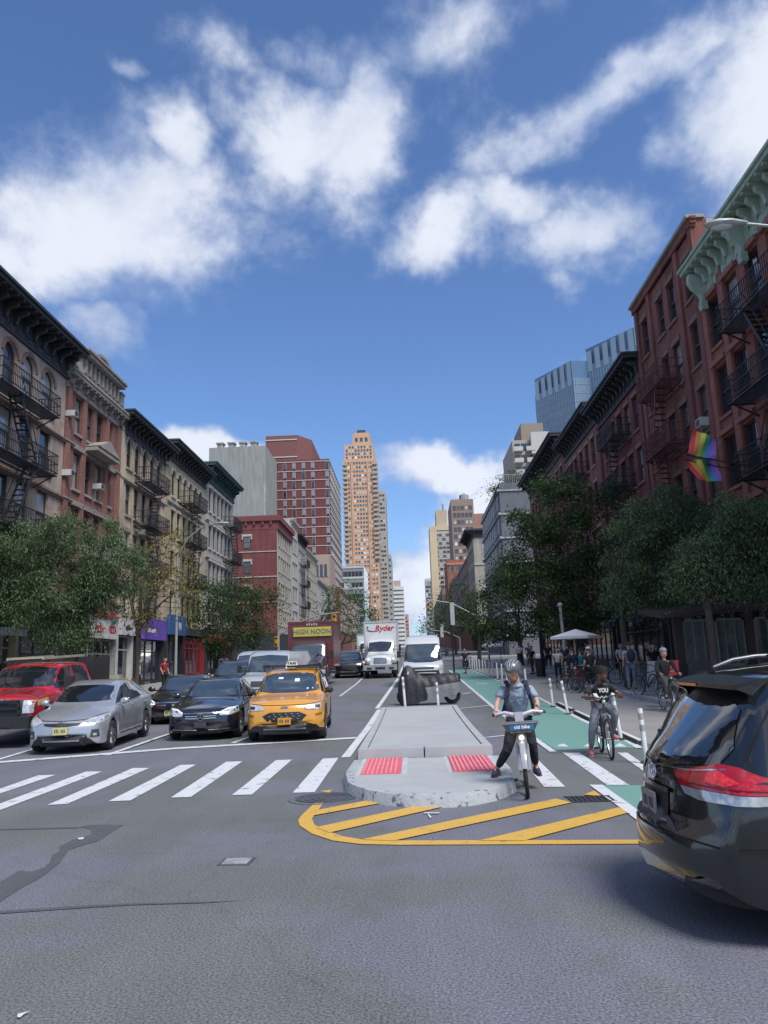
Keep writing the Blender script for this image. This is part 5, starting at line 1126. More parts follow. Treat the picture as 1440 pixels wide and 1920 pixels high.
# ------------------------------------------------------------------ black sedans
def sedan(label, paint, L=4.68, W=1.81, kind='star'):
    c = Car('sedan_car', label, 'car', L, W,
        [(0,.46),(.02,.62),(.08,.72),(.3,.80),(.8,.90),(1.32,.985),(1.8,1.24),(2.2,1.40),(2.65,1.44),(3.2,1.40),(3.7,1.22),(4.05,1.08),(4.4,1.05),(L-.08,.96),(L-.02,.7),(L,.5)],
        [(0,.44),(.04,.64),(.15,.72),(.6,.80),(1.3,.87),(3.0,.95),(4.1,.98),(L-.2,.93),(L-.04,.7),(L,.47)],
        [(0,.66),(.05,.74),(.2,.83),(.6,.892),(1.1,.905),(3.7,.905),(4.2,.88),(L-.2,.82),(L,.68)], .60, (.82, 3.66), .33, bow_f=.24, bow_r=.14, Hg=.42, paint=paint, low=[(0,.30),(.08,.20),(.5,.19),(4.2,.2),(L-.1,.3),(L,.4)])
    c.decal('windshield', [(-.72,1.02),(-.35,.99),(.35,.99),(.72,1.02),(.58,1.32),(.3,1.37),(-.3,1.37),(-.58,1.32)], 'front', CGL, .004, .09)
    for md in ('left', 'right'):
        c.decal('side_window', [(1.60,.96),(1.95,1.17),(2.25,1.32),(2.6,1.37),(2.6,.99)], md, CGD, .004); c.decal('side_window', [(2.66,.99),(2.66,1.37),(3.1,1.34),(3.45,1.22),(3.62,1.10),(3.5,1.02)], md, CGD, .004)
        c.seam([(1.5,.4),(1.45,.7),(1.56,.93)], md); c.seam([(2.63,.26),(2.64,.96)], md); c.seam([(3.35,.6),(3.55,.85),(3.58,1.0)], md)
        c.seam([(1.58,.945),(2.6,.975),(3.55,1.005)], md, .018, CHR, 'window_trim', .006)
    handles(c, (2.42, 3.4), .87); c.mirrors(1.68, 1.02)
    c.decal('headlight', [(-.86,.76),(-.60,.735),(-.44,.66),(-.48,.60),(-.70,.60),(-.88,.66)], 'front', LMP, .007, .05, both=True)
    c.seam([(-.85,.775),(-.62,.75),(-.46,.675)], 'front', .03, mat('daylight_strip', (.75,.77,.8), .2, var=0), 'daylight_strip', .011); c.seam([(.85,.775),(.62,.75),(.46,.675)], 'front', .03, MT['daylight_strip'], 'daylight_strip', .011)
    c.decal('grille', [(-.40,.665),(.40,.665),(.36,.50),(.22,.46),(-.22,.46),(-.36,.50)], 'front', BK, .006, .07)
    for z in (.60, .55): c.seam([(-.38,z),(-.09,z-.005)], 'front', .018, CHR, 'grille_bar', .014); c.seam([(.38,z),(.09,z-.005)], 'front', .018, CHR, 'grille_bar', .014)
    c.seam([(-.41,.67),(0,.675),(.41,.67)], 'front', .014, CHR, 'grille_bar', .012)
    c.decal('lower_intake', [(-.70,.40),(.70,.40),(.62,.29),(-.62,.29)], 'front', BK, .006, .08); c.seam([(-.72,.28),(0,.265),(.72,.28)], 'front', .018, CHR, 'bumper_trim', .01)
    y_ = c.y_at(0, .58); b = MB(); b.lathe([(.075,-.02),(.088,-.02),(.088,.0)], 28, 'Y', (0,y_-.012,.578))
    if kind == 'star':
        for a in (90, 210, 330): b.bar((0,y_-.032,.578), (.08*math.cos(R(a)),y_-.032,.578+.08*math.sin(R(a))), .016)
    else:
        for x in (-.03, .03): b.bar((x,y_-.032,.54), (x*1.3,y_-.032,.62), .014)
        b.bar((-.03,y_-.032,.58), (.03,y_-.032,.58), .014)
    b.build('emblem', CHR, c.root, 40); c.wheel_set(10, rr=.225)
    return c
BKP = paintm('black_blue_paint', (.012,.014,.024), .2, .18); BKP2 = paintm('black_paint', (.010,.010,.012), .1, .2)
c = sedan('glossy black sedan with round star badge between the silver hatchback and yellow taxi', BKP); c.plate(.40, mat('plate_black', (.04,.04,.045), .4)); c.place(-5.12, 18.9, R(3.5), .97)
c = sedan('black sedan with yellow plate behind the silver hatchback', BKP2, kind='h'); c.plate(.36, NPL); c.place(-7.35, 23.6, R(3.5), .97)
def suv(label, paint, H=1.72):
    k = H/1.72
    c = Car('suv_car', label, 'car', 4.75, 1.92, [(0,.55*k),(.02,.74*k),(.08,.92*k),(.3,1.02*k),(1.2,1.12*k),(1.7,1.45*k),(2.05,1.64*k),(2.6,1.72*k),(3.9,1.70*k),(4.4,1.6*k),(4.58,1.2*k),(4.7,1.0*k),(4.75,.5*k)],
        [(0,.52*k),(.05,.8*k),(.2,.95*k),(1.2,1.03*k),(4.3,1.1*k),(4.6,1.0*k),(4.75,.48*k)], [(0,.78),(.06,.86),(.3,.94),(.8,.96),(4.2,.96),(4.55,.9),(4.75,.78)], .72, (.92, 3.72), .37, bow_f=.14, bow_r=.1, Hg=.44, paint=paint, clad=1, low=[(0,.4),(.1,.28),(4.5,.3),(4.75,.45)])
    c.decal('windshield', [(-.80,1.17*k),(0,1.13*k),(.80,1.17*k),(.68,1.58*k),(0,1.64*k),(-.68,1.58*k)], 'front', CGL, .004, .1)
    for md in ('left', 'right'):
        c.decal('side_window', [(1.45,1.1*k),(2.1,1.54*k),(2.65,1.6*k),(2.65,1.12*k)], md, CGD, .004); c.decal('side_window', [(2.73,1.12*k),(2.73,1.6*k),(3.55,1.59*k),(3.55,1.15*k)], md, CGD, .004); c.decal('side_window', [(3.62,1.16*k),(3.62,1.58*k),(4.2,1.5*k),(4.3,1.2*k)], md, CGD, .004)
    c.decal('headlight', [(-.92,.94*k),(-.6,.9*k),(-.56,.8*k),(-.92,.82*k)], 'front', LMP, .008, .06, both=True); c.decal('grille', [(-.5,.92*k),(.5,.92*k),(.42,.55*k),(-.42,.55*k)], 'front', BK, .006, .1); c.decal('lower_intake', [(-.7,.48),(.7,.48),(.7,.38),(-.7,.38)], 'front', BK, .006, .1)
    c.mirrors(1.5, 1.15*k, sz=(.13,.08,.11)); handles(c, (2.4, 3.4), 1.0*k); c.wheel_set(5, rr=.24)
    b = MB(); 
    for sx_ in (-.7, .7): b.tube([(sx_,1.9,1.62*k),(sx_,2.1,1.76*k),(sx_,3.9,1.75*k),(sx_,4.1,1.66*k)], .02, 6)
    b.build('roof_rail', CHR, c.root, 50); return c
c = suv('black suv behind the two black sedans left of the pale van', BKP); c.place(-7.15, 30.2, R(3))
c = suv('dark suv in traffic just left of the distant yellow taxi', BKP2, 1.78); c.place(-4.2, 52.0, R(3))
c = suv('grey suv waiting far behind the maroon truck', paintm('grey_paint', (.16,.17,.18), .4)); c.place(-6.6, 63, 0)
# ------------------------------------------------------------------ pale full-size van
VAN = paintm('pale_silver_van', (.46,.50,.52), .3, .35)
def pale_van(label, x, y, rz):
    c = Car('cargo_van', label, 'van', 5.6, 2.0, [(0,.6),(.02,.82),(.08,.98),(.3,1.08),(.95,1.22),(1.5,1.75),(1.85,1.98),(2.4,2.06),(5.3,2.04),(5.5,1.9),(5.58,1.4),(5.6,.6)],
        [(0,.55),(.05,.82),(.2,1.0),(.9,1.12),(5.3,1.2),(5.5,1.15),(5.6,.55)], [(0,.82),(.06,.92),(.3,.98),(.8,1.0),(5.3,1.0),(5.6,.9)], .80, (.95, 4.4), .37, bow_f=.10, bow_r=.05, Hg=.6, paint=VAN, low=[(0,.4),(.1,.3),(5.6,.35)])
    c.decal('windshield', [(-.84,1.26),(0,1.23),(.84,1.26),(.72,1.84),(0,1.90),(-.72,1.84)], 'front', CGL, .005, .1)
    for md in ('left', 'right'): c.decal('side_window', [(1.2,1.25),(1.75,1.8),(2.3,1.84),(2.3,1.28)], md, CGD, .004); c.seam([(2.4,.4),(2.4,1.9)], md); c.seam([(3.6,.4),(3.6,1.9)], md)
    c.decal('grille', [(-.55,.95),(.55,.95),(.55,.74),(-.55,.74)], 'front', FRW, .006, .1); c.decal('headlight', [(-.9,.96),(-.6,.96),(-.6,.76),(-.9,.76)], 'front', LMP, .008, .08, both=True); c.decal('bumper', [(-.95,.66),(.95,.66),(.95,.48),(-.95,.48)], 'front', CLAD, .01, .1)
    c.box_mirrors(1.3, 1.38, (.09,.05,.14), .06); c.wheel_set(8, rr=.22); c.place(x, y, rz); return c
pale_van('silver white van right behind the yellow taxi', -5.55, 29.5, R(4)); pale_van('white van half hidden behind the silver white van', -7.4, 35.5, R(3))
# ------------------------------------------------------------------ red pickup with black front
RDP = paintm('fire_red_paint', (.40,.012,.022), .0, .25)
c = Car('pickup_truck', 'red pickup truck with big black front and ladder on its roof', 'pickup truck', 6.0, 2.03,
        [(0,.75),(.02,.98),(.06,1.16),(.3,1.24),(1.45,1.33),(1.9,1.68),(2.15,1.88),(2.6,1.97),(4.0,1.95),(4.18,1.86),(4.26,1.5),(4.3,1.33),(5.9,1.33),(6.0,1.2)],
        [(0,.72),(.05,1.0),(.2,1.12),(1.4,1.2),(4.2,1.26),(4.3,1.26),(6.0,1.15)], [(0,.90),(.06,.96),(.3,1.0),(1,1.015),(5.8,1.015),(6.0,.99)], .76, (1.0, 4.75), .42, bow_f=.05, bow_r=.02, Hg=.5, paint=RDP, clad=1, low=[(0,.66),(.1,.62),(.5,.55),(6,.6)], under=.4)
c.decal('windshield', [(-.86,1.37),(0,1.34),(.86,1.37),(.74,1.82),(0,1.89),(-.74,1.82)], 'front', CGD, .004, .1)
for md in ('left', 'right'):
    c.decal('side_window', [(1.62,1.30),(2.15,1.78),(2.75,1.87),(2.75,1.32)], md, CGD, .004); c.decal('side_window', [(2.95,1.32),(2.95,1.87),(3.7,1.84),(3.95,1.62),(3.95,1.34)], md, CGD, .004)
    c.seam([(1.55,.7),(1.5,1.25)], md); c.seam([(2.85,.66),(2.85,1.88)], md); c.seam([(4.22,.6),(4.22,1.3)], md); c.seam([(1.6,.82),(4.2,.86)], md, .05, mat('gold_stripe', (.5,.36,.08), .4), 'stripe'); c.seam([(.3,1.02),(.9,1.05)], md, .14, MT['gold_stripe'], 'stripe')
c.decal('grille', [(-.98,1.12),(.98,1.12),(1.0,.72),(-1.0,.72)], 'front', CLAD, .02, .12)
gr = MB(); 
for z in (1.08, .92, .76): gr.box(-.72, .72, -.06, -.02, z-.03, z+.03)
for x in (-.72, .66): gr.box(x, x+.06, -.06, -.02, .73, 1.11)
gr.build('grille_frame', mat('gloss_black', (.015,.015,.017), .2, coat=.6), c.root); front_emblem_oval(c, .92, .13, .055, CHR)
c.decal('headlight', [(-.98,1.10),(-.76,1.10),(-.76,.80),(-.98,.80)], 'front', LMP, .03, .06, both=True)
b = MB(); b.box(-1.02, 1.02, -.22, .06, .46, .74); b.box(-.62, .62, -.24, -.22, .50, .60); b.build('front_bumper', CLAD, c.root); b = MB(); b.box(-.16, .16, -.25, -.235, .61, .73); b.build('licence_plate', NPW, c.root)
b = MB()
for k in range(6): y_ = c.y_at(-.35+k*.14, 1.13); b.box(-.38+k*.14, -.30+k*.14, y_-.03, y_-.002, 1.11, 1.155)
b.build('hood_letters', CHR, c.root, kind='stuff')
c.box_mirrors(1.75, 1.42, (.11,.06,.17), .08); handles(c, (2.6, 3.75), 1.12, CLAD); c.wheel_set(8, rr=.26, w_=.28)
b = MB(); LX = [-.52, .42]
for x in LX: b.bar((x,1.9,2.08),(x,4.9,2.12), .05, .07)
for i in range(10): b.bar((LX[0],2.0+.3*i,2.09),(LX[1],2.0+.3*i,2.09), .035)
b.build('ladder', mat('ladder_aluminium', (.52,.49,.38), .4, .5), c.root)
for bx_ in ((-.8,.8,2.3,2.36,1.98,2.05),(-.9,.9,4.4,4.46,1.3,2.08),(-.95,.95,5.6,5.66,1.3,2.06)): b = MB(); b.box(*bx_); b.build('rack_bar', CLAD, c.root)
c.place(-10.15, 18.7, R(3))
# ------------------------------------------------------------------ box trucks
def box_truck(label, x, y, boxm, cab, bw=2.4, bh=3.55, L=7.5, conv=True, frame=None):
    if conv:
        c = Car('box_truck', label, 'truck', 3.1, 2.1, [(0,.85),(.03,1.15),(.1,1.35),(.4,1.48),(1.35,1.62),(1.7,2.05),(1.95,2.42),(2.3,2.5),(3.0,2.5),(3.1,2.4)], [(0,.8),(.06,1.1),(.3,1.28),(1.3,1.42),(3.1,1.5)], [(0,.62),(.1,.72),(.6,.86),(1.3,1.0),(3.1,1.02)], .86, (.85,), .48, bow_f=.1, bow_r=0, Hg=.7, paint=cab, low=[(0,.75),(.2,.6),(3.1,.6)], under=.5)
        c.decal('windshield', [(-.86,1.70),(0,1.66),(.86,1.70),(.76,2.28),(0,2.34),(-.76,2.28)], 'front', CGD, .005, .12)
        c.decal('grille', [(-.42,1.30),(.42,1.30),(.42,.92),(-.42,.92)], 'front', mat('grille_grey', (.14,.15,.155), .4, .5), .01, .1)
        for k in range(5): z = .97+k*.07; c.seam([(-.4,z),(.4,z)], 'front', .02, CHR, 'grille_bar', .016)
        for sd_ in (-1, 1):
            b = MB(); b.ball((sd_*.80,.42,1.10), .26, .34, .26, 12, 8); o = b.build('fender', cab, c.root, 60); b = MB(); b.ball((sd_*.80,.16,1.10), .13, .10, .09, 10, 6); b.build('headlight', LMP, o, 60)
        for md in ('left', 'right'): c.decal('side_window', [(1.85,1.68),(2.05,2.2),(2.6,2.25),(2.6,1.7)], md, CGD, .005)
        b = MB(); b.box(-1.08, 1.08, -.15, .08, .52, .86); b.build('front_bumper', mat('bumper_silver', (.40,.42,.44), .35, .5), c.root); b = MB(); b.box(-.32,.32,-.17,-.15,.58,.72); b.box(-.86,-.55,-.17,-.15,.58,.7); b.box(.55,.86,-.17,-.15,.58,.7); b.build('bumper_opening', CLAD, c.root)
        c.box_mirrors(1.5, 1.9, (.08,.05,.22), .14); c.wheel_set(8, mat('truck_rim', (.4,.4,.4), .5), rr=.28, w_=.28); by = 3.0
        b = MB()
        for sd_ in (-1, 1): b.lathe([(.48,0),(.48,.5),(.2,.5)], 24, 'X', (sd_*1.02-(.5 if sd_ > 0 else 0), 7.4, .48))
        b.build('rear_axle_wheels', TYR, c.root, 40)
    else:
        c = Car('box_truck', label, 'truck', 2.2, 2.1, [(0,.6),(.02,1.1),(.12,1.5),(.45,2.1),(.6,2.35),(.9,2.45),(2.1,2.45),(2.2,2.4)], [(0,.55),(.05,.95),(.2,1.15),(2.2,1.3)], [(0,.86),(.1,.98),(.3,1.03),(2.2,1.04)], .92, (.75,), .44, bow_f=.1, bow_r=0, Hg=.6, paint=cab, low=[(0,.5),(2.2,.5)], under=.45)
        c.decal('windshield', [(-.92,1.36),(0,1.32),(.92,1.36),(.84,2.18),(0,2.24),(-.84,2.18)], 'front', CGL, .006, .12); c.decal('grille', [(-.7,1.1),(.7,1.1),(.7,.8),(-.7,.8)], 'front', CLAD, .01, .12); c.decal('headlight', [(-.95,.95),(-.72,.95),(-.72,.75),(-.95,.75)], 'front', LMP, .012, .1, both=True)
        c.box_mirrors(.6, 1.7, (.08,.05,.22), .14); c.wheel_set(8, rr=.26, w_=.26); by = 1.75
    b = MB(); b.box(-bw/2, bw/2, by, by+L-3, 1.0, bh); bo = b.build('cargo_box', boxm, c.root)
    b = MB(); t = .09; fm = frame or mat('box_trim', (.5,.52,.53), .4, .3)
    b.box(-bw/2-.02, bw/2+.02, by-.03, by+.1, bh-.02, bh+t); b.box(-bw/2-.03, -bw/2+t, by-.03, by-.002, 1.0, bh-.02); b.box(bw/2-t, bw/2+.03, by-.03, by-.002, 1.0, bh-.02); b.box(-bw/2-.02, -bw/2+.0, by+.1, by+L-3, bh-.05, bh+t); b.box(bw/2, bw/2+.02, by+.1, by+L-3, bh-.05, bh+t)
    b.build('box_frame', fm, c.root)
    c.place(x, y, 0); return c, bo, by
WTK = mat('truck_white', (.60,.63,.65), .4, var=.04, coat=.3)
c, bo, by = box_truck('white box truck with red word on its front, centre of the avenue', -2.02, 50.2, WTK, paintm('truck_cab_white', (.58,.61,.63)), bw=2.3, bh=3.62)
text_mesh('lettering', 'Ryder', .52, RD, bo, .008, Matrix.Translation((.22, by-.012, 3.22)) @ UPRIGHT, .012, shear=.25)
b = MB(); pts_ = [(-.88,3.36),(-.94,3.26),(-.90,3.12),(-.72,3.04),(-.45,3.02),(-.20,3.06)]
for i in range(len(pts_)-1): b.bar((pts_[i][0],by-.012,pts_[i][1]), (pts_[i+1][0],by-.012,pts_[i+1][1]), .012, .09-.012*i)
b.build('swoosh', BK, bo)
MRN = mat('maroon_paint', (.12,.022,.035), .45, var=.1, coat=.4)
c, bo, by = box_truck('maroon box truck with yellow sign above its windshield', -5.5, 41.0, MRN, mat('dark_cab', (.05,.03,.035), .4, coat=.4), bw=2.45, bh=3.45, conv=False, frame=MRN)
b = MB(); b.box(-.95, 1.15, by-.10, by-.035, 2.72, 3.22); sgn = b.build('sign_panel', mat('sign_yellow', (.50,.43,.08), .5, var=.08), c.root)
text_mesh('lettering', 'HIGH NOON', .36, mat('letter_grey', (.16,.20,.17), .5), sgn, .008, Matrix.Translation((.1,by-.11,2.97)) @ UPRIGHT, .006, xs=.98)
b = MB()
for k in range(5): b.box(-.22+k*.13, -.14+k*.13, by-.05, by-.032, 3.31, 3.31+.10+.03*(k % 2))
b.build('illegible_lettering', mat('letter_pale', (.42,.38,.34), .5), c.root, kind='stuff')
c, bo, by = box_truck('white truck far behind the distant taxi', -4.8, 84, WTK, WTK, bh=3.2)
# ------------------------------------------------------------------ white high-roof van parked by the island
PMW = paintm('white_van_paint', (.55,.57,.60), .1, .3)
c = Car('cargo_van', 'white high roofed van parked behind the draped motorcycle', 'van', 5.4, 2.05, [(0,.7),(.02,.9),(.06,1.05),(.2,1.15),(.6,1.35),(.95,1.8),(1.3,2.25),(1.6,2.46),(2.2,2.54),(5.3,2.52),(5.4,2.3)],
        [(0,.66),(.05,.9),(.2,1.05),(.6,1.2),(5.4,1.3)], [(0,.80),(.06,.92),(.3,1.0),(.8,1.025),(5.3,1.025),(5.4,1.0)], .86, (.95, 4.4), .35, bow_f=.18, bow_r=0, Hg=.8, paint=PMW, low=[(0,.45),(.1,.3),(5.4,.32)])
c.decal('windshield', [(-.90,1.28),(-.4,1.20),(.4,1.20),(.90,1.28),(.84,2.0),(.78,2.10),(-.78,2.10),(-.84,2.0)], 'front', CGL, .005, .1)
for md in ('left', 'right'): c.decal('side_window', [(.85,1.3),(1.25,1.9),(1.9,1.95),(1.9,1.3)], md, CGD, .005); c.seam([(2.0,.4),(2.0,2.1)], md); c.seam([(3.4,.4),(3.4,2.1)], md)
c.decal('lower_grille', [(-.75,.82),(.75,.82),(.85,.50),(-.85,.50)], 'front', CLAD, .01, .1); c.decal('bumper', [(-1.0,.50),(1.0,.50),(1.0,.36),(-1.0,.36)], 'front', CLAD, .012, .1); c.decal('headlight', [(-.98,1.12),(-.78,1.08),(-.74,.84),(-.96,.82)], 'front', LMP, .008, .06, both=True)
c.decal('upper_grille', [(-.55,.98),(.55,.98),(.5,.88),(-.5,.88)], 'front', FRW, .008, .1)
b = MB()
for i in range(-6, 7): b.box(i*.13-.02, i*.13+.02, 2.0, 5.3, 2.50, 2.545)
b.build('roof_ribs', PMW, c.root)
b = MB(); b.tube([(-.15,.35,1.30),(-.75,.55,1.36)], .012, 5); b.tube([(.75,.5,1.30),(.1,.4,1.29)], .012, 5); b.build('wiper', CLAD, c.root)
c.box_mirrors(1.15, 1.62, (.10,.06,.17), .08); c.wheel_set(6, mat('truck_rim', (.4,.4,.4), .5), rr=.2); c.place(.55, 38.3, R(-1))
# ------------------------------------------------------------------ the black minivan, rear towards us
MVN = paintm('dark_green_black_paint', (.011,.014,.016), .1, .14)
L = 5.08
c = Car('minivan', 'black minivan cut by the right edge, its rear glass and red tail lamp facing us', 'minivan', L, 1.98,
        [(0,.5),(.05,.75),(.3,.9),(.9,1.05),(1.5,1.4),(2.0,1.66),(2.6,1.74),(3.9,1.72),(4.25,1.68),(4.40,1.62),(4.55,1.50),(4.76,1.26),(4.90,1.10),(4.95,1.0),(4.975,.84),(5.00,.71),(5.05,.66),(5.075,.56),(5.08,.42)],
        [(0,.46),(.1,.72),(.9,.92),(3.0,1.0),(4.3,1.02),(4.7,1.0),(4.88,.92),(4.95,.78),(5.03,.64),(5.08,.40)],
        [(0,.7),(.2,.88),(.8,.98),(1.5,.99),(4.2,.985),(4.6,.965),(4.8,.935),(4.92,.91),(5.0,.89),(5.08,.83)], .80, (.98, 4.02), .35, bow_f=.3, bow_r=.32, Hg=.60, paint=MVN, N=150, low=[(0,.3),(.4,.2),(4.5,.22),(4.8,.26),(5.0,.33),(5.08,.38)])
c.decal('rear_window', [(-.70,1.09),(-.35,1.06),(.35,1.06),(.70,1.09),(.74,1.20),(.66,1.44),(.50,1.50),(-.50,1.50),(-.66,1.44),(-.74,1.20)], 'rear', CGD, .005, .06)
for md in ('left', 'right'):
    dm = 'diag_'+md
    c.decal('tail_lamp', [(3.25,1.02),(3.05,1.055),(2.86,1.10),(2.72,1.085),(2.58,1.035),(2.42,1.0),(2.24,.985),(2.29,.93),(2.6,.925),(3.18,.935)], dm, RLP, .006, .035)
    c.decal('tail_lamp_clear', [(2.295,.926),(2.6,.921),(3.175,.931),(3.13,.885),(3.0,.862),(2.6,.862),(2.40,.88)], dm, mat('clear_lens', (.45,.46,.48), .08, .4, var=.4, vscale=20, coat=1.), .006, .035)
    c.decal('tail_lamp_core', [(2.95,1.03),(2.86,1.06),(2.70,.99),(2.80,.965),(2.95,.98)], dm, mat('red_lens_bright', (.75,.03,.03), .2, var=.5, vscale=30, coat=1.), .010, .04)
    c.decal('tail_lamp_line', [(2.34,.945),(2.34,.953),(3.10,.963),(3.10,.953)], dm, mat('red_lens_dark', (.16,.004,.008), .2), .010, .05)
    c.decal('side_window', [(3.10,1.14),(3.10,1.56),(3.85,1.55),(4.08,1.48),(3.95,1.24),(3.78,1.16)], md, CGD, .004); c.decal('side_window', [(2.0,1.10),(2.0,1.5),(2.3,1.58),(3.03,1.58),(3.03,1.14)], md, CGD, .004)
    c.seam([(4.22,1.64),(4.38,1.50),(4.54,1.26),(4.60,1.14),(4.58,1.05)], md, .014); c.seam([(3.98,1.50),(3.90,1.25),(3.72,1.12),(3.0,1.10)], md, .012); c.seam([(4.2,.84),(4.22,.62),(4.75,.60)], md, .012)
c.seam([(-.80,1.075),(-.5,1.035),(0,1.03),(.5,1.035),(.80,1.075)], 'rear', .010, CHR, 'trim_line', .009)
c.decal('plate_recess', [(-.27,.87),(.27,.87),(.30,.70),(-.30,.70)], 'rear', BK, .004, .06); c.plate(.76, mat('plate_grey', (.16,.165,.17), .4, var=.2, vscale=30), 'rear')
c.seam([(-.30,.875),(0,.885),(.30,.875)], 'rear', .03, mat('gloss_black', (.015,.015,.017), .2), 'plate_brow', .02)
c.decal('bumper_step', [(-.62,4.985),(.62,4.985),(.58,5.05),(-.58,5.05)], 'top', mat('step_pad', (.05,.055,.06), .7, var=.2, vscale=20), .012, .08)
c.seam([(-.82,.60),(-.4,.615),(.4,.615),(.82,.60)], 'rear', .012)
y_ = c.y_at(0, .975, 'rear'); b = MB(); n_ = 26
for (rx, rz, cz_e) in ((.072,.05,0),(.028,.046,0),(.052,.018,.02)):
    b.tube([(rx*math.cos(2*PI*i/n_), y_+.016, .975+cz_e+rz*math.sin(2*PI*i/n_)) for i in range(n_+1)], .0065, 6, caps=False)
b.build('emblem', CHR, c.root, 50)
b = MB()      # spoiler lip
sp = [(-.64,3.70,1.722),(-.73,4.40,1.625),(-.68,4.56,1.585),(-.3,4.65,1.60),(.3,4.65,1.60),(.68,4.56,1.585),(.73,4.40,1.625),(.64,3.70,1.722)]
n_ = len(sp); vs_ = [(x*.93,y,z+.012) for x,y,z in sp]+[(x*.93,y-.012,z-.020) for x,y,z in sp]
b.add(vs_, [tuple(range(n_))[::-1], tuple(range(n_,2*n_))]+[(i,(i+1)%n_,n_+(i+1)%n_,n_+i) for i in range(n_)]); spo = b.build('spoiler', mat('spoiler_black', (.014,.016,.018), .42, coat=.25), c.root, 30)
for sg_ in (-1, 1): b = MB(); b.prism([(3.9,1.71),(4.2,1.46),(4.38,1.50),(4.56,1.575),(4.45,1.60)], *sorted((sg_*.60, sg_*.665)), fn=lambda x, y, z: (z, x, y)); b.build('spoiler_fin', MVN, spo)
b = MB(); b.box(-.20,.20,4.647,4.656,1.585,1.605); b.build('brake_light', RLP, spo)
for sg_ in (-1, 1):
    b = MB(); b.tube([(sg_*.70,2.1,1.70),(sg_*.715,2.3,1.76),(sg_*.72,3.0,1.785),(sg_*.72,3.8,1.78),(sg_*.71,4.0,1.755),(sg_*.70,4.17,1.70)], [.013,.018,.018,.018,.018,.013], 8); b.build('roof_rail', mat('grey_rail', (.16,.165,.18), .35, .5), c.root, 60)
b = MB(); 
for y in (2.7, 3.7): b.tube([(-.71,y,1.775),(0,y,1.80),(.71,y,1.775)], .018, 6)
b.build('cross_bar', CLAD, c.root, 60)
b = MB(); b.tube([(.02,4.93,1.06),(.10,4.86,1.13),(.45,4.76,1.22)], .012, 6); b.ball((0,4.945,1.05), .035,.03,.03, 10, 6); b.build('rear_wiper', CLAD, c.root, 60)
b = MB(); b.lathe([(.035,0),(.035,.2)], 14, 'Y', (.58,4.62,.24)); b.build('exhaust', mat('exhaust_metal', (.25,.25,.25), .4, .8), c.root, 50)
c.wheel_set(7, rr=.235)
# nose towards +X: local -y -> +x, so turn by +90 degrees
sc_ = .93; c.root.rotation_euler = (0, 0, R(90)); c.root.scale = (sc_,)*3
c.root.location = (1.55+L*sc_, 5.68, 0)
MINIVAN = c
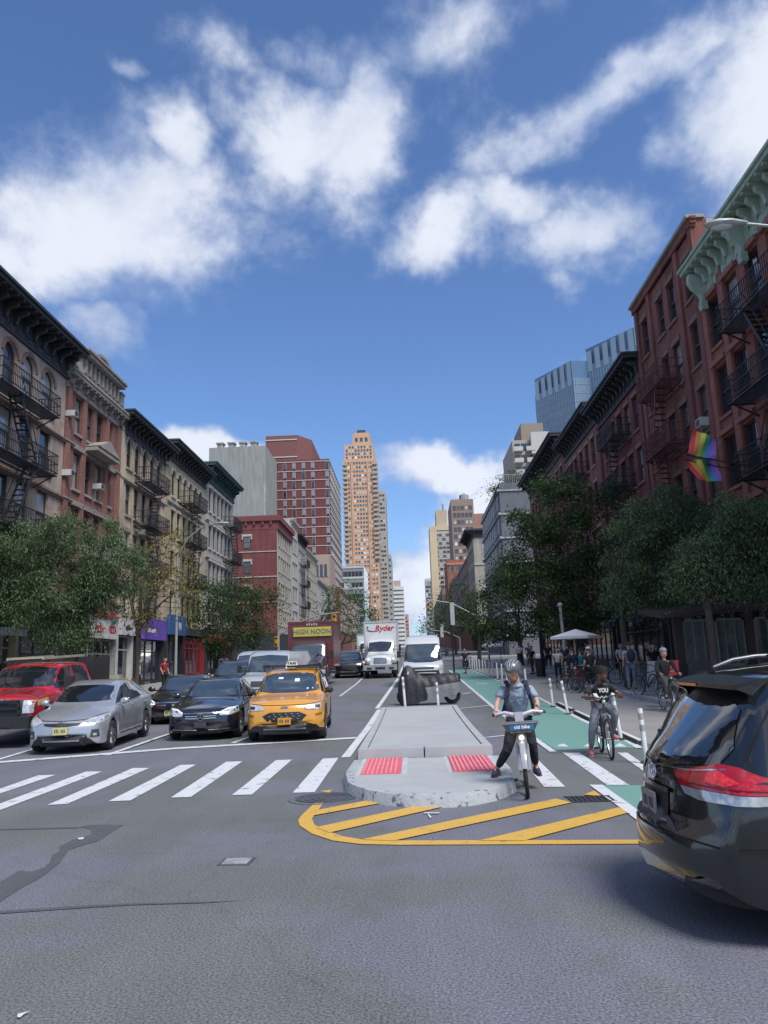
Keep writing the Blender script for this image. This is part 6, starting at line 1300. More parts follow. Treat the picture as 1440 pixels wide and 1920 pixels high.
# ================================================================== bicycles and people
BLKM = mat('bike_black', (.02,.02,.022), .4, coat=.3); STL = mat('bike_steel', (.45,.46,.48), .3, .8); GRYM = mat('bike_grey', (.33,.34,.37), .35, coat=.6); REDM = mat('bike_red', (.45,.02,.04), .3, coat=.5)
def bike(name, label, cat, frame=BLKM, kind='plain', lean=0., steer=0., group=None, r=.33, wb=1.08, accent=None):
    t = thing(name, label, cat, (0,0,0), 0, group)     # front wheel touches ground at y=0, rear at y=wb
    def wheel():
        a = MB(); n = 32; a.tube([(0, (r-.035)*math.cos(2*PI*i/n), (r-.035)*math.sin(2*PI*i/n)) for i in range(n+1)], .011, 5, caps=False); a.tube([(-.05,0,0),(.05,0,0)], .022, 8)
        for k in range(18): q = 2*PI*k/18; a.bar((.02*(-1)**k, 0, 0), (0, (r-.04)*math.cos(q), (r-.04)*math.sin(q)), .0035)
        b = MB(); tw = .026 if kind == 'share' else .023; b.tube([(0, (r-tw*.7)*math.cos(2*PI*i/n), (r-tw*.7)*math.sin(2*PI*i/n)) for i in range(n+1)], tw, 8, caps=False)
        return a.mesh('wheel', STL, 40), b.mesh('tyre', TYR, 60)
    wm_, tm = wheel()
    fw = put('wheel', wm_, t, loc=(0,0,r), rot=(0,0,steer)); put('tyre', tm, fw); rw_ = put('wheel', wm_, t, loc=(0,wb,r)); put('tyre', tm, rw_)
    hx = (0, .24, .88); bb = (0, wb*.58, .29); st = (0, wb*.72, .80)
    b = MB()
    if kind == 'share':
        b.tube([(0,.22,.80),(0,.30,.55),(0,.5,.36),bb], [.045,.05,.05,.045], 10); b.tube([bb,(0,wb*.72,.62)], .03, 8); b.tube([bb,(.06,wb,r)], .018, 6); b.tube([bb,(-.06,wb,r)], .018, 6)
    else:
        b.tube([(0,.20,.82),(0,wb*.66,.76)], .018, 6); b.tube([(0,.18,.74),bb], .022, 6); b.tube([bb,(0,wb*.72,.86)], .017, 6)
        for s_ in (-1, 1): b.tube([bb,(s_*.06,wb,r)], .011, 5); b.tube([(0,wb*.70,.75),(s_*.06,wb,r)], .010, 5)
    b.build('frame', frame, t, 50)
    b = MB(); cs = math.cos(steer); sn = math.sin(steer)
    for s_ in (-1, 1): b.tube([(s_*.06,0,r),(s_*.06,.10,.62),(s_*.025,.18,.72)], .016 if kind != 'share' else .022, 6)
    b.tube([(0,.18,.70),(0,.235,.92)], .022 if kind != 'share' else .035, 8); b.build('fork', accent or frame, t, 50)
    hb = MB(); w_ = .31; hz = 1.02
    if kind == 'share':
        hb.tube([(-w_,.30,1.0),(-.18,.27,1.02),(-.05,.25,.98),(.05,.25,.98),(.18,.27,1.02),(w_,.30,1.0)], [.018,.024,.034,.034,.024,.018], 10); hb.box(-.055,.055,.20,.27,.86,1.02)
    else: hb.tube([(-w_,.30,hz),(-.15,.24,hz-.01),(0,.22,hz-.06),(.15,.24,hz-.01),(w_,.30,hz)], .013, 6)
    h_ = hb.build('handlebar', mat('pale_lilac_bar', (.50,.47,.56), .4, coat=.3) if kind == 'share' else BLKM, t, 50)
    for s_ in (-1, 1):
        b = MB(); b.tube([(s_*(w_-.0),.30,1.0 if kind == 'share' else hz),(s_*(w_+.035),.305,1.0 if kind == 'share' else hz)], .019, 8); b.tube([(s_*(w_-.09),.27,1.0),(s_*(w_-.02),.22,.975)], .006, 5); b.build('grip', CLAD, h_, 50)
    b = MB(); b.ball((0,wb*.72+.03,.90), .075,.12,.03, 12, 6); b.tube([(0,wb*.72,.62 if kind=='share' else .8),(0,wb*.72,.89)], .014, 6); b.build('saddle', CLAD, t, 60)
    b = MB(); b.tube([(-.06,)+bb[1:],(-.075,bb[1]-.02,bb[2]-.16),(-.13,bb[1]-.02,bb[2]-.16)], .012, 6); b.tube([(.06,)+bb[1:],(.075,bb[1]+.02,bb[2]+.16),(.13,bb[1]+.02,bb[2]+.16)], .012, 6); b.tube([(-.07,)+bb[1:],(.07,)+bb[1:]], .018, 8); b.lathe([(.09,.055),(.09,.062),(.05,.062)], 18, 'X', (0,)+bb[1:]); b.build('crank', STL, t, 50)
    for s_ in (-1, 1): b = MB(); b.box(*sorted((s_*.10, s_*.19)), bb[1]-s_*-.02-.04, bb[1]+s_*.02+.04, bb[2]+s_*.16-.012, bb[2]+s_*.16+.012); b.build('pedal', CLAD, t)
    def fender(y, a0, a1, m_):
        b = MB(); n = 10; P_ = [(R(a0)+(R(a1)-R(a0))*i/n) for i in range(n+1)]
        vs = [(x, y+(r+.03-abs(x)*.3)*math.cos(q), r+(r+.03-abs(x)*.3)*math.sin(q)) for q in P_ for x in (-.035, 0, .035)]
        b.add(vs, [(3*i+k, 3*i+k+1, 3*i+k+4, 3*i+k+3) for i in range(n) for k in (0, 1)]); return b.build('fender', m_, t, 60)
    if kind == 'share':
        fender(0, 55, 170, GRYM); fender(wb, 0, 130, mat('share_blue', (.04,.16,.46), .35, coat=.5))
        b = MB(); b.ball((0,.045,.70), .065,.085,.11, 14, 10); b.tube([(0,.05,.74),(0,.10,.86)], .04, 10); b.build('front_shroud', mat('bare_steel', (.50,.47,.42), .35, .6), t, 60)
        b = MB(); b.ball((0,-.035,.725), .03,.02,.03, 12, 8); b.build('front_lamp', mat('lamp_lit', (1,.93,.82), .3, var=0, emit=2.2), t, 60)
        b = MB(); z0, z1 = .80, .90
        b.add([(-.17,-.02,z0),(.17,-.02,z0),(.17,.17,z0),(-.17,.17,z0),(-.225,-.06,z1),(.225,-.06,z1),(.225,.19,z1),(-.225,.19,z1)], [(0,3,2,1),(0,1,5,4),(1,2,6,5),(2,3,7,6),(3,0,4,7)]); b.tube([(-.23,-.065,z1),(.23,-.065,z1),(.23,.195,z1),(-.23,.195,z1),(-.23,-.065,z1)], .010, 6); bk = b.build('basket', mat('basket_grey', (.17,.175,.19), .5), t)
        b = MB(); b.add([(-.125,-.048,.815),(.165,-.048,.815),(.185,-.069,.90),(-.145,-.069,.90)], [(0,1,2,3)]); pnl = b.build('basket_panel', mat('panel_blue', (.05,.22,.46), .4), bk)
        Mx = Matrix.Translation((.02,-.072,.857)) @ Matrix.Rotation(R(-14), 4, 'X') @ UPRIGHT; text_mesh('lettering', 'citi bike', .062, WT, pnl, .002, Mx, .001)
        b = MB(); b.box(-.13,.13,-.045,-.03,.79,.797); b.build('basket_strap', mat('amber_strip', (.42,.24,.10), .5), bk)
        b = MB(); b.prism([(.30,.42),(.52,.34),(.56,.52),(.38,.74),(.28,.72)], -.055,.055, fn=lambda x,y,z: (z,x,y)); b.build('frame_panel', MT['share_blue'], t)
    else:
        b = MB(); b.ball((0,.14,.93), .035,.03,.035, 10, 6); b.build('front_lamp', LMP, t, 60)
    t.rotation_euler = (0, lean, 0)
    return t
def skin(nodes, edges, sub=1):
    bm = bmesh.new(); lay = bm.verts.layers.skin.verify(); V = {}
    for i, (k, (p, rad)) in enumerate(nodes.items()):
        v = bm.verts.new(p); v[lay].radius = (rad, rad) if not isinstance(rad, tuple) else rad; v[lay].use_root = (i == 0); V[k] = v
    for a, b in edges: bm.edges.new((V[a], V[b]))
    me = bpy.data.meshes.new('skin'); bm.to_mesh(me); bm.free()
    o = bpy.data.objects.new('skin', me); C.objects.link(o); m = o.modifiers.new('s', 'SKIN'); m.use_smooth_shade = True; m.branch_smoothing = .4
    if sub: q = o.modifiers.new('d', 'SUBSURF'); q.levels = sub; q.render_levels = sub
    r_ = bpy.data.meshes.new_from_object(o.evaluated_get(bpy.context.evaluated_depsgraph_get())); bpy.data.objects.remove(o); bpy.data.meshes.remove(me); return r_
def join_mesh(me, mbs):
    bm = bmesh.new(); bm.from_mesh(me)
    for mb, mi in mbs:
        t = mb.mesh('t', [BLKM], 60); t.polygons.foreach_set('material_index', [mi+x for x in mb.m]); bm.from_mesh(t); bpy.data.meshes.remove(t)
    bm.to_mesh(me); bm.free(); me.polygons.foreach_set('use_smooth', [True]*len(me.polygons)); me.update(); return me
SKF = mat('skin_fair', (.52,.30,.23), .55, var=.08, vscale=9, sheen=.1); SKD = mat('skin_brown', (.16,.075,.045), .5, var=.1, vscale=9); EYE = mat('eye_dark', (.02,.015,.015), .3, var=0)
def V_(p): return Vector(p)
def head_geo(c, yaw, pitch, s=1., lip=None):
    """face looks to -y before turning"""
    Mh = Matrix.Translation(c) @ Matrix.Rotation(yaw, 4, 'Z') @ Matrix.Rotation(pitch, 4, 'X') @ Matrix.Scale(s, 4)
    a = MB(); a.M = Mh; n, m = 20, 14; vs = []; fs = []
    for i in range(m+1):
        t = PI*i/m; z = .118*math.cos(t)
        for j in range(n):
            q = 2*PI*j/n; x, y = .078*math.sin(t)*math.cos(q), .098*math.sin(t)*math.sin(q)
            if z < 0: k = 1+z*2.6; x *= k; y = y*(1+z*1.2) - (.012 if y < 0 else 0)*(-z/.118)
            if y < 0:
                y += .010*math.exp(-((z-.012)/.016)**2)*math.exp(-((abs(x)-.032)/.016)**2)      # eye sockets
                y -= .008*math.exp(-((z-.035)/.012)**2)*math.exp(-(x/.05)**2)
            vs.append((x, y, z))
    for i in range(m):
        for j in range(n): k = (j+1) % n; fs.append((i*n+j, (i+1)*n+j, (i+1)*n+k, i*n+k))
    a.add(vs, fs)
    a.ball((0,-.105,-.012), .014,.020,.026, 8, 6); a.ball((0,-.100,-.048), .026,.010,.006, 8, 4); a.ball((0,-.098,-.057), .022,.010,.006, 8, 4)
    for s_ in (-1, 1): a.ball((s_*.080,.01,.0), .010,.020,.032, 8, 6)
    e = MB(); e.M = Mh
    for s_ in (-1, 1): e.ball((s_*.031,-.083,.012), .011,.007,.007, 8, 6); e.bar((s_*.016,-.093,.034), (s_*.048,-.086,.036), .006, .007)
    return Mh, [(a, 0), (e, 1)]
def hand_geo(w_, d, n_out, curl=1., mat_i=0):
    """fist round a bar: w_=wrist, d=direction wrist->knuckles, n_out=bar axis"""
    d = V_(d).normalized(); ax = V_(n_out).normalized(); dn = d.cross(ax).normalized()
    if dn.z > 0: dn = -dn
    a = MB(); w_ = V_(w_); kn = w_+d*.085
    a.tube([w_-d*.02, w_+d*.02, w_+d*.06, kn], [.024,.032,.036,.028], 10)
    a.tube([w_+d*.045-ax*.022, w_+d*.06+ax*.022], .022, 8)
    for k, (L_, o_) in enumerate(((.040,-.030),(.046,-.010),(.043,.010),(.035,.029))):
        b0 = kn+ax*o_; a.tube([b0-d*.02, b0+d*L_*.35*(1), b0+d*L_*.5+dn*.022*curl, b0+d*L_*.1+dn*.045*curl, b0-d*.012+dn*.045*curl], [.0105,.0105,.0098,.009,.007], 6)
    t0 = w_+d*.02-ax*.032; a.tube([t0, t0+d*.03-ax*.010+dn*.012, t0+d*.052+dn*.030, t0+d*.050+ax*.03+dn*.038], [.013,.012,.010,.008], 6)
    return (a, mat_i)
def person(label, J, skinm, top, pants, shoe, group=None, sleeve=.5, head=(0, 0), hair=None, hairst='short', scale=1., hi=True, bars=None, legs='long', name='person'):
    """J: joint positions: pel chest neck head shL elL waL ... hipL knL anL toL"""
    t = thing(name, label, 'person', (0,0,0), 0, group); g_ = {k: V_(v) for k, v in J.items()}; s = scale
    sub = 2 if hi else 1
    mid = g_['pel'].lerp(g_['chest'], .5)
    nodes = {'pel': (g_['pel'], .115*s), 'mid': (mid, .10*s), 'chest': (g_['chest'], .105*s), 'neck': (g_['neck'], .052*s), 'headb': (g_['head']-(g_['head']-g_['neck']).normalized()*.03, .055*s)}
    ed = [('pel','mid'), ('mid','chest'), ('chest','neck'), ('neck','headb')]
    for S in 'LR':
        hip, kn, an, to = (g_[k+S] for k in ('hip','kn','an','to')); sh, el, wa = (g_[k+S] for k in ('sh','el','wa'))
        nodes.update({'hip'+S: (hip, .085*s), 'th'+S: (hip.lerp(kn,.5), .074*s), 'kn'+S: (kn, .055*s), 'ca'+S: (kn.lerp(an,.35), .053*s), 'an'+S: (an, .034*s), 'to'+S: (to, .03*s)})
        nodes.update({'sh'+S: (sh, .052*s), 'ua'+S: (sh.lerp(el,.5), .046*s), 'el'+S: (el, .037*s), 'fa'+S: (el.lerp(wa,.4), .036*s), 'wa'+S: (wa, .025*s)})
        ed += [('pel','hip'+S), ('hip'+S,'th'+S), ('th'+S,'kn'+S), ('kn'+S,'ca'+S), ('ca'+S,'an'+S), ('an'+S,'to'+S), ('chest','sh'+S), ('sh'+S,'ua'+S), ('ua'+S,'el'+S), ('el'+S,'fa'+S), ('fa'+S,'wa'+S)]
    body = skin(nodes, ed, 1); Mh, hg = head_geo(g_['head'], head[0], head[1], s*1.08)
    parts = list(hg)
    for S in 'LR':
        el, wa = g_['el'+S], g_['wa'+S]; ax = V_((1,0,0)); 
        ax = V_(bars[S]) if bars and S in bars else V_((0,1,0)).cross((wa-el)).cross(wa-el).normalized()
        parts.append(hand_geo(wa, (wa-el) if not bars else V_((wa-el).normalized()*.5+V_((0,-.6,-.3))), ax, 1. if bars else .35))
    join_mesh(body, parts); body.materials.clear(); body.materials.append(skinm); body.materials.append(EYE); body.name = 'body'; put('body', body, t)
    f = 1.0; sn = {}; se = []
    sn = {'mid': (mid, .127*s), 'pel': (g_['pel']+V_((0,0,.02)), .128*s), 'chest': (g_['chest'], .142*s), 'nk': (g_['chest'].lerp(g_['neck'], .60), .100*s), 'nt': (g_['chest'].lerp(g_['neck'], .86), .072*s)}; se = [('mid','pel'), ('mid','chest'), ('chest','nk'), ('nk','nt')]
    for S in 'LR':
        sh, el, wa = (g_[k+S] for k in ('sh','el','wa')); sn['sh'+S] = (sh, .075*s); se.append(('chest','sh'+S)); sn['a'+S] = (sh.lerp(el,.45), .068*s); se.append(('sh'+S,'a'+S)); sn['b'+S] = (sh.lerp(el, .72), .064*s); se.append(('a'+S,'b'+S))
        if sleeve >= 1: sn['e'+S] = (el, .052*s); sn['w'+S] = (el.lerp(wa,.92), .038*s); se += [('b'+S,'e'+S), ('e'+S,'w'+S)]
    sm_ = skin(sn, se, sub if hi else 1); sm_.materials.clear(); sm_.materials.append(top); sm_.polygons.foreach_set('use_smooth', [True]*len(sm_.polygons)); sm_.name = 'shirt'; put('shirt', sm_, t)
    sn = {'pel': (g_['pel'], .130*s)}; se = []
    for S in 'LR':
        hip, kn, an = (g_[k+S] for k in ('hip','kn','an')); sn.update({'h'+S: (hip, .100*s), 't'+S: (hip.lerp(kn,.5), .090*s), 'k'+S: (kn, .070*s)}); se += [('pel','h'+S), ('h'+S,'t'+S), ('t'+S,'k'+S)]
        if legs == 'long': sn.update({'c'+S: (kn.lerp(an,.4), .064*s), 'n'+S: (kn.lerp(an,.90), .048*s)}); se += [('k'+S,'c'+S), ('c'+S,'n'+S)]
    pm_ = skin(sn, se, sub if hi else 1); pm_.materials.clear(); pm_.materials.append(pants); pm_.polygons.foreach_set('use_smooth', [True]*len(pm_.polygons)); pm_.name = 'trousers'; put('trousers', pm_, t)
    for S in 'LR':
        an, to = g_['an'+S], g_['to'+S]; d = (to-an); d.z = 0; d.normalize(); b = MB(); pt = an.copy(); pt.z -= .035
        hl = an-d*.055+V_((0,0,-.05)); tp = to+V_((0,0,-.005))
        b.tube([hl-d*.02, hl+d*.02, an+d*.04+V_((0,0,-.035)), tp-d*.02, tp+d*.05, tp+d*.075], [.030*s,.043*s,.046*s,.044*s,.034*s,.012*s], 10); b.tube([an+V_((0,0,-.045)), an+V_((0,0,.005))], [.043*s,.038*s], 10)
        o = b.build('shoe', shoe, t, 60); b = MB(); b.tube([hl-d*.03+V_((0,0,-.026)), tp+d*.06+V_((0,0,-.030))], [.040*s,.043*s], 8); b.M = None
        for i in range(len(b.v)): v = b.v[i]; zc_ = (hl.z+tp.z)/2-.030; b.v[i] = (v[0], v[1], zc_+(v[2]-zc_)*.35)
        b.build('sole', mat('sole', (.20,.07,.05), .8) if name == 'person' and hi and shoe.name == 'shoe_dark' else mat('sole_pale', (.5,.5,.5), .8), o, 60)
    if hair:
        b = MB(); b.M = Mh; n_ = 18
        if hairst == 'afro':
            for i in range(60):
                q = i*2.399; zz = .02+.105*((i+.5)/60); rr = math.sqrt(max(.1, 1-(zz/.135)**2)); b.ball((.084*rr*math.cos(q), .012+.095*rr*math.sin(q), zz), .024,.024,.022, 6, 4)
        else:
            vs = []; m_ = 8
            for i in range(m_+1):
                tt = PI*.56*i/m_
                for j in range(n_):
                    q = 2*PI*j/n_; fr_ = math.sin(q) < -.3; lim = .62 if fr_ else 1.0; t2 = tt*lim; vs.append((.087*math.sin(t2)*math.cos(q), .008+.104*math.sin(t2)*math.sin(q), .004+.124*math.cos(t2)))
            b.add(vs, [(i*n_+j, (i+1)*n_+j, (i+1)*n_+(j+1) % n_, i*n_+(j+1) % n_) for i in range(m_) for j in range(n_)])
        b.build('hair', hair, t, 60)
    return t, Mh
FAB = lambda nm, c, **k: mat(nm, c, .9, var=.14, vscale=14, bump=.9, bscale=11, bdist=.06, **k)
SHD = mat('shoe_dark', (.03,.035,.07), .6, var=.3, vscale=30)
# ---- front rider on the share bike
B1 = bike('share_bicycle', 'grey and blue share bicycle with front basket held by the man in the helmet', 'bicycle', GRYM, 'share', lean=R(-3))
B1.location = (1.375, 10.12, 0); B1.rotation_euler = (0, R(-2.5), R(-7))
J = dict(pel=(1.44,10.98,.88), chest=(1.42,10.86,1.235), neck=(1.40,10.79,1.41), head=(1.37,10.715,1.545),
         shR=(1.225,10.84,1.305), elR=(1.13,10.76,1.12), waR=(1.095,10.58,1.045), shL=(1.60,10.84,1.30), elL=(1.675,10.76,1.10), waL=(1.625,10.58,1.04),
         hipR=(1.36,10.98,.83), knR=(1.245,10.86,.50), anR=(1.10,11.02,.235), toR=(1.055,10.90,.185), hipL=(1.53,10.98,.83), knL=(1.55,10.66,.60), anL=(1.615,10.88,.265), toL=(1.62,10.74,.215))
T1 = FAB('light_blue_shirt', (.26,.345,.42)); P1 = FAB('black_trousers', (.018,.019,.024))
p1, Mh = person('man in grey helmet and light blue shirt resting one foot on the island', J, SKF, T1, P1, SHD, head=(R(-28), R(22)), hair=mat('fair_hair', (.36,.20,.10), .8, var=.3, vscale=40), bars={'L': (1,0,0), 'R': (-1,0,0)})
b = MB(); b.M = Mh; n_, m_ = 24, 9; vs = []
for i in range(m_+1):
    tt = PI*.52*i/m_
    for j in range(n_):
        q = 2*PI*j/n_; k = 1+.03*math.cos(q*9)*(1 if i > 1 else 0); vs.append((.108*k*math.sin(tt)*math.cos(q), .012+.142*k*math.sin(tt)*math.sin(q), .030+.108*math.cos(tt)))
b.add(vs, [(i*n_+j, (i+1)*n_+j, (i+1)*n_+(j+1) % n_, i*n_+(j+1) % n_) for i in range(m_) for j in range(n_)]); b.lathe([(.10,.0),(.095,.015)], 24, c=(0,.01,.02)); he = b.build('helmet', mat('helmet_grey', (.085,.10,.105), .35, coat=.5), p1, 35)
for k in (-2, -1, 0, 1, 2):
    b = MB(); b.M = Mh; b.tube([(k*.036*math.sin(a)**.5, .012-.146*math.cos(a)*math.sqrt(1-(k*.036/.108)**2*.9), .028+.108*math.sin(a)*math.sqrt(1-(k*.036/.108)**2)) for a in np.linspace(R(12), R(165), 10)], .0055, 5); b.build('vent', mat('helmet_vent', (.30,.33,.34), .4), he, 60)
b = MB(); b.M = Mh
for s_ in (-1, 1): b.tube([(s_*.085,-.02,.02),(s_*.078,-.045,-.05),(s_*.03,-.085,-.118),(0,-.09,-.124)], .005, 5)
b.build('chin_strap', CLAD, he, 60)
b = MB(); b.M = Mh; b.ball((0,-.072,-.082), .050,.036,.036, 12, 8); b.build('beard', mat('reddish_beard', (.33,.16,.09), .9, var=.3, vscale=40), p1, 60)
b = MB(); NV = mat('navy_strap', (.018,.022,.045), .8)
def strap(pts, w_=.045, th=.014):
    b = MB()
    for a, c_ in zip(pts, pts[1:]): b.bar(a, c_, w_, th)
    return b
bp = thing('backpack', 'dark backpack with shoulder straps worn by the man in the helmet', 'backpack', (0,0,0))
b = MB(); b.ball((1.43,11.10,1.16), .17,.11,.24, 14, 10); b.build('bag', NV, bp, 60)
for pts in ([(1.285,10.97,1.375),(1.282,10.84,1.405),(1.285,10.735,1.34),(1.27,10.695,1.22),(1.235,10.71,1.10),(1.215,10.80,1.0),(1.25,10.95,.98)], [(1.535,10.97,1.375),(1.54,10.84,1.405),(1.545,10.735,1.34),(1.565,10.70,1.22),(1.60,10.72,1.10),(1.625,10.80,1.0),(1.58,10.95,.98)]):
    strap(pts, .05, .018).build('shoulder_strap', NV, bp)
sb = thing('shoulder_pouch', 'small dark pouch hanging at the cyclist\'s right hip', 'pouch', (0,0,0)); b = MB(); b.ball((1.275,10.69,1.045), .052,.03,.082, 12, 8); b.build('pouch', NV, sb, 60)
strap([(1.62,10.70,1.10),(1.60,10.68,.96)], .018, .008).build('loose_strap', NV, bp); b = MB(); b.lathe([(.034,0),(.034,.025)], 14, 'X', (1.625,10.60,1.06)); b.build('wrist_band', CLAD, p1, 60)
# ---- second rider
B2 = bike('bicycle', 'black and red bicycle ridden by the man in the black lettered shirt', 'bicycle', BLKM); b = MB(); b.tube([(0,.24,.70),(0,.50,.42)], .03, 8); b.build('red_frame_tube', REDM, B2, 50); b = MB(); b.box(-.05,.05,.15,.21,.60,.74); b.build('number_plate', STL, B2); B2.location = (3.27, 13.50, 0); B2.rotation_euler = (0, R(-2), R(-5))
J = dict(pel=(3.36,14.28,.83), chest=(3.34,14.16,1.10), neck=(3.34,14.10,1.245), head=(3.35,14.04,1.375),
         shR=(3.145,14.14,1.17), elR=(3.03,14.05,.97), waR=(3.15,13.93,.985), shL=(3.53,14.14,1.165), elL=(3.60,14.02,1.03), waL=(3.585,13.86,1.04),
         hipR=(3.27,14.27,.80), knR=(3.10,14.0,.47), anR=(3.06,14.07,.10), toR=(3.03,13.92,.055), hipL=(3.45,14.27,.80), knL=(3.49,13.90,.71), anL=(3.46,14.12,.335), toL=(3.48,13.99,.30))
P2 = FAB('grey_sweatpants', (.15,.16,.19)); T2 = FAB('charcoal_shirt', (.022,.024,.028))
p2, Mh2 = person('man in black lettered shirt and grey sweatpants stopped on a black and red bicycle', J, SKD, T2, P2, mat('shoe_red_white', (.45,.10,.10), .6, var=.6, vscale=22), head=(R(12), R(14)), hair=mat('black_hair', (.018,.014,.012), .9), hairst='afro', bars={'L': (1,0,0), 'R': (-1,0,.4)})
Mx = Matrix.Translation((3.34,13.985,1.10)) @ Matrix.Rotation(R(-14), 4, 'X') @ UPRIGHT; text_mesh('lettering', 'YOU', .10, mat('print_white', (.55,.55,.53), .8), p2, .012, Mx, .003, xs=.8)
Mx = Matrix.Translation((3.335,13.98,.99)) @ Matrix.Rotation(R(-6), 4, 'X') @ UPRIGHT
b = MB(); b.M = Mx
for k in range(6): b.bar((-.10+k*.035,.02*(-1)**k,0), (-.07+k*.035,-.015*(-1)**k,0), .012, .014)
b.build('shirt_print', MT['print_white'], p2)
b = MB(); b.M = Mh2; b.ball((0,-.068,-.090), .046,.034,.030, 12, 8); b.build('beard', MT['black_hair'], p2, 60)
ph = thing('mobile_phone', 'white phone in the hand of the man in the black shirt', 'phone', (3.19,13.90,1.0)); b = MB(); b.box(-.035,.035,-.005,.005,-.06,.07); b.build('case', mat('phone_pale', (.5,.5,.5), .3), ph); b = MB(); b.box(-.031,.031,.005,.007,-.052,.062); b.build('screen', BK, ph); ph.rotation_euler = (R(-35), 0, R(20))
# ---- people farther off
def stander(label, x, y, top, pants, skm=SKF, hair=None, yaw=0., h=1.74, walk=0., sit=False, z=None, sleeve=.5, legs='long', group='people on the right hand pavement'):
    s = h/1.74; z = g(y)+(.14 if (x > 7.7 or x < -12) else 0) if z is None else z
    def q(a, b_, c_): 
        a, b_, c_ = a*s, b_*s, c_*s; return (x+a*math.cos(yaw)-b_*math.sin(yaw), y+a*math.sin(yaw)+b_*math.cos(yaw), z+c_)
    w1 = walk
    J = dict(pel=q(0,0,.93), chest=q(0,0,1.27), neck=q(0,-.01,1.46), head=q(0,-.03,1.60), shR=q(-.19,0,1.40), elR=q(-.24,.04-w1*.3,1.14), waR=q(-.22,-.08-w1*.5,.93), shL=q(.19,0,1.40), elL=q(.24,.04+w1*.3,1.14), waL=q(.22,-.08+w1*.5,.93),
             hipR=q(-.10,0,.88), knR=q(-.11,-.02+w1*.5,.49), anR=q(-.11,.03+w1,.10+abs(w1)*.1), toR=q(-.12,-.12+w1,.06+abs(w1)*.04), hipL=q(.10,0,.88), knL=q(.11,-.02-w1*.5,.49), anL=q(.11,.03-w1,.10), toL=q(.12,-.12-w1,.06))
    if sit: J.update(knR=q(-.14,-.42,.84), anR=q(-.15,-.35,.42), toR=q(-.16,-.48,.38), knL=q(.14,-.42,.84), anL=q(.15,-.35,.42), toL=q(.16,-.48,.38), waR=q(-.26,-.42,1.05), waL=q(.26,-.42,1.05), elR=q(-.27,-.15,1.12), elL=q(.27,-.15,1.12))
    return person(label, J, skm, top, pants, mat('shoe_black', (.03,.03,.03), .6), group, sleeve, (yaw, R(5)), hair or mat('brown_hair', (.05,.03,.02), .9), 'short', s, False, legs=legs)
PL = FAB('pale_plaid', (.30,.33,.36)); JN = FAB('light_jeans', (.16,.20,.28)); NVY = FAB('navy_jacket', (.02,.026,.06)); TEA = FAB('teal_top', (.02,.17,.16)); DRK = FAB('dark_clothes', (.02,.02,.024)); LV = FAB('lavender_shirt', (.22,.23,.33)); WH_ = FAB('white_shirt', (.5,.5,.5))
m1, _ = stander('man with dark backpack and light jeans standing beside the tree trunk, seen from behind', 8.15, 29.6, PL, JN, yaw=PI, h=1.8)
bp2 = thing('backpack', 'dark blue backpack on the man beside the tree trunk', 'backpack', (8.15, 29.42, g(29.5)+.14)); b = MB(); b.ball((0,-.02,1.28), .17,.12,.25, 14, 10); b.build('bag', mat('backpack_navy', (.02,.025,.05), .8), bp2, 60)
stander('person in navy jacket nearest the red scooter', 7.05, 34.6, NVY, DRK, yaw=R(200), sleeve=1)
stander('person in teal top beside the navy jacket', 7.55, 35.4, TEA, DRK, yaw=R(150), h=1.66)
stander('person in lavender shirt standing behind the teal top', 8.3, 36.8, LV, DRK, yaw=R(20))
stander('person in white shirt near the grey pole', 7.3, 39.5, WH_, DRK, yaw=R(-20), h=1.7)
stander('dark clothed person with white helmet standing by parked bicycles', 7.0, 31.2, DRK, DRK, yaw=R(200), h=1.78)
hl_ = thing('helmet', 'white helmet on the dark clothed person by the parked bicycles', 'helmet', (7.0,31.22,g(31.2)+1.62)); b = MB(); b.ball((0,.02,.085), .10,.125,.085, 14, 10); b.build('shell', mat('helmet_white', (.55,.55,.55), .3, var=0), hl_, 60)
stander('person walking in dark clothes far down the pavement', 9.0, 52.0, DRK, DRK, walk=.22)
stander('person in blue top far down the pavement', 8.5, 57.0, FAB('blue_top', (.04,.07,.2)), DRK, walk=-.2)
stander('person in grey far down the pavement by the shopfronts', 10.2, 46.0, FAB('grey_top', (.2,.2,.2)), DRK, yaw=R(30))
stander('person at the right edge in black top near the lit window', 12.0, 25.6, DRK, JN, SKF, yaw=R(-60), h=1.7)
stander('person in white tee by the pizza counter on the left pavement', -13.4, 38.0, WH_, DRK, yaw=R(90), group='people on the left hand pavement')
stander('person in red top on the left pavement by yellow chairs', -13.2, 41.5, FAB('red_top', (.3,.03,.03)), DRK, yaw=R(60), group='people on the left hand pavement')
# far rider on the green lane, delivery rider, scooter
for k_, (x_, y_, t_, h_, lb_) in enumerate(((9.6,36.2,WH_,1.7,'person in white at the tables under the parasol'),(10.6,34.6,DRK,1.65,'dark clothed person by the shopfront under the parasol'),(8.0,41.0,NVY,1.8,'person in navy near the grey pole'),(8.7,44.5,PL,1.72,'person in pale plaid beyond the grey pole'),(7.4,48.5,DRK,1.75,'dark clothed person by the litter bin'),(9.4,30.8,DRK,1.7,'dark clothed person right of the man with the backpack'),(10.7,31.6,LV,1.68,'person in lavender by the dark shopfront'),(8.3,60.5,WH_,1.7,'person in white farthest down the pavement'))):
    stander(lb_, x_, y_, t_, DRK, yaw=k_*1.3, h=h_, walk=.15*(-1)**k_)
stander('rider in black on the far end of the green lane', 3.55, 52.5, DRK, DRK, sit=True, group='riders', z=g(52)-.02)
B3 = bike('bicycle', 'dark bicycle under the far rider on the green lane', 'bicycle'); B3.location = (3.55, 51.9, g(52.4))
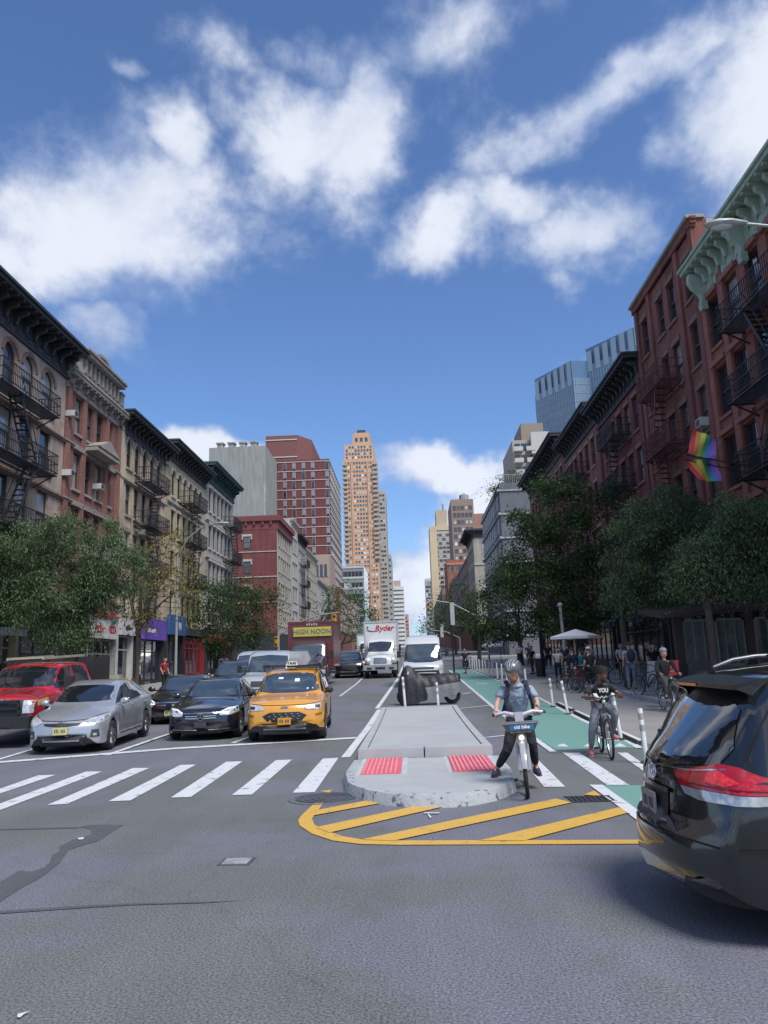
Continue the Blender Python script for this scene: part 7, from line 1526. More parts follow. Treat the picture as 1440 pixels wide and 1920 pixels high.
stander('delivery rider in dark jacket half hidden by the black minivan', 7.25, 22.8, DRK, FAB('tan_trousers', (.10,.09,.08)), sit=True, group='riders', sleeve=1)
hl_ = thing('helmet', 'grey helmet on the delivery rider beside the red box', 'helmet', (7.25,22.78,g(22.8)+1.60)); b = MB(); b.ball((0,.02,.10), .105,.13,.09, 14, 10); b.build('shell', mat('helmet_pale_grey', (.30,.31,.32), .35, var=0), hl_, 60)
B4 = bike('bicycle', 'grey delivery bicycle half hidden behind the black minivan', 'bicycle'); B4.location = (7.25, 22.2, g(22.7))
rb = thing('delivery_box', 'bright red delivery box behind the rider by the minivan', 'box', (7.6, 23.6, g(23.6)+.95)); b = MB(); b.box(-.24,.24,-.22,.22,0,.42); b.build('box', mat('delivery_red', (.50,.03,.05), .6, var=.1), rb); b = MB(); b.box(-.25,.25,-.23,.23,.36,.43); b.build('lid', mat('delivery_red', (.5,.03,.05), .6), rb)
b = MB(); b.tube([(-.08,-.225,.12),(.06,-.225,.10),(.09,-.225,.2),(-.02,-.225,.26),(-.08,-.225,.2)], .008, 5); b.build('print_mark', mat('print_pale', (.6,.45,.45), .6), rb)
sc = thing('motor_scooter', 'red motor scooter parked by the people in navy and teal', 'scooter', (6.75, 33.0, g(33)), R(-35))
b = MB(); b.tube([(0,.25,.62),(0,.35,.35),(0,.6,.22),(0,.9,.28),(0,1.2,.45)], [.10,.10,.13,.17,.12], 10); b.prism([(-.17,.40),(.17,.40),(.13,.85),(-.13,.85)], .18, .24, fn=lambda x,y,z: (x,z,y)); b.build('body', REDM, sc, 60)
b = MB(); b.ball((0,.95,.72), .15,.38,.07, 12, 6); b.build('seat', CLAD, sc, 60)
for y in (0., 1.25):
    b = MB(); b.lathe([(.10,-.04),(.22,-.045),(.245,0),(.22,.045),(.10,.04)], 22, 'X', (0,y,.245)); o = b.build('wheel', TYR, sc, 50); b = MB(); b.lathe([(.0,-.042),(.11,-.042)], 18, 'X', (0,y,.245)); b.build('rim', ALU, o, 50)
b = MB(); b.tube([(0,0,.25),(0,.12,.6),(0,.2,.95)], .03, 8); b.tube([(-.28,.26,1.0),(0,.18,.96),(.28,.26,1.0)], .015, 6); b.ball((0,.10,.86), .08,.07,.08, 10, 8); b.build('steering', STL, sc, 60)
for k, (x, y, rz, lb) in enumerate(((6.9,31.6,R(35),'black bicycle parked behind the second cyclist'), (7.5,32.2,R(50),'dark bicycle leaning in the cluster by the tree'), (8.9,27.6,R(15),'bicycle locked to the rack left of the delivery rider'), (9.3,27.9,R(-10),'second bicycle locked at the rack by the delivery rider'), (-12.7,33.6,R(80),'bicycle parked by the yellow chairs'), (7.3,30.6,R(60),'bicycle nearest the second cyclist in the parked cluster'), (6.6,32.6,R(20),'bicycle just behind the red scooter side of the cluster'), (8.2,26.4,R(25),'bicycle parked at the kerb left of the sandwich board'), (9.9,28.4,R(5),'third bicycle locked at the rack'), (10.3,28.6,R(-20),'farthest bicycle locked at the rack'), (8.6,33.6,R(75),'bicycle leaning near the locust trunk'))):
    o = bike('bicycle', lb, 'bicycle', group='parked bicycles'); o.location = (x, y, g(y)+(.14 if x > 7.7 or x < -12 else 0)); o.rotation_euler = (0, R(4), rz)
# ---- motorcycle under its cover, standing across the island's far end
mc = thing('covered_motorcycle', 'motorcycle draped in a black and grey cover behind the island', 'motorcycle', (0, 28.0, g(28)))
prof = [(-.52,.42,.50,.02),(-.50,.10,.72,.10),(-.42,.04,1.00,.17),(-.30,.03,1.27,.24),(-.16,.03,1.38,.26),(-.02,.04,1.33,.25),(.12,.06,1.17,.24),(.30,.12,1.04,.24),(.50,.16,.97,.25),(.75,.18,1.0,.25),(1.0,.22,1.05,.25),(1.25,.27,1.08,.24),(1.50,.33,1.07,.23),(1.64,.42,1.05,.19),(1.70,.52,.98,.08)]
cx = [p[0] for p in prof]; fz0, fz1, fth = (pchip([(p[0], p[k]) for p in prof]) for k in (1, 2, 3)); n_ = 60; m_ = 14
cov = {0: MB(), 1: MB()}; grid = []
for i in range(n_+1):
    x = cx[0]+(cx[-1]-cx[0])*i/n_; z0, z1, th = fz0(x), fz1(x), fth(x); row = []
    for j in range(m_*2+1):
        t = j/(m_*2); a = PI*(t); yy = -math.cos(a)*th*(1.15-.35*math.sin(a)**4); h_ = math.sin(a)**.55
        wv_ = .018*math.sin(x*21+j*.4)+.014*math.sin(x*37-j*.9)*(1-h_); row.append((x+.01*math.sin(j*1.7+x*9), yy*(1+wv_*1.6)+wv_*.9, z0+(z1-z0)*h_+(.012*math.sin(x*29)*(1 if h_ < .2 else .3))))
    grid.append(row)
for i in range(n_):
    for j in range(m_*2):
        x = cx[0]+(cx[-1]-cx[0])*(i+.5)/n_; zz = (grid[i][j][2]+grid[i+1][j+1][2])/2; grey = x > .42+.25*(.7-zz) and zz < .62+.10*(x-.5)
        cov[1 if grey else 0].add([grid[i][j], grid[i+1][j], grid[i+1][j+1], grid[i][j+1]], [(0,3,2,1)])
cvo = cov[0].build('cover', mat('cover_black', (.022,.024,.028), .55, var=.2, bump=.4, bscale=8, bdist=.04), mc, 80); cov[1].build('cover_grey_band', mat('cover_grey', (.20,.205,.215), .5, var=.15, bump=.4, bscale=8, bdist=.04), mc, 80)
for (x, r_) in ((1.38, .30), (-.28, .30)):
    b = MB(); b.lathe([(.18,-.06),(.27,-.065),(.30,0),(.27,.065),(.18,.06)], 28, 'Y', (x,0,.30)); o = b.build('wheel', TYR, mc, 50); b = MB(); b.lathe([(.16,-.03),(.19,-.045),(.19,.045)], 24, 'Y', (x,0,.30))
    for k in range(6): q = PI*k/6; b.bar((x-.17*math.cos(q),0,.30-.17*math.sin(q)), (x+.17*math.cos(q),0,.30+.17*math.sin(q)), .02, .03)
    b.build('rim', CHR, o, 50)
b = MB(); b.prism([(-.19,1.07),(-.12,1.07),(-.13,1.2)], -.262, -.258, fn=lambda x,y,z: (x,z,y)); b.build('cover_print', WT, cvo)
# ================================================================== trees
BARK = mat('bark', (.075,.062,.052), .95, var=.3, vscale=6, bump=.6, bscale=14)
LFD = mat('leaf_dark', (.050,.085,.032), .55, kind='leaf', var=.25, vscale=.9); LFM = mat('leaf_mid', (.062,.100,.038), .5, kind='leaf', var=.25, vscale=.9); LFL = mat('leaf_locust', (.105,.155,.078), .5, kind='leaf', var=.25, vscale=.9); LFY = mat('leaf_yellowing', (.20,.17,.06), .6, kind='leaf', var=.4, vscale=1.2)
def px_m(Y): return math.hypot(Y, 0)/F_PX
def tree(label, base, blobs, Y, leaf, ls=.10, per=46, dens=1., tr=.16, name='tree', droop=.0, limbs=7, group='street trees', fork=None, asp=2.0):
    """blobs: (px, py, half width px, half height px) of the crown as seen, centred on the tree's own depth"""
    bz = g(base[1])+.14; t = thing(name, label, 'tree', (base[0], base[1], bz), 0, group); o_ = Vector((base[0], base[1], bz))
    k = Y/F_PX; cl = []
    for bi, (x, y, hw, hh) in enumerate(blobs):
        c = WY(x, y, Y)-o_; rx, rz = hw*k, hh*k; ry = max(rx, .8)*random.uniform(.8, 1.05)
        nclump = max(8, int(dens*(rx*ry*rz*4.2+8)*(1 if leaf is LFY else 1.25)))
        for i in range(nclump):
            u = Vector(rng.normal(size=3)).normalized(); rr = random.uniform(.35, 1.0)**.5
            cl.append(Vector((c.x+u.x*rx*rr, c.y+u.y*ry*rr, c.z+u.z*rz*rr)))
    n = len(cl)*per; cc = np.repeat(np.array(cl), per, 0); cs = rng.uniform(.6, 1.35, (len(cl), 1)).repeat(per, 0)
    fz = max(1., (Y/34.)**.75); off = rng.normal(size=(n, 3))*np.array([.31, .31, .20])*cs*fz*(.92 if droop else 1); r2 = (off[:, 0]**2+off[:, 1]**2); off[:, 2] -= r2*droop
    P_ = cc+off; s_ = ls*rng.uniform(.6, 1.4, (n, 1))
    out = off/np.maximum(np.linalg.norm(off, axis=1, keepdims=True), .01)
    nrm = out*.7+rng.normal(size=(n, 3))*.55+np.array([0, 0, .45]); nrm /= np.linalg.norm(nrm, axis=1, keepdims=True)
    a = np.cross(nrm, rng.normal(size=(n, 3))+np.array([0, 0, -droop*3])); a /= np.linalg.norm(a, axis=1, keepdims=True); b = np.cross(nrm, a)
    if droop: a, b = b, a
    v = np.stack([P_-a*s_*asp*.5, P_+b*s_*.5, P_+a*s_*asp*.5, P_-b*s_*.5], 1).reshape(-1, 3)
    me = bpy.data.meshes.new('crown'); me.vertices.add(n*4); me.vertices.foreach_set('co', v.ravel()); me.loops.add(n*4); me.loops.foreach_set('vertex_index', np.arange(n*4)); me.polygons.add(n)
    me.polygons.foreach_set('loop_start', np.arange(n)*4); me.polygons.foreach_set('loop_total', np.full(n, 4)); me.update(); me.validate(); me.materials.append(leaf); put('crown', me, t, kind='stuff')
    cen = sum(cl, Vector())/len(cl); lo = min(c.z for c in cl); fk = fork or max(1.9, lo*.9); b = MB()
    P0 = [Vector((0,0,-.2)), Vector((.03,.02,fk*.5)), Vector((.0,.0,fk))]; b.tube(P0, [tr*1.25, tr*.95, tr*.85], 10)
    picks = random.sample(cl, min(limbs, len(cl)))
    for q in picks:
        s0 = P0[2]+Vector((0,0,-.1)); m1 = s0.lerp(q, .45)+Vector((random.uniform(-.2,.2), random.uniform(-.2,.2), .25)); b.tube([s0, m1, q], [tr*.55, tr*.32, tr*.10], 6)
        for _ in range(2):
            q2 = random.choice(cl)
            if (q2-m1).length < 3.2: b.tube([m1, m1.lerp(q2, .5)+Vector((0,0,.1)), q2], [tr*.22, tr*.14, tr*.05], 5)
    b.build('trunk', BARK, t, 60); return t
GL, GR = 'street trees on the left pavement', 'street trees on the right pavement'
tree('big feathery grey green locust tree behind the red pickup', (-13.3, 30.6), [(60,1040,75,60),(150,1010,80,55),(215,1060,55,60),(120,1110,95,60),(40,1110,60,50),(195,1105,55,45),(100,1175,60,40),(15,1010,50,45),(140,1185,30,40)], 30.6, LFL, .038, 270, 1.5, .17, 'locust_tree', .7, 9, GL, asp=3.2)
tree('thin yellowing tree beside the pizza sign', (-11.85+.0, 33.4), [(300,1060,55,50),(330,1020,35,30),(280,1110,45,50),(330,1130,45,45),(350,1085,30,40),(265,1165,22,20)], 33.4, LFY, 0.064, 44, .85, .10, 'yellowing_tree', .0, 8, GL, fork=3.0)
tree('dense dark green tree in front of the red awning', (-12.9, 55.), [(440,1130,65,45),(400,1165,45,40),(480,1160,45,40),(440,1190,65,35),(490,1120,30,30),(400,1115,30,30),(425,1215,35,22)], 55., LFD, 0.081, 84, .75, .18, 'tree', .0, 7, GL)
tree('olive green tree beyond the cross street on the left', (-12.6, 104.), [(640,1120,42,32),(665,1140,38,32),(615,1145,26,26),(690,1150,20,22)], 104., LFM, 0.124, 71, .16, .2, 'tree', 0, 6, GL)
tree('dark low tree farther along the left pavement', (-12.4, 140.), [(655,1180,40,22),(690,1185,26,18),(715,1190,16,12)], 140., LFD, 0.161, 63, .10, .2, 'tree', 0, 5, GL)
tree('largest dark green tree on the right, round crown before the red brick row', (8.7, 43.), [(1040,960,80,65),(985,1020,50,65),(1075,1030,80,80),(1010,1100,75,65),(1100,1100,70,60),(1050,925,40,35),(960,1085,30,50),(1060,1165,85,40),(1120,1150,50,40),(1140,1060,60,70),(1150,960,45,50)], 43., LFD, 0.077, 96, .85, .2, 'tree', 0, 9, GR)
tree('lighter feathery locust tree whose trunk stands beside the man with the backpack', (8.45, 31.2), [(1190,990,65,55),(1250,960,70,50),(1220,1050,85,60),(1290,1020,70,60),(1170,1080,45,45),(1260,1105,60,30),(1320,970,50,45),(1330,1100,50,40),(1200,1120,60,30)], 31.2, LFL, .038, 260, 1.25, .15, 'locust_tree', .7, 8, GR, asp=3.2)
tree('forked locust tree in front of the grey dining shed', (9.35, 24.6), [(1390,970,60,45),(1340,1040,65,45),(1420,1040,60,55),(1470,980,60,60),(1370,1085,60,26),(1300,1075,35,28),(1455,1095,40,40)], 24.6, LFL, .038, 265, 1.6, .13, 'locust_tree', .7, 9, GR, fork=3.0, asp=3.2)
tree('dark tree between the big round one and the far trees', (8.6, 62.), [(945,1120,45,45),(985,1085,42,50),(955,1075,35,35),(915,1150,35,35),(975,1170,45,30),(930,1185,45,22),(905,1195,26,22)], 62., LFD, 0.099, 84, .5, .2, 'tree', 0, 7, GR)
tree('far dark tree on the right beside the signal mast', (7.6, 88.), [(860,1120,38,35),(885,1150,35,35),(850,1160,40,28),(905,1130,26,26)], 88., LFM, 0.118, 75, .22, .2, 'tree', 0, 6, GR)
tree('farthest tree on the right, low over the street end', (7.4, 130.), [(822,1160,26,22),(835,1178,30,20),(808,1180,16,16)], 130., LFD, 0.155, 63, .12, .2, 'tree', 0, 5, GR)
for k, (x, y, hw) in enumerate(((905,925,8),(925,908,10),(948,898,10),(938,915,8))):
    c = WY(x+22, y-4, 105.); tree(['first','second','third','fourth'][k]+' shrub from the left on the dark grey building roof garden', (c.x, 105.5), [(x+22, y-4, hw, 9)], 105.5, LFM, 0.124, 63, .5, .04, 'roof_shrub', 0, 2, 'roof garden shrubs')
# ================================================================== street furniture
PG = mat('galvanised_pole', (.33,.34,.34), .5, .3, var=.12); PBK = mat('black_pole', (.02,.02,.022), .5)
def cobra(label, base, h, arm, drop=.0, m=PG, r=.085, rise=1.2):
    t = thing('street_lamp', label, 'street lamp', base); s_ = 1 if arm > 0 else -1
    b = MB(); b.tube([(0,0,0),(0,0,h-rise)], [r, r*.6], 10); b.lathe([(r*2,0),(r*2,.3),(r*1.1,.5)], 12); b.build('pole', m, t, 50)
    b = MB(); b.tube([(0,0,h-rise-.05),(arm*.25,0,h-rise*.45),(arm*.6,0,h-.12),(arm*.92,0,h)], [r*.5,r*.45,r*.4,r*.38], 8); b.build('arm', m, t, 50)
    b = MB(); x0 = arm*.90; L_ = .85*s_
    prof_ = [(0,.045),(.15,.09),(.4,.15),(.7,.16),(.9,.10),(1.,.02)]; vs = []; n_ = 12
    for u, w_ in prof_:
        for j in range(n_): q = 2*PI*j/n_; vs.append((x0+L_*u, w_*math.cos(q), h+.02+w_*.55*math.sin(q)))
    b.add(vs, [(i*n_+j, (i+1)*n_+j, (i+1)*n_+(j+1) % n_, i*n_+(j+1) % n_) for i in range(len(prof_)-1) for j in range(n_)]); b.build('lamp_head', m, t, 50)
    b = MB(); b.ball((x0+L_*.6,0,h-.05), .22,.12,.06, 12, 6); b.build('lens', mat('lamp_glass', (.45,.47,.45), .2, coat=.5), t, 50); return t
a = WY(1310, 424, 14.); cobra('grey street lamp head reaching in at the upper right before the green cornice', (9.0, 14., 0.), a.z, -(9.0-a.x)/1.0+.72)
a = WY(428, 985, 40.5); cobra('street lamp on the left pavement curving over the fire escapes', (-12.3, 40.5, g(40.5)+.1), a.z-g(40.5), a.x+12.3-.55, rise=1.6)
a = WY(1045, 1142, 41.); t = thing('street_pole', 'plain grey pole beside the white parasol', 'pole', (a.x+.25, 41., g(41)+.1)); b = MB(); b.tube([(0,0,0),(-.1,0,a.z-g(41))], [.11,.08], 10); b.build('shaft', PG, t, 50); b = MB(); b.ball((-.1,0,a.z-g(41)+.1), .16,.12,.14, 10, 6); b.build('cap', PG, t, 50)
YLH = mat('signal_yellow', (.50,.27,.03), .5); LNS = {'R': mat('lens_red', (.25,.01,.01), .3, var=0), 'A': mat('lens_amber_lit', (.9,.40,.06), .3, var=0, emit=.25), 'G': mat('lens_green_dark', (.01,.07,.04), .3, var=0)}
def signal(t, x, y, z, s=1., m=YLH, two=False):
    b = MB(); b.box(x-.17*s, x+.17*s, y-.12, y+.12, z-.5*s, z+.5*s); o = b.build('signal_head', m, t)
    for k, c_ in enumerate('RAG'):
        zz = z+.32*s-.32*s*k; b = MB(); b.lathe([(0,-.005),(.11*s,-.005)], 14, 'Y', (x,y-.125,zz)); b.build('lens', LNS[c_] if c_ != 'A' else LNS['A'], o); b = MB()
        for i in range(8): q0, q1 = PI*i/8, PI*(i+1)/8; b.add([(x+.125*s*math.cos(q0),y-.12,zz+.125*s*math.sin(q0)),(x+.125*s*math.cos(q1),y-.12,zz+.125*s*math.sin(q1)),(x+.125*s*math.cos(q1),y-.30,zz+.125*s*math.sin(q1)),(x+.125*s*math.cos(q0),y-.30,zz+.125*s*math.sin(q0))], [(0,1,2,3)])
        b.build('visor', m, o)
    return o
YM = 76.; a = WY(522, 1192, YM); e_ = WY(636, 1148, YM); t = thing('traffic_signal', 'traffic signal mast on the left corner with yellow signal over the street', 'traffic light', (a.x, YM, g(YM)+.1)); zb = g(YM)+.1
b = MB(); b.tube([(0,0,0),(0,0,a.z-zb+.3)], .11, 10); b.build('pole', PG, t, 50); L_ = e_.x-a.x
b = MB(); b.tube([(0,0,a.z-zb),(L_*.35,0,a.z-zb+(e_.z-a.z)*.62),(L_*.7,0,a.z-zb+(e_.z-a.z)*.92),(L_,0,e_.z-zb)], [.09,.075,.06,.05], 8); b.build('mast_arm', PG, t, 50)
c_ = WY(627, 1164, YM); signal(t, c_.x-a.x, -.1, c_.z-zb, 1.25); c_ = WY(565, 1168, YM); signal(t, c_.x-a.x, .3, c_.z-zb, .9); c_ = WY(519, 1203, YM); signal(t, c_.x-a.x, -.3, c_.z-zb, 1.)
a = WY(852, 1128, 48.); t = thing('signal_pole', 'black pole with tall grey sign box standing by the green lane', 'signal pole', (G(852,1270).x, 48., g(48))); zb = g(48)
b = MB(); b.tube([(0,0,0),(-.05,0,a.z-zb)], .055, 8); b.build('pole', PBK, t, 50); p1_, p2_ = WY(843,1130,48.), WY(853,1172,48.); b = MB(); b.box(p1_.x-t.location.x, p2_.x-t.location.x, -.12, .06, p2_.z-zb, p1_.z-zb); b.build('sign_box', mat('sign_grey', (.42,.43,.44), .5), t)
b = MB(); b.box(p1_.x-t.location.x-.30, p1_.x-t.location.x-.02, -.1, .1, p2_.z-zb-.1, p1_.z-zb-.3); b.build('signal_back', PBK, t)
YR_ = 82.; e_ = WY(800, 1124, YR_); m_ = WY(893, 1155, YR_); t = thing('traffic_signal', 'grey signal mast reaching left out of the right hand trees', 'traffic light', (m_.x+1.1, YR_, g(YR_)+.1)); zb = g(YR_)+.1; x0 = t.location.x
b = MB(); b.tube([(0,0,0),(0,0,m_.z-zb)], .11, 10); b.build('pole', PG, t, 50); b = MB(); b.tube([(0,0,m_.z-zb-.4),(m_.x-x0,0,m_.z-zb),((m_.x+e_.x)/2-x0,0,(m_.z+e_.z)/2-zb+.5),(e_.x-x0,0,e_.z-zb)], [.09,.08,.06,.05], 8); b.build('mast_arm', PG, t, 50)
c_ = WY(803, 1135, YR_); signal(t, c_.x-x0, 0, c_.z-zb-.2, .9)
YQ = 112.; e_ = WY(808, 1182, YQ); m_ = WY(862, 1196, YQ); t = thing('street_sign_mast', 'far mast arm with grey sign panel right of the white van', 'signal mast', (m_.x, YQ, g(YQ))); zb = g(YQ)
b = MB(); b.tube([(0,0,0),(0,0,m_.z-zb)], .10, 8); b.build('pole', PG, t, 50); b = MB(); b.tube([(0,0,m_.z-zb),((e_.x-m_.x)*.5,0,(m_.z+e_.z)/2-zb+.4),(e_.x-m_.x,0,e_.z-zb)], .06, 6); b.build('mast_arm', PG, t, 50)
c1_, c2_ = WY(825,1171,YQ), WY(832,1195,YQ); b = MB(); b.box(c1_.x-m_.x, c2_.x-m_.x, -.2, 0, c2_.z-zb, c1_.z-zb); b.build('sign_panel', mat('sign_grey', (.42,.43,.44), .5), t)
# parasols and awnings of the cafes
def parasol(label, px_, py_, Y, hw, m, rise=.55, n_=8, group=None):
    c_ = WY(px_, py_, Y); zb = g(Y)+.14; t = thing('parasol', label, 'parasol', (c_.x, Y, zb), R(12), group); z = c_.z-zb; b = MB(); r_ = hw*Y/F_PX
    vs = [(0,0,z+rise)]+[(r_*math.cos(2*PI*i/n_), r_*math.sin(2*PI*i/n_), z) for i in range(n_)]+[(r_*math.cos(2*PI*i/n_), r_*math.sin(2*PI*i/n_), z-.12) for i in range(n_)]
    b.add(vs, [(0, 1+i, 1+(i+1) % n_) for i in range(n_)]+[(1+i, 1+n_+i, 1+n_+(i+1) % n_, 1+(i+1) % n_) for i in range(n_)]); b.build('canopy', m, t); b = MB(); b.tube([(0,0,0),(0,0,z+rise)], .028, 6); b.build('pole', PBK, t, 50)
    for i in range(n_): q = MB(); q.bar((0,0,z+rise-.05), (r_*.98*math.cos(2*PI*i/n_), r_*.98*math.sin(2*PI*i/n_), z-.03), .018); q.build('rib', PBK, t)
CNV = mat('white_canvas', (.66,.66,.68), .8, var=.05)
parasol('large white parasol over the cafe tables on the right', 1080, 1193, 37.5, 50, CNV, .34, 4)
parasol('left pale parasol far along the right pavement', 917, 1211, 72., 14, CNV, .5, 8, 'far parasols'); parasol('right pale parasol far along the right pavement', 938, 1210, 70., 15, mat('lilac_canvas', (.45,.44,.58), .8), .5, 8, 'far parasols')
def chair(label, x, y, rz, m, group=None):
    t = thing('cafe_chair', label, 'chair', (x, y, g(y)+.14), rz, group); b = MB(); b.box(-.2,.2,-.2,.2,.44,.47); b.build('seat', m, t)
    b = MB()
    for k in range(4): b.box(-.19+.11*k, -.14+.11*k, .18, .2, .47, .82)
    b.box(-.2,.2,.175,.205,.82,.88); b.build('backrest', m, t)
    for sx_ in (-.18, .18):
        for sy_ in (-.18, .18): b = MB(); b.bar((sx_,sy_,0), (sx_*.95,sy_*.95,.44), .028); b.build('leg', m, t)
def table(label, x, y, m, group=None):
    t = thing('cafe_table', label, 'table', (x, y, g(y)+.14), 0, group); b = MB(); b.lathe([(0,.72),(.35,.72),(.35,.75),(0,.75)], 20); b.build('tabletop', m, t, 40); b = MB(); b.tube([(0,0,0),(0,0,.72)], .03, 8); b.lathe([(.22,0),(.22,.02),(0,.03)], 16); b.build('pedestal', PBK, t, 40)
YCH = mat('yellow_plastic', (.60,.40,.02), .4); RCH = mat('red_plastic', (.35,.02,.03), .4); MCH = mat('metal_chair', (.35,.36,.37), .35, .6); TTP = mat('table_wood', (.2,.16,.12), .6)
for k, (x, y, rz) in enumerate(((-12.75,34.6,1.2),(-13.3,35.2,-.6),(-12.7,35.9,2.2),(-13.5,36.4,.3),(-12.9,36.9,1.9))): chair('yellow outdoor chair '+['nearest the tree trunk','second from the tree trunk','in the middle of the yellow set','fourth along the yellow set','farthest of the yellow set'][k], x, y, rz, YCH, 'yellow chairs on the left pavement')
table('small round table among the yellow chairs', -13.1, 35.7, YCH)
for k, (x, y, rz) in enumerate(((-14.6,33.2,.4),(-14.9,34.3,-.8))): chair(['nearer red chair by the pizza shop','farther red chair by the pizza shop'][k], x, y, rz, RCH, 'red chairs by the pizza shop')
nb = thing('newspaper_box', 'cream newspaper box at the kerb beside the yellowing tree', 'newspaper box', (-12.35, 32.3, g(32.3)+.14)); b = MB(); b.box(-.25,.25,-.22,.22,.12,1.15); b.build('cabinet', mat('cream_box', (.42,.42,.30), .5, var=.15), nb); b = MB(); b.box(-.18,.18,-.235,-.222,.62,.98); b.build('window', GD, nb); b = MB(); b.box(-.2,.2,-.18,.18,0,.12); b.build('base', CLAD, nb)
nb = thing('newspaper_box', 'white newspaper box left of the cream one', 'newspaper box', (-12.95, 31.9, g(31.9)+.14)); b = MB(); b.box(-.22,.22,-.2,.2,.12,1.0); b.build('cabinet', mat('pale_box', (.45,.46,.47), .5, var=.2, vscale=8), nb); b = MB(); b.box(-.16,.16,-.215,-.202,.5,.85); b.build('window', GD, nb); b = MB(); b.box(-.2,.2,-.18,.18,0,.12); b.build('base', CLAD, nb)
k = 0
for (x, y, rz) in ((9.4,34.8,.3),(10.2,35.6,2.),(9.6,37.4,1.),(10.6,38.2,-.5),(9.5,32.2,.5),(10.4,32.6,2.4),(10.0,33.6,3.),(9.2,39.6,1.5)):
    chair('silver metal cafe chair '+['under the parasol, nearest','under the parasol, by the shopfront','at the rear of the parasol','farthest under the parasol','beside the locust trunk','right of the locust trunk','between parasol and trunk','just beyond the parasol'][k], x, y, rz, MCH, 'metal cafe chairs on the right pavement'); k += 1
table('round cafe table under the white parasol', 9.9, 35.2, TTP); table('second round cafe table near the shopfront', 10.0, 37.9, TTP); table('cafe table beside the locust trunk', 9.9, 32.4, TTP)
# sandwich boards
def aboard(label, x, y, rz, m, w_=.55, h=1.0, tm=None):
    t = thing('sandwich_board', label, 'sandwich board', (x, y, g(y)+.14), rz)
    for s_ in (-1, 1): b = MB(); b.add([(-w_/2,s_*.22,0),(w_/2,s_*.22,0),(w_/2,s_*.02,h),(-w_/2,s_*.02,h),(-w_/2,s_*.25,0),(w_/2,s_*.25,0),(w_/2,s_*.05,h),(-w_/2,s_*.05,h)], [(0,1,2,3),(7,6,5,4),(0,4,5,1),(1,5,6,2),(2,6,7,3),(3,7,4,0)]); b.build('panel', m, t)
    b = MB()
    for i in range(4): b.bar((-w_*.3,-.235+.045*i-.012,.2+.17*i),(w_*.3,-.235+.045*i-.012,.2+.17*i), .012, .05)
    b.build('menu_lines', tm or BK, t)
c_ = G(1193,1262,.1); aboard('white sandwich board beside the man with the backpack', 9.0, 29.3, R(10), WT, .6, 1.05, mat('soft_grey', (.4,.4,.42), .6)); aboard('dark wooden sandwich board by the grey shed', 9.7, 26.6, R(-20), mat('dark_board', (.06,.045,.04), .7), .6, 1.1, mat('soft_grey', (.4,.4,.42), .6))
# outdoor dining shed
sh_ = thing('dining_shed', 'grey framed outdoor dining shed with brown posts on the right pavement', 'shed', (9.75, 27.6, g(27.6)+.14)); SGF = mat('shed_grey', (.17,.185,.19), .6, var=.1); SBR = mat('shed_brown', (.045,.028,.028), .7)
for x in (-.35, 2.1, 2.95): b = MB(); b.box(x-.14, x+.14, 0, .28, 0, 2.75); b.build('post', SBR, sh_)
b = MB(); b.add([(-1.1,-.5,2.55),(3.3,-.5,2.75),(3.3,2.2,3.05),(-1.1,2.2,2.85),(-1.1,-.5,2.7),(3.3,-.5,2.9),(3.3,2.2,3.2),(-1.1,2.2,3.0)], [(0,3,2,1),(4,5,6,7),(0,1,5,4),(1,2,6,5),(2,3,7,6),(3,0,4,7)]); b.build('roof', SBR, sh_)
for (x0, x1) in ((-.2,.9),(.94,1.95),(2.26,2.8)):
    b = MB(); b.box(x0, x0+.07, .08, .16, 0, 2.5); b.box(x1-.07, x1, .08, .16, 0, 2.5); b.box(x0, x1, .08, .16, .85, .93); b.box(x0, x1, .08, .16, 2.42, 2.5); b.box(x0, x1, .08, .16, 0, .1)
    k = int((x1-x0)/.28)
    for i in range(1, k): x = x0+(x1-x0)*i/k; b.box(x-.02, x+.02, .09, .15, .93, 2.42)
    o = b.build('window_frame', SGF, sh_); q = MB(); q.box(x0+.07, x1-.07, .11, .125, .93, 2.42); q.build('pane', mat('shed_pane', (.06,.075,.08), .1, var=.5, vscale=3, coat=.5), o)
    for i in range(4): w_ = (x1-x0-.14)/4; q = MB(); q.box(x0+.07+w_*i+.01, x0+.07+w_*(i+1)-.01, .1, .14, .1, .85); q.build('board', mat('shed_board', (.13,.145,.15), .7, var=.2), o)
rs = thing('round_sign', 'round black and white hanging sign behind the forked tree', 'sign', WY(1335, 1100, 26.9)); rs.rotation_euler = (0, 0, R(-8)); b = MB(); b.lathe([(0,-.03),(.48,-.03),(.48,.03),(0,.03)], 32, 'Y'); b.build('disc', mat('round_sign_white', (.62,.63,.62), .5, var=.0, col2=(.03,.03,.035), c2scale=5., c2lo=.50, c2hi=.54), rs, 40); b = MB(); b.bar((0,0,.48),(0,0,.8),.04); b.bar((0,0,.8),(3.2,0,.8),.05); b.build('bracket', PBK, rs)
lp = thing('light_string', 'string of small lit bulbs framing the window at the right edge', 'string lights', (12.75, 25.2, g(25)+.14))
bl = MB(); bl.ball((0,0,0), .035,.035,.035, 8, 6); blm = bl.mesh('bulb', mat('bulb_lit', (1.,.98,.95), .4, var=0, emit=3.), 60)
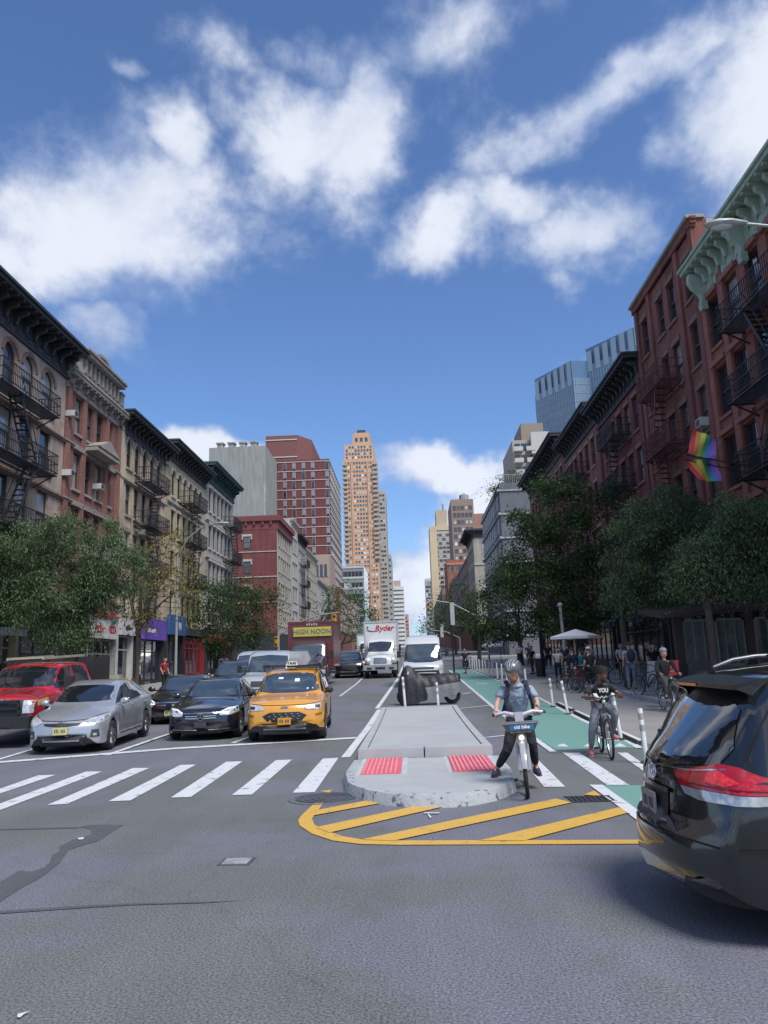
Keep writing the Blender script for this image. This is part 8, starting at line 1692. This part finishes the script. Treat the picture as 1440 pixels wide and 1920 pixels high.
for k in range(24): put('bulb', blm, lp, loc=(0, -1.2+(.14*k if k < 16 else 2.1), 2.95-(0 if k < 16 else .16*(k-15))))
for k in range(14): put('bulb', blm, lp, loc=(0, .9, 2.95-.14*k))
# rainbow flags on the red building
def flag(label, TL, TR, BR_, BL_, Y, pole):
    c = [WY(*p, Y) for p in (TL, TR, BR_, BL_)]; t = thing('rainbow_flag', label, 'flag', c[0], 0, 'rainbow flags'); o_ = c[0]
    cols = [(.70,.07,.09),(.85,.34,.08),(.85,.76,.14),(.12,.48,.16),(.12,.24,.70),(.36,.16,.52)]; ns = 8
    for k, cl in enumerate(cols):
        b = MB(); rows = []
        for j in range(ns+1):
            v_ = j/ns; r_ = []
            for u in (k/6, (k+.5)/6, (k+1)/6):
                p_ = c[0].lerp(c[1], u).lerp(c[3].lerp(c[2], u), v_)+Vector((0, .10*math.sin(u*8+v_*4), .0))-o_; r_.append(p_)
            rows.append(r_)
        b.add([p for r_ in rows for p in r_], [(j*3+i, j*3+i+1, (j+1)*3+i+1, (j+1)*3+i) for j in range(ns) for i in (0, 1)]); b.build('stripe', mat('flag_colour_%s' % 'roygbv'[k], cl, .75, var=.06), t, 60)
    a, e = WY(*pole[0], Y)-o_, WY(*pole[1], Y)-o_; e = Vector((13.0-o_.x, e.y, e.z)); b = MB(); b.tube([a, e], .02, 6); b.build('pole', PBK, t, 50)
flag('upper rainbow flag with upright stripes on the right hand building', (1301,803), (1345,826), (1339,862), (1289,851), 27.5, ((1287,853),(1390,880)))
flag('lower rainbow flag slanting below the other one', (1284,863), (1340,861), (1354,903), (1310,900), 28.2, ((1284,862),(1390,890)))
# cylinder bollard-like bin near far posts
t = thing('litter_bin', 'dark litter bin at the edge of the right pavement', 'litter bin', (7.4, 45.5, g(45.5))); b = MB(); b.lathe([(.26,0),(.30,.95),(.30,1.0),(.2,1.02),(.2,.9)], 18); b.build('can', CLAD, t, 40)

print('TRI', sum(len(o.data.polygons) for o in bpy.data.objects if o.type=='MESH' and o.name.startswith('crown')))
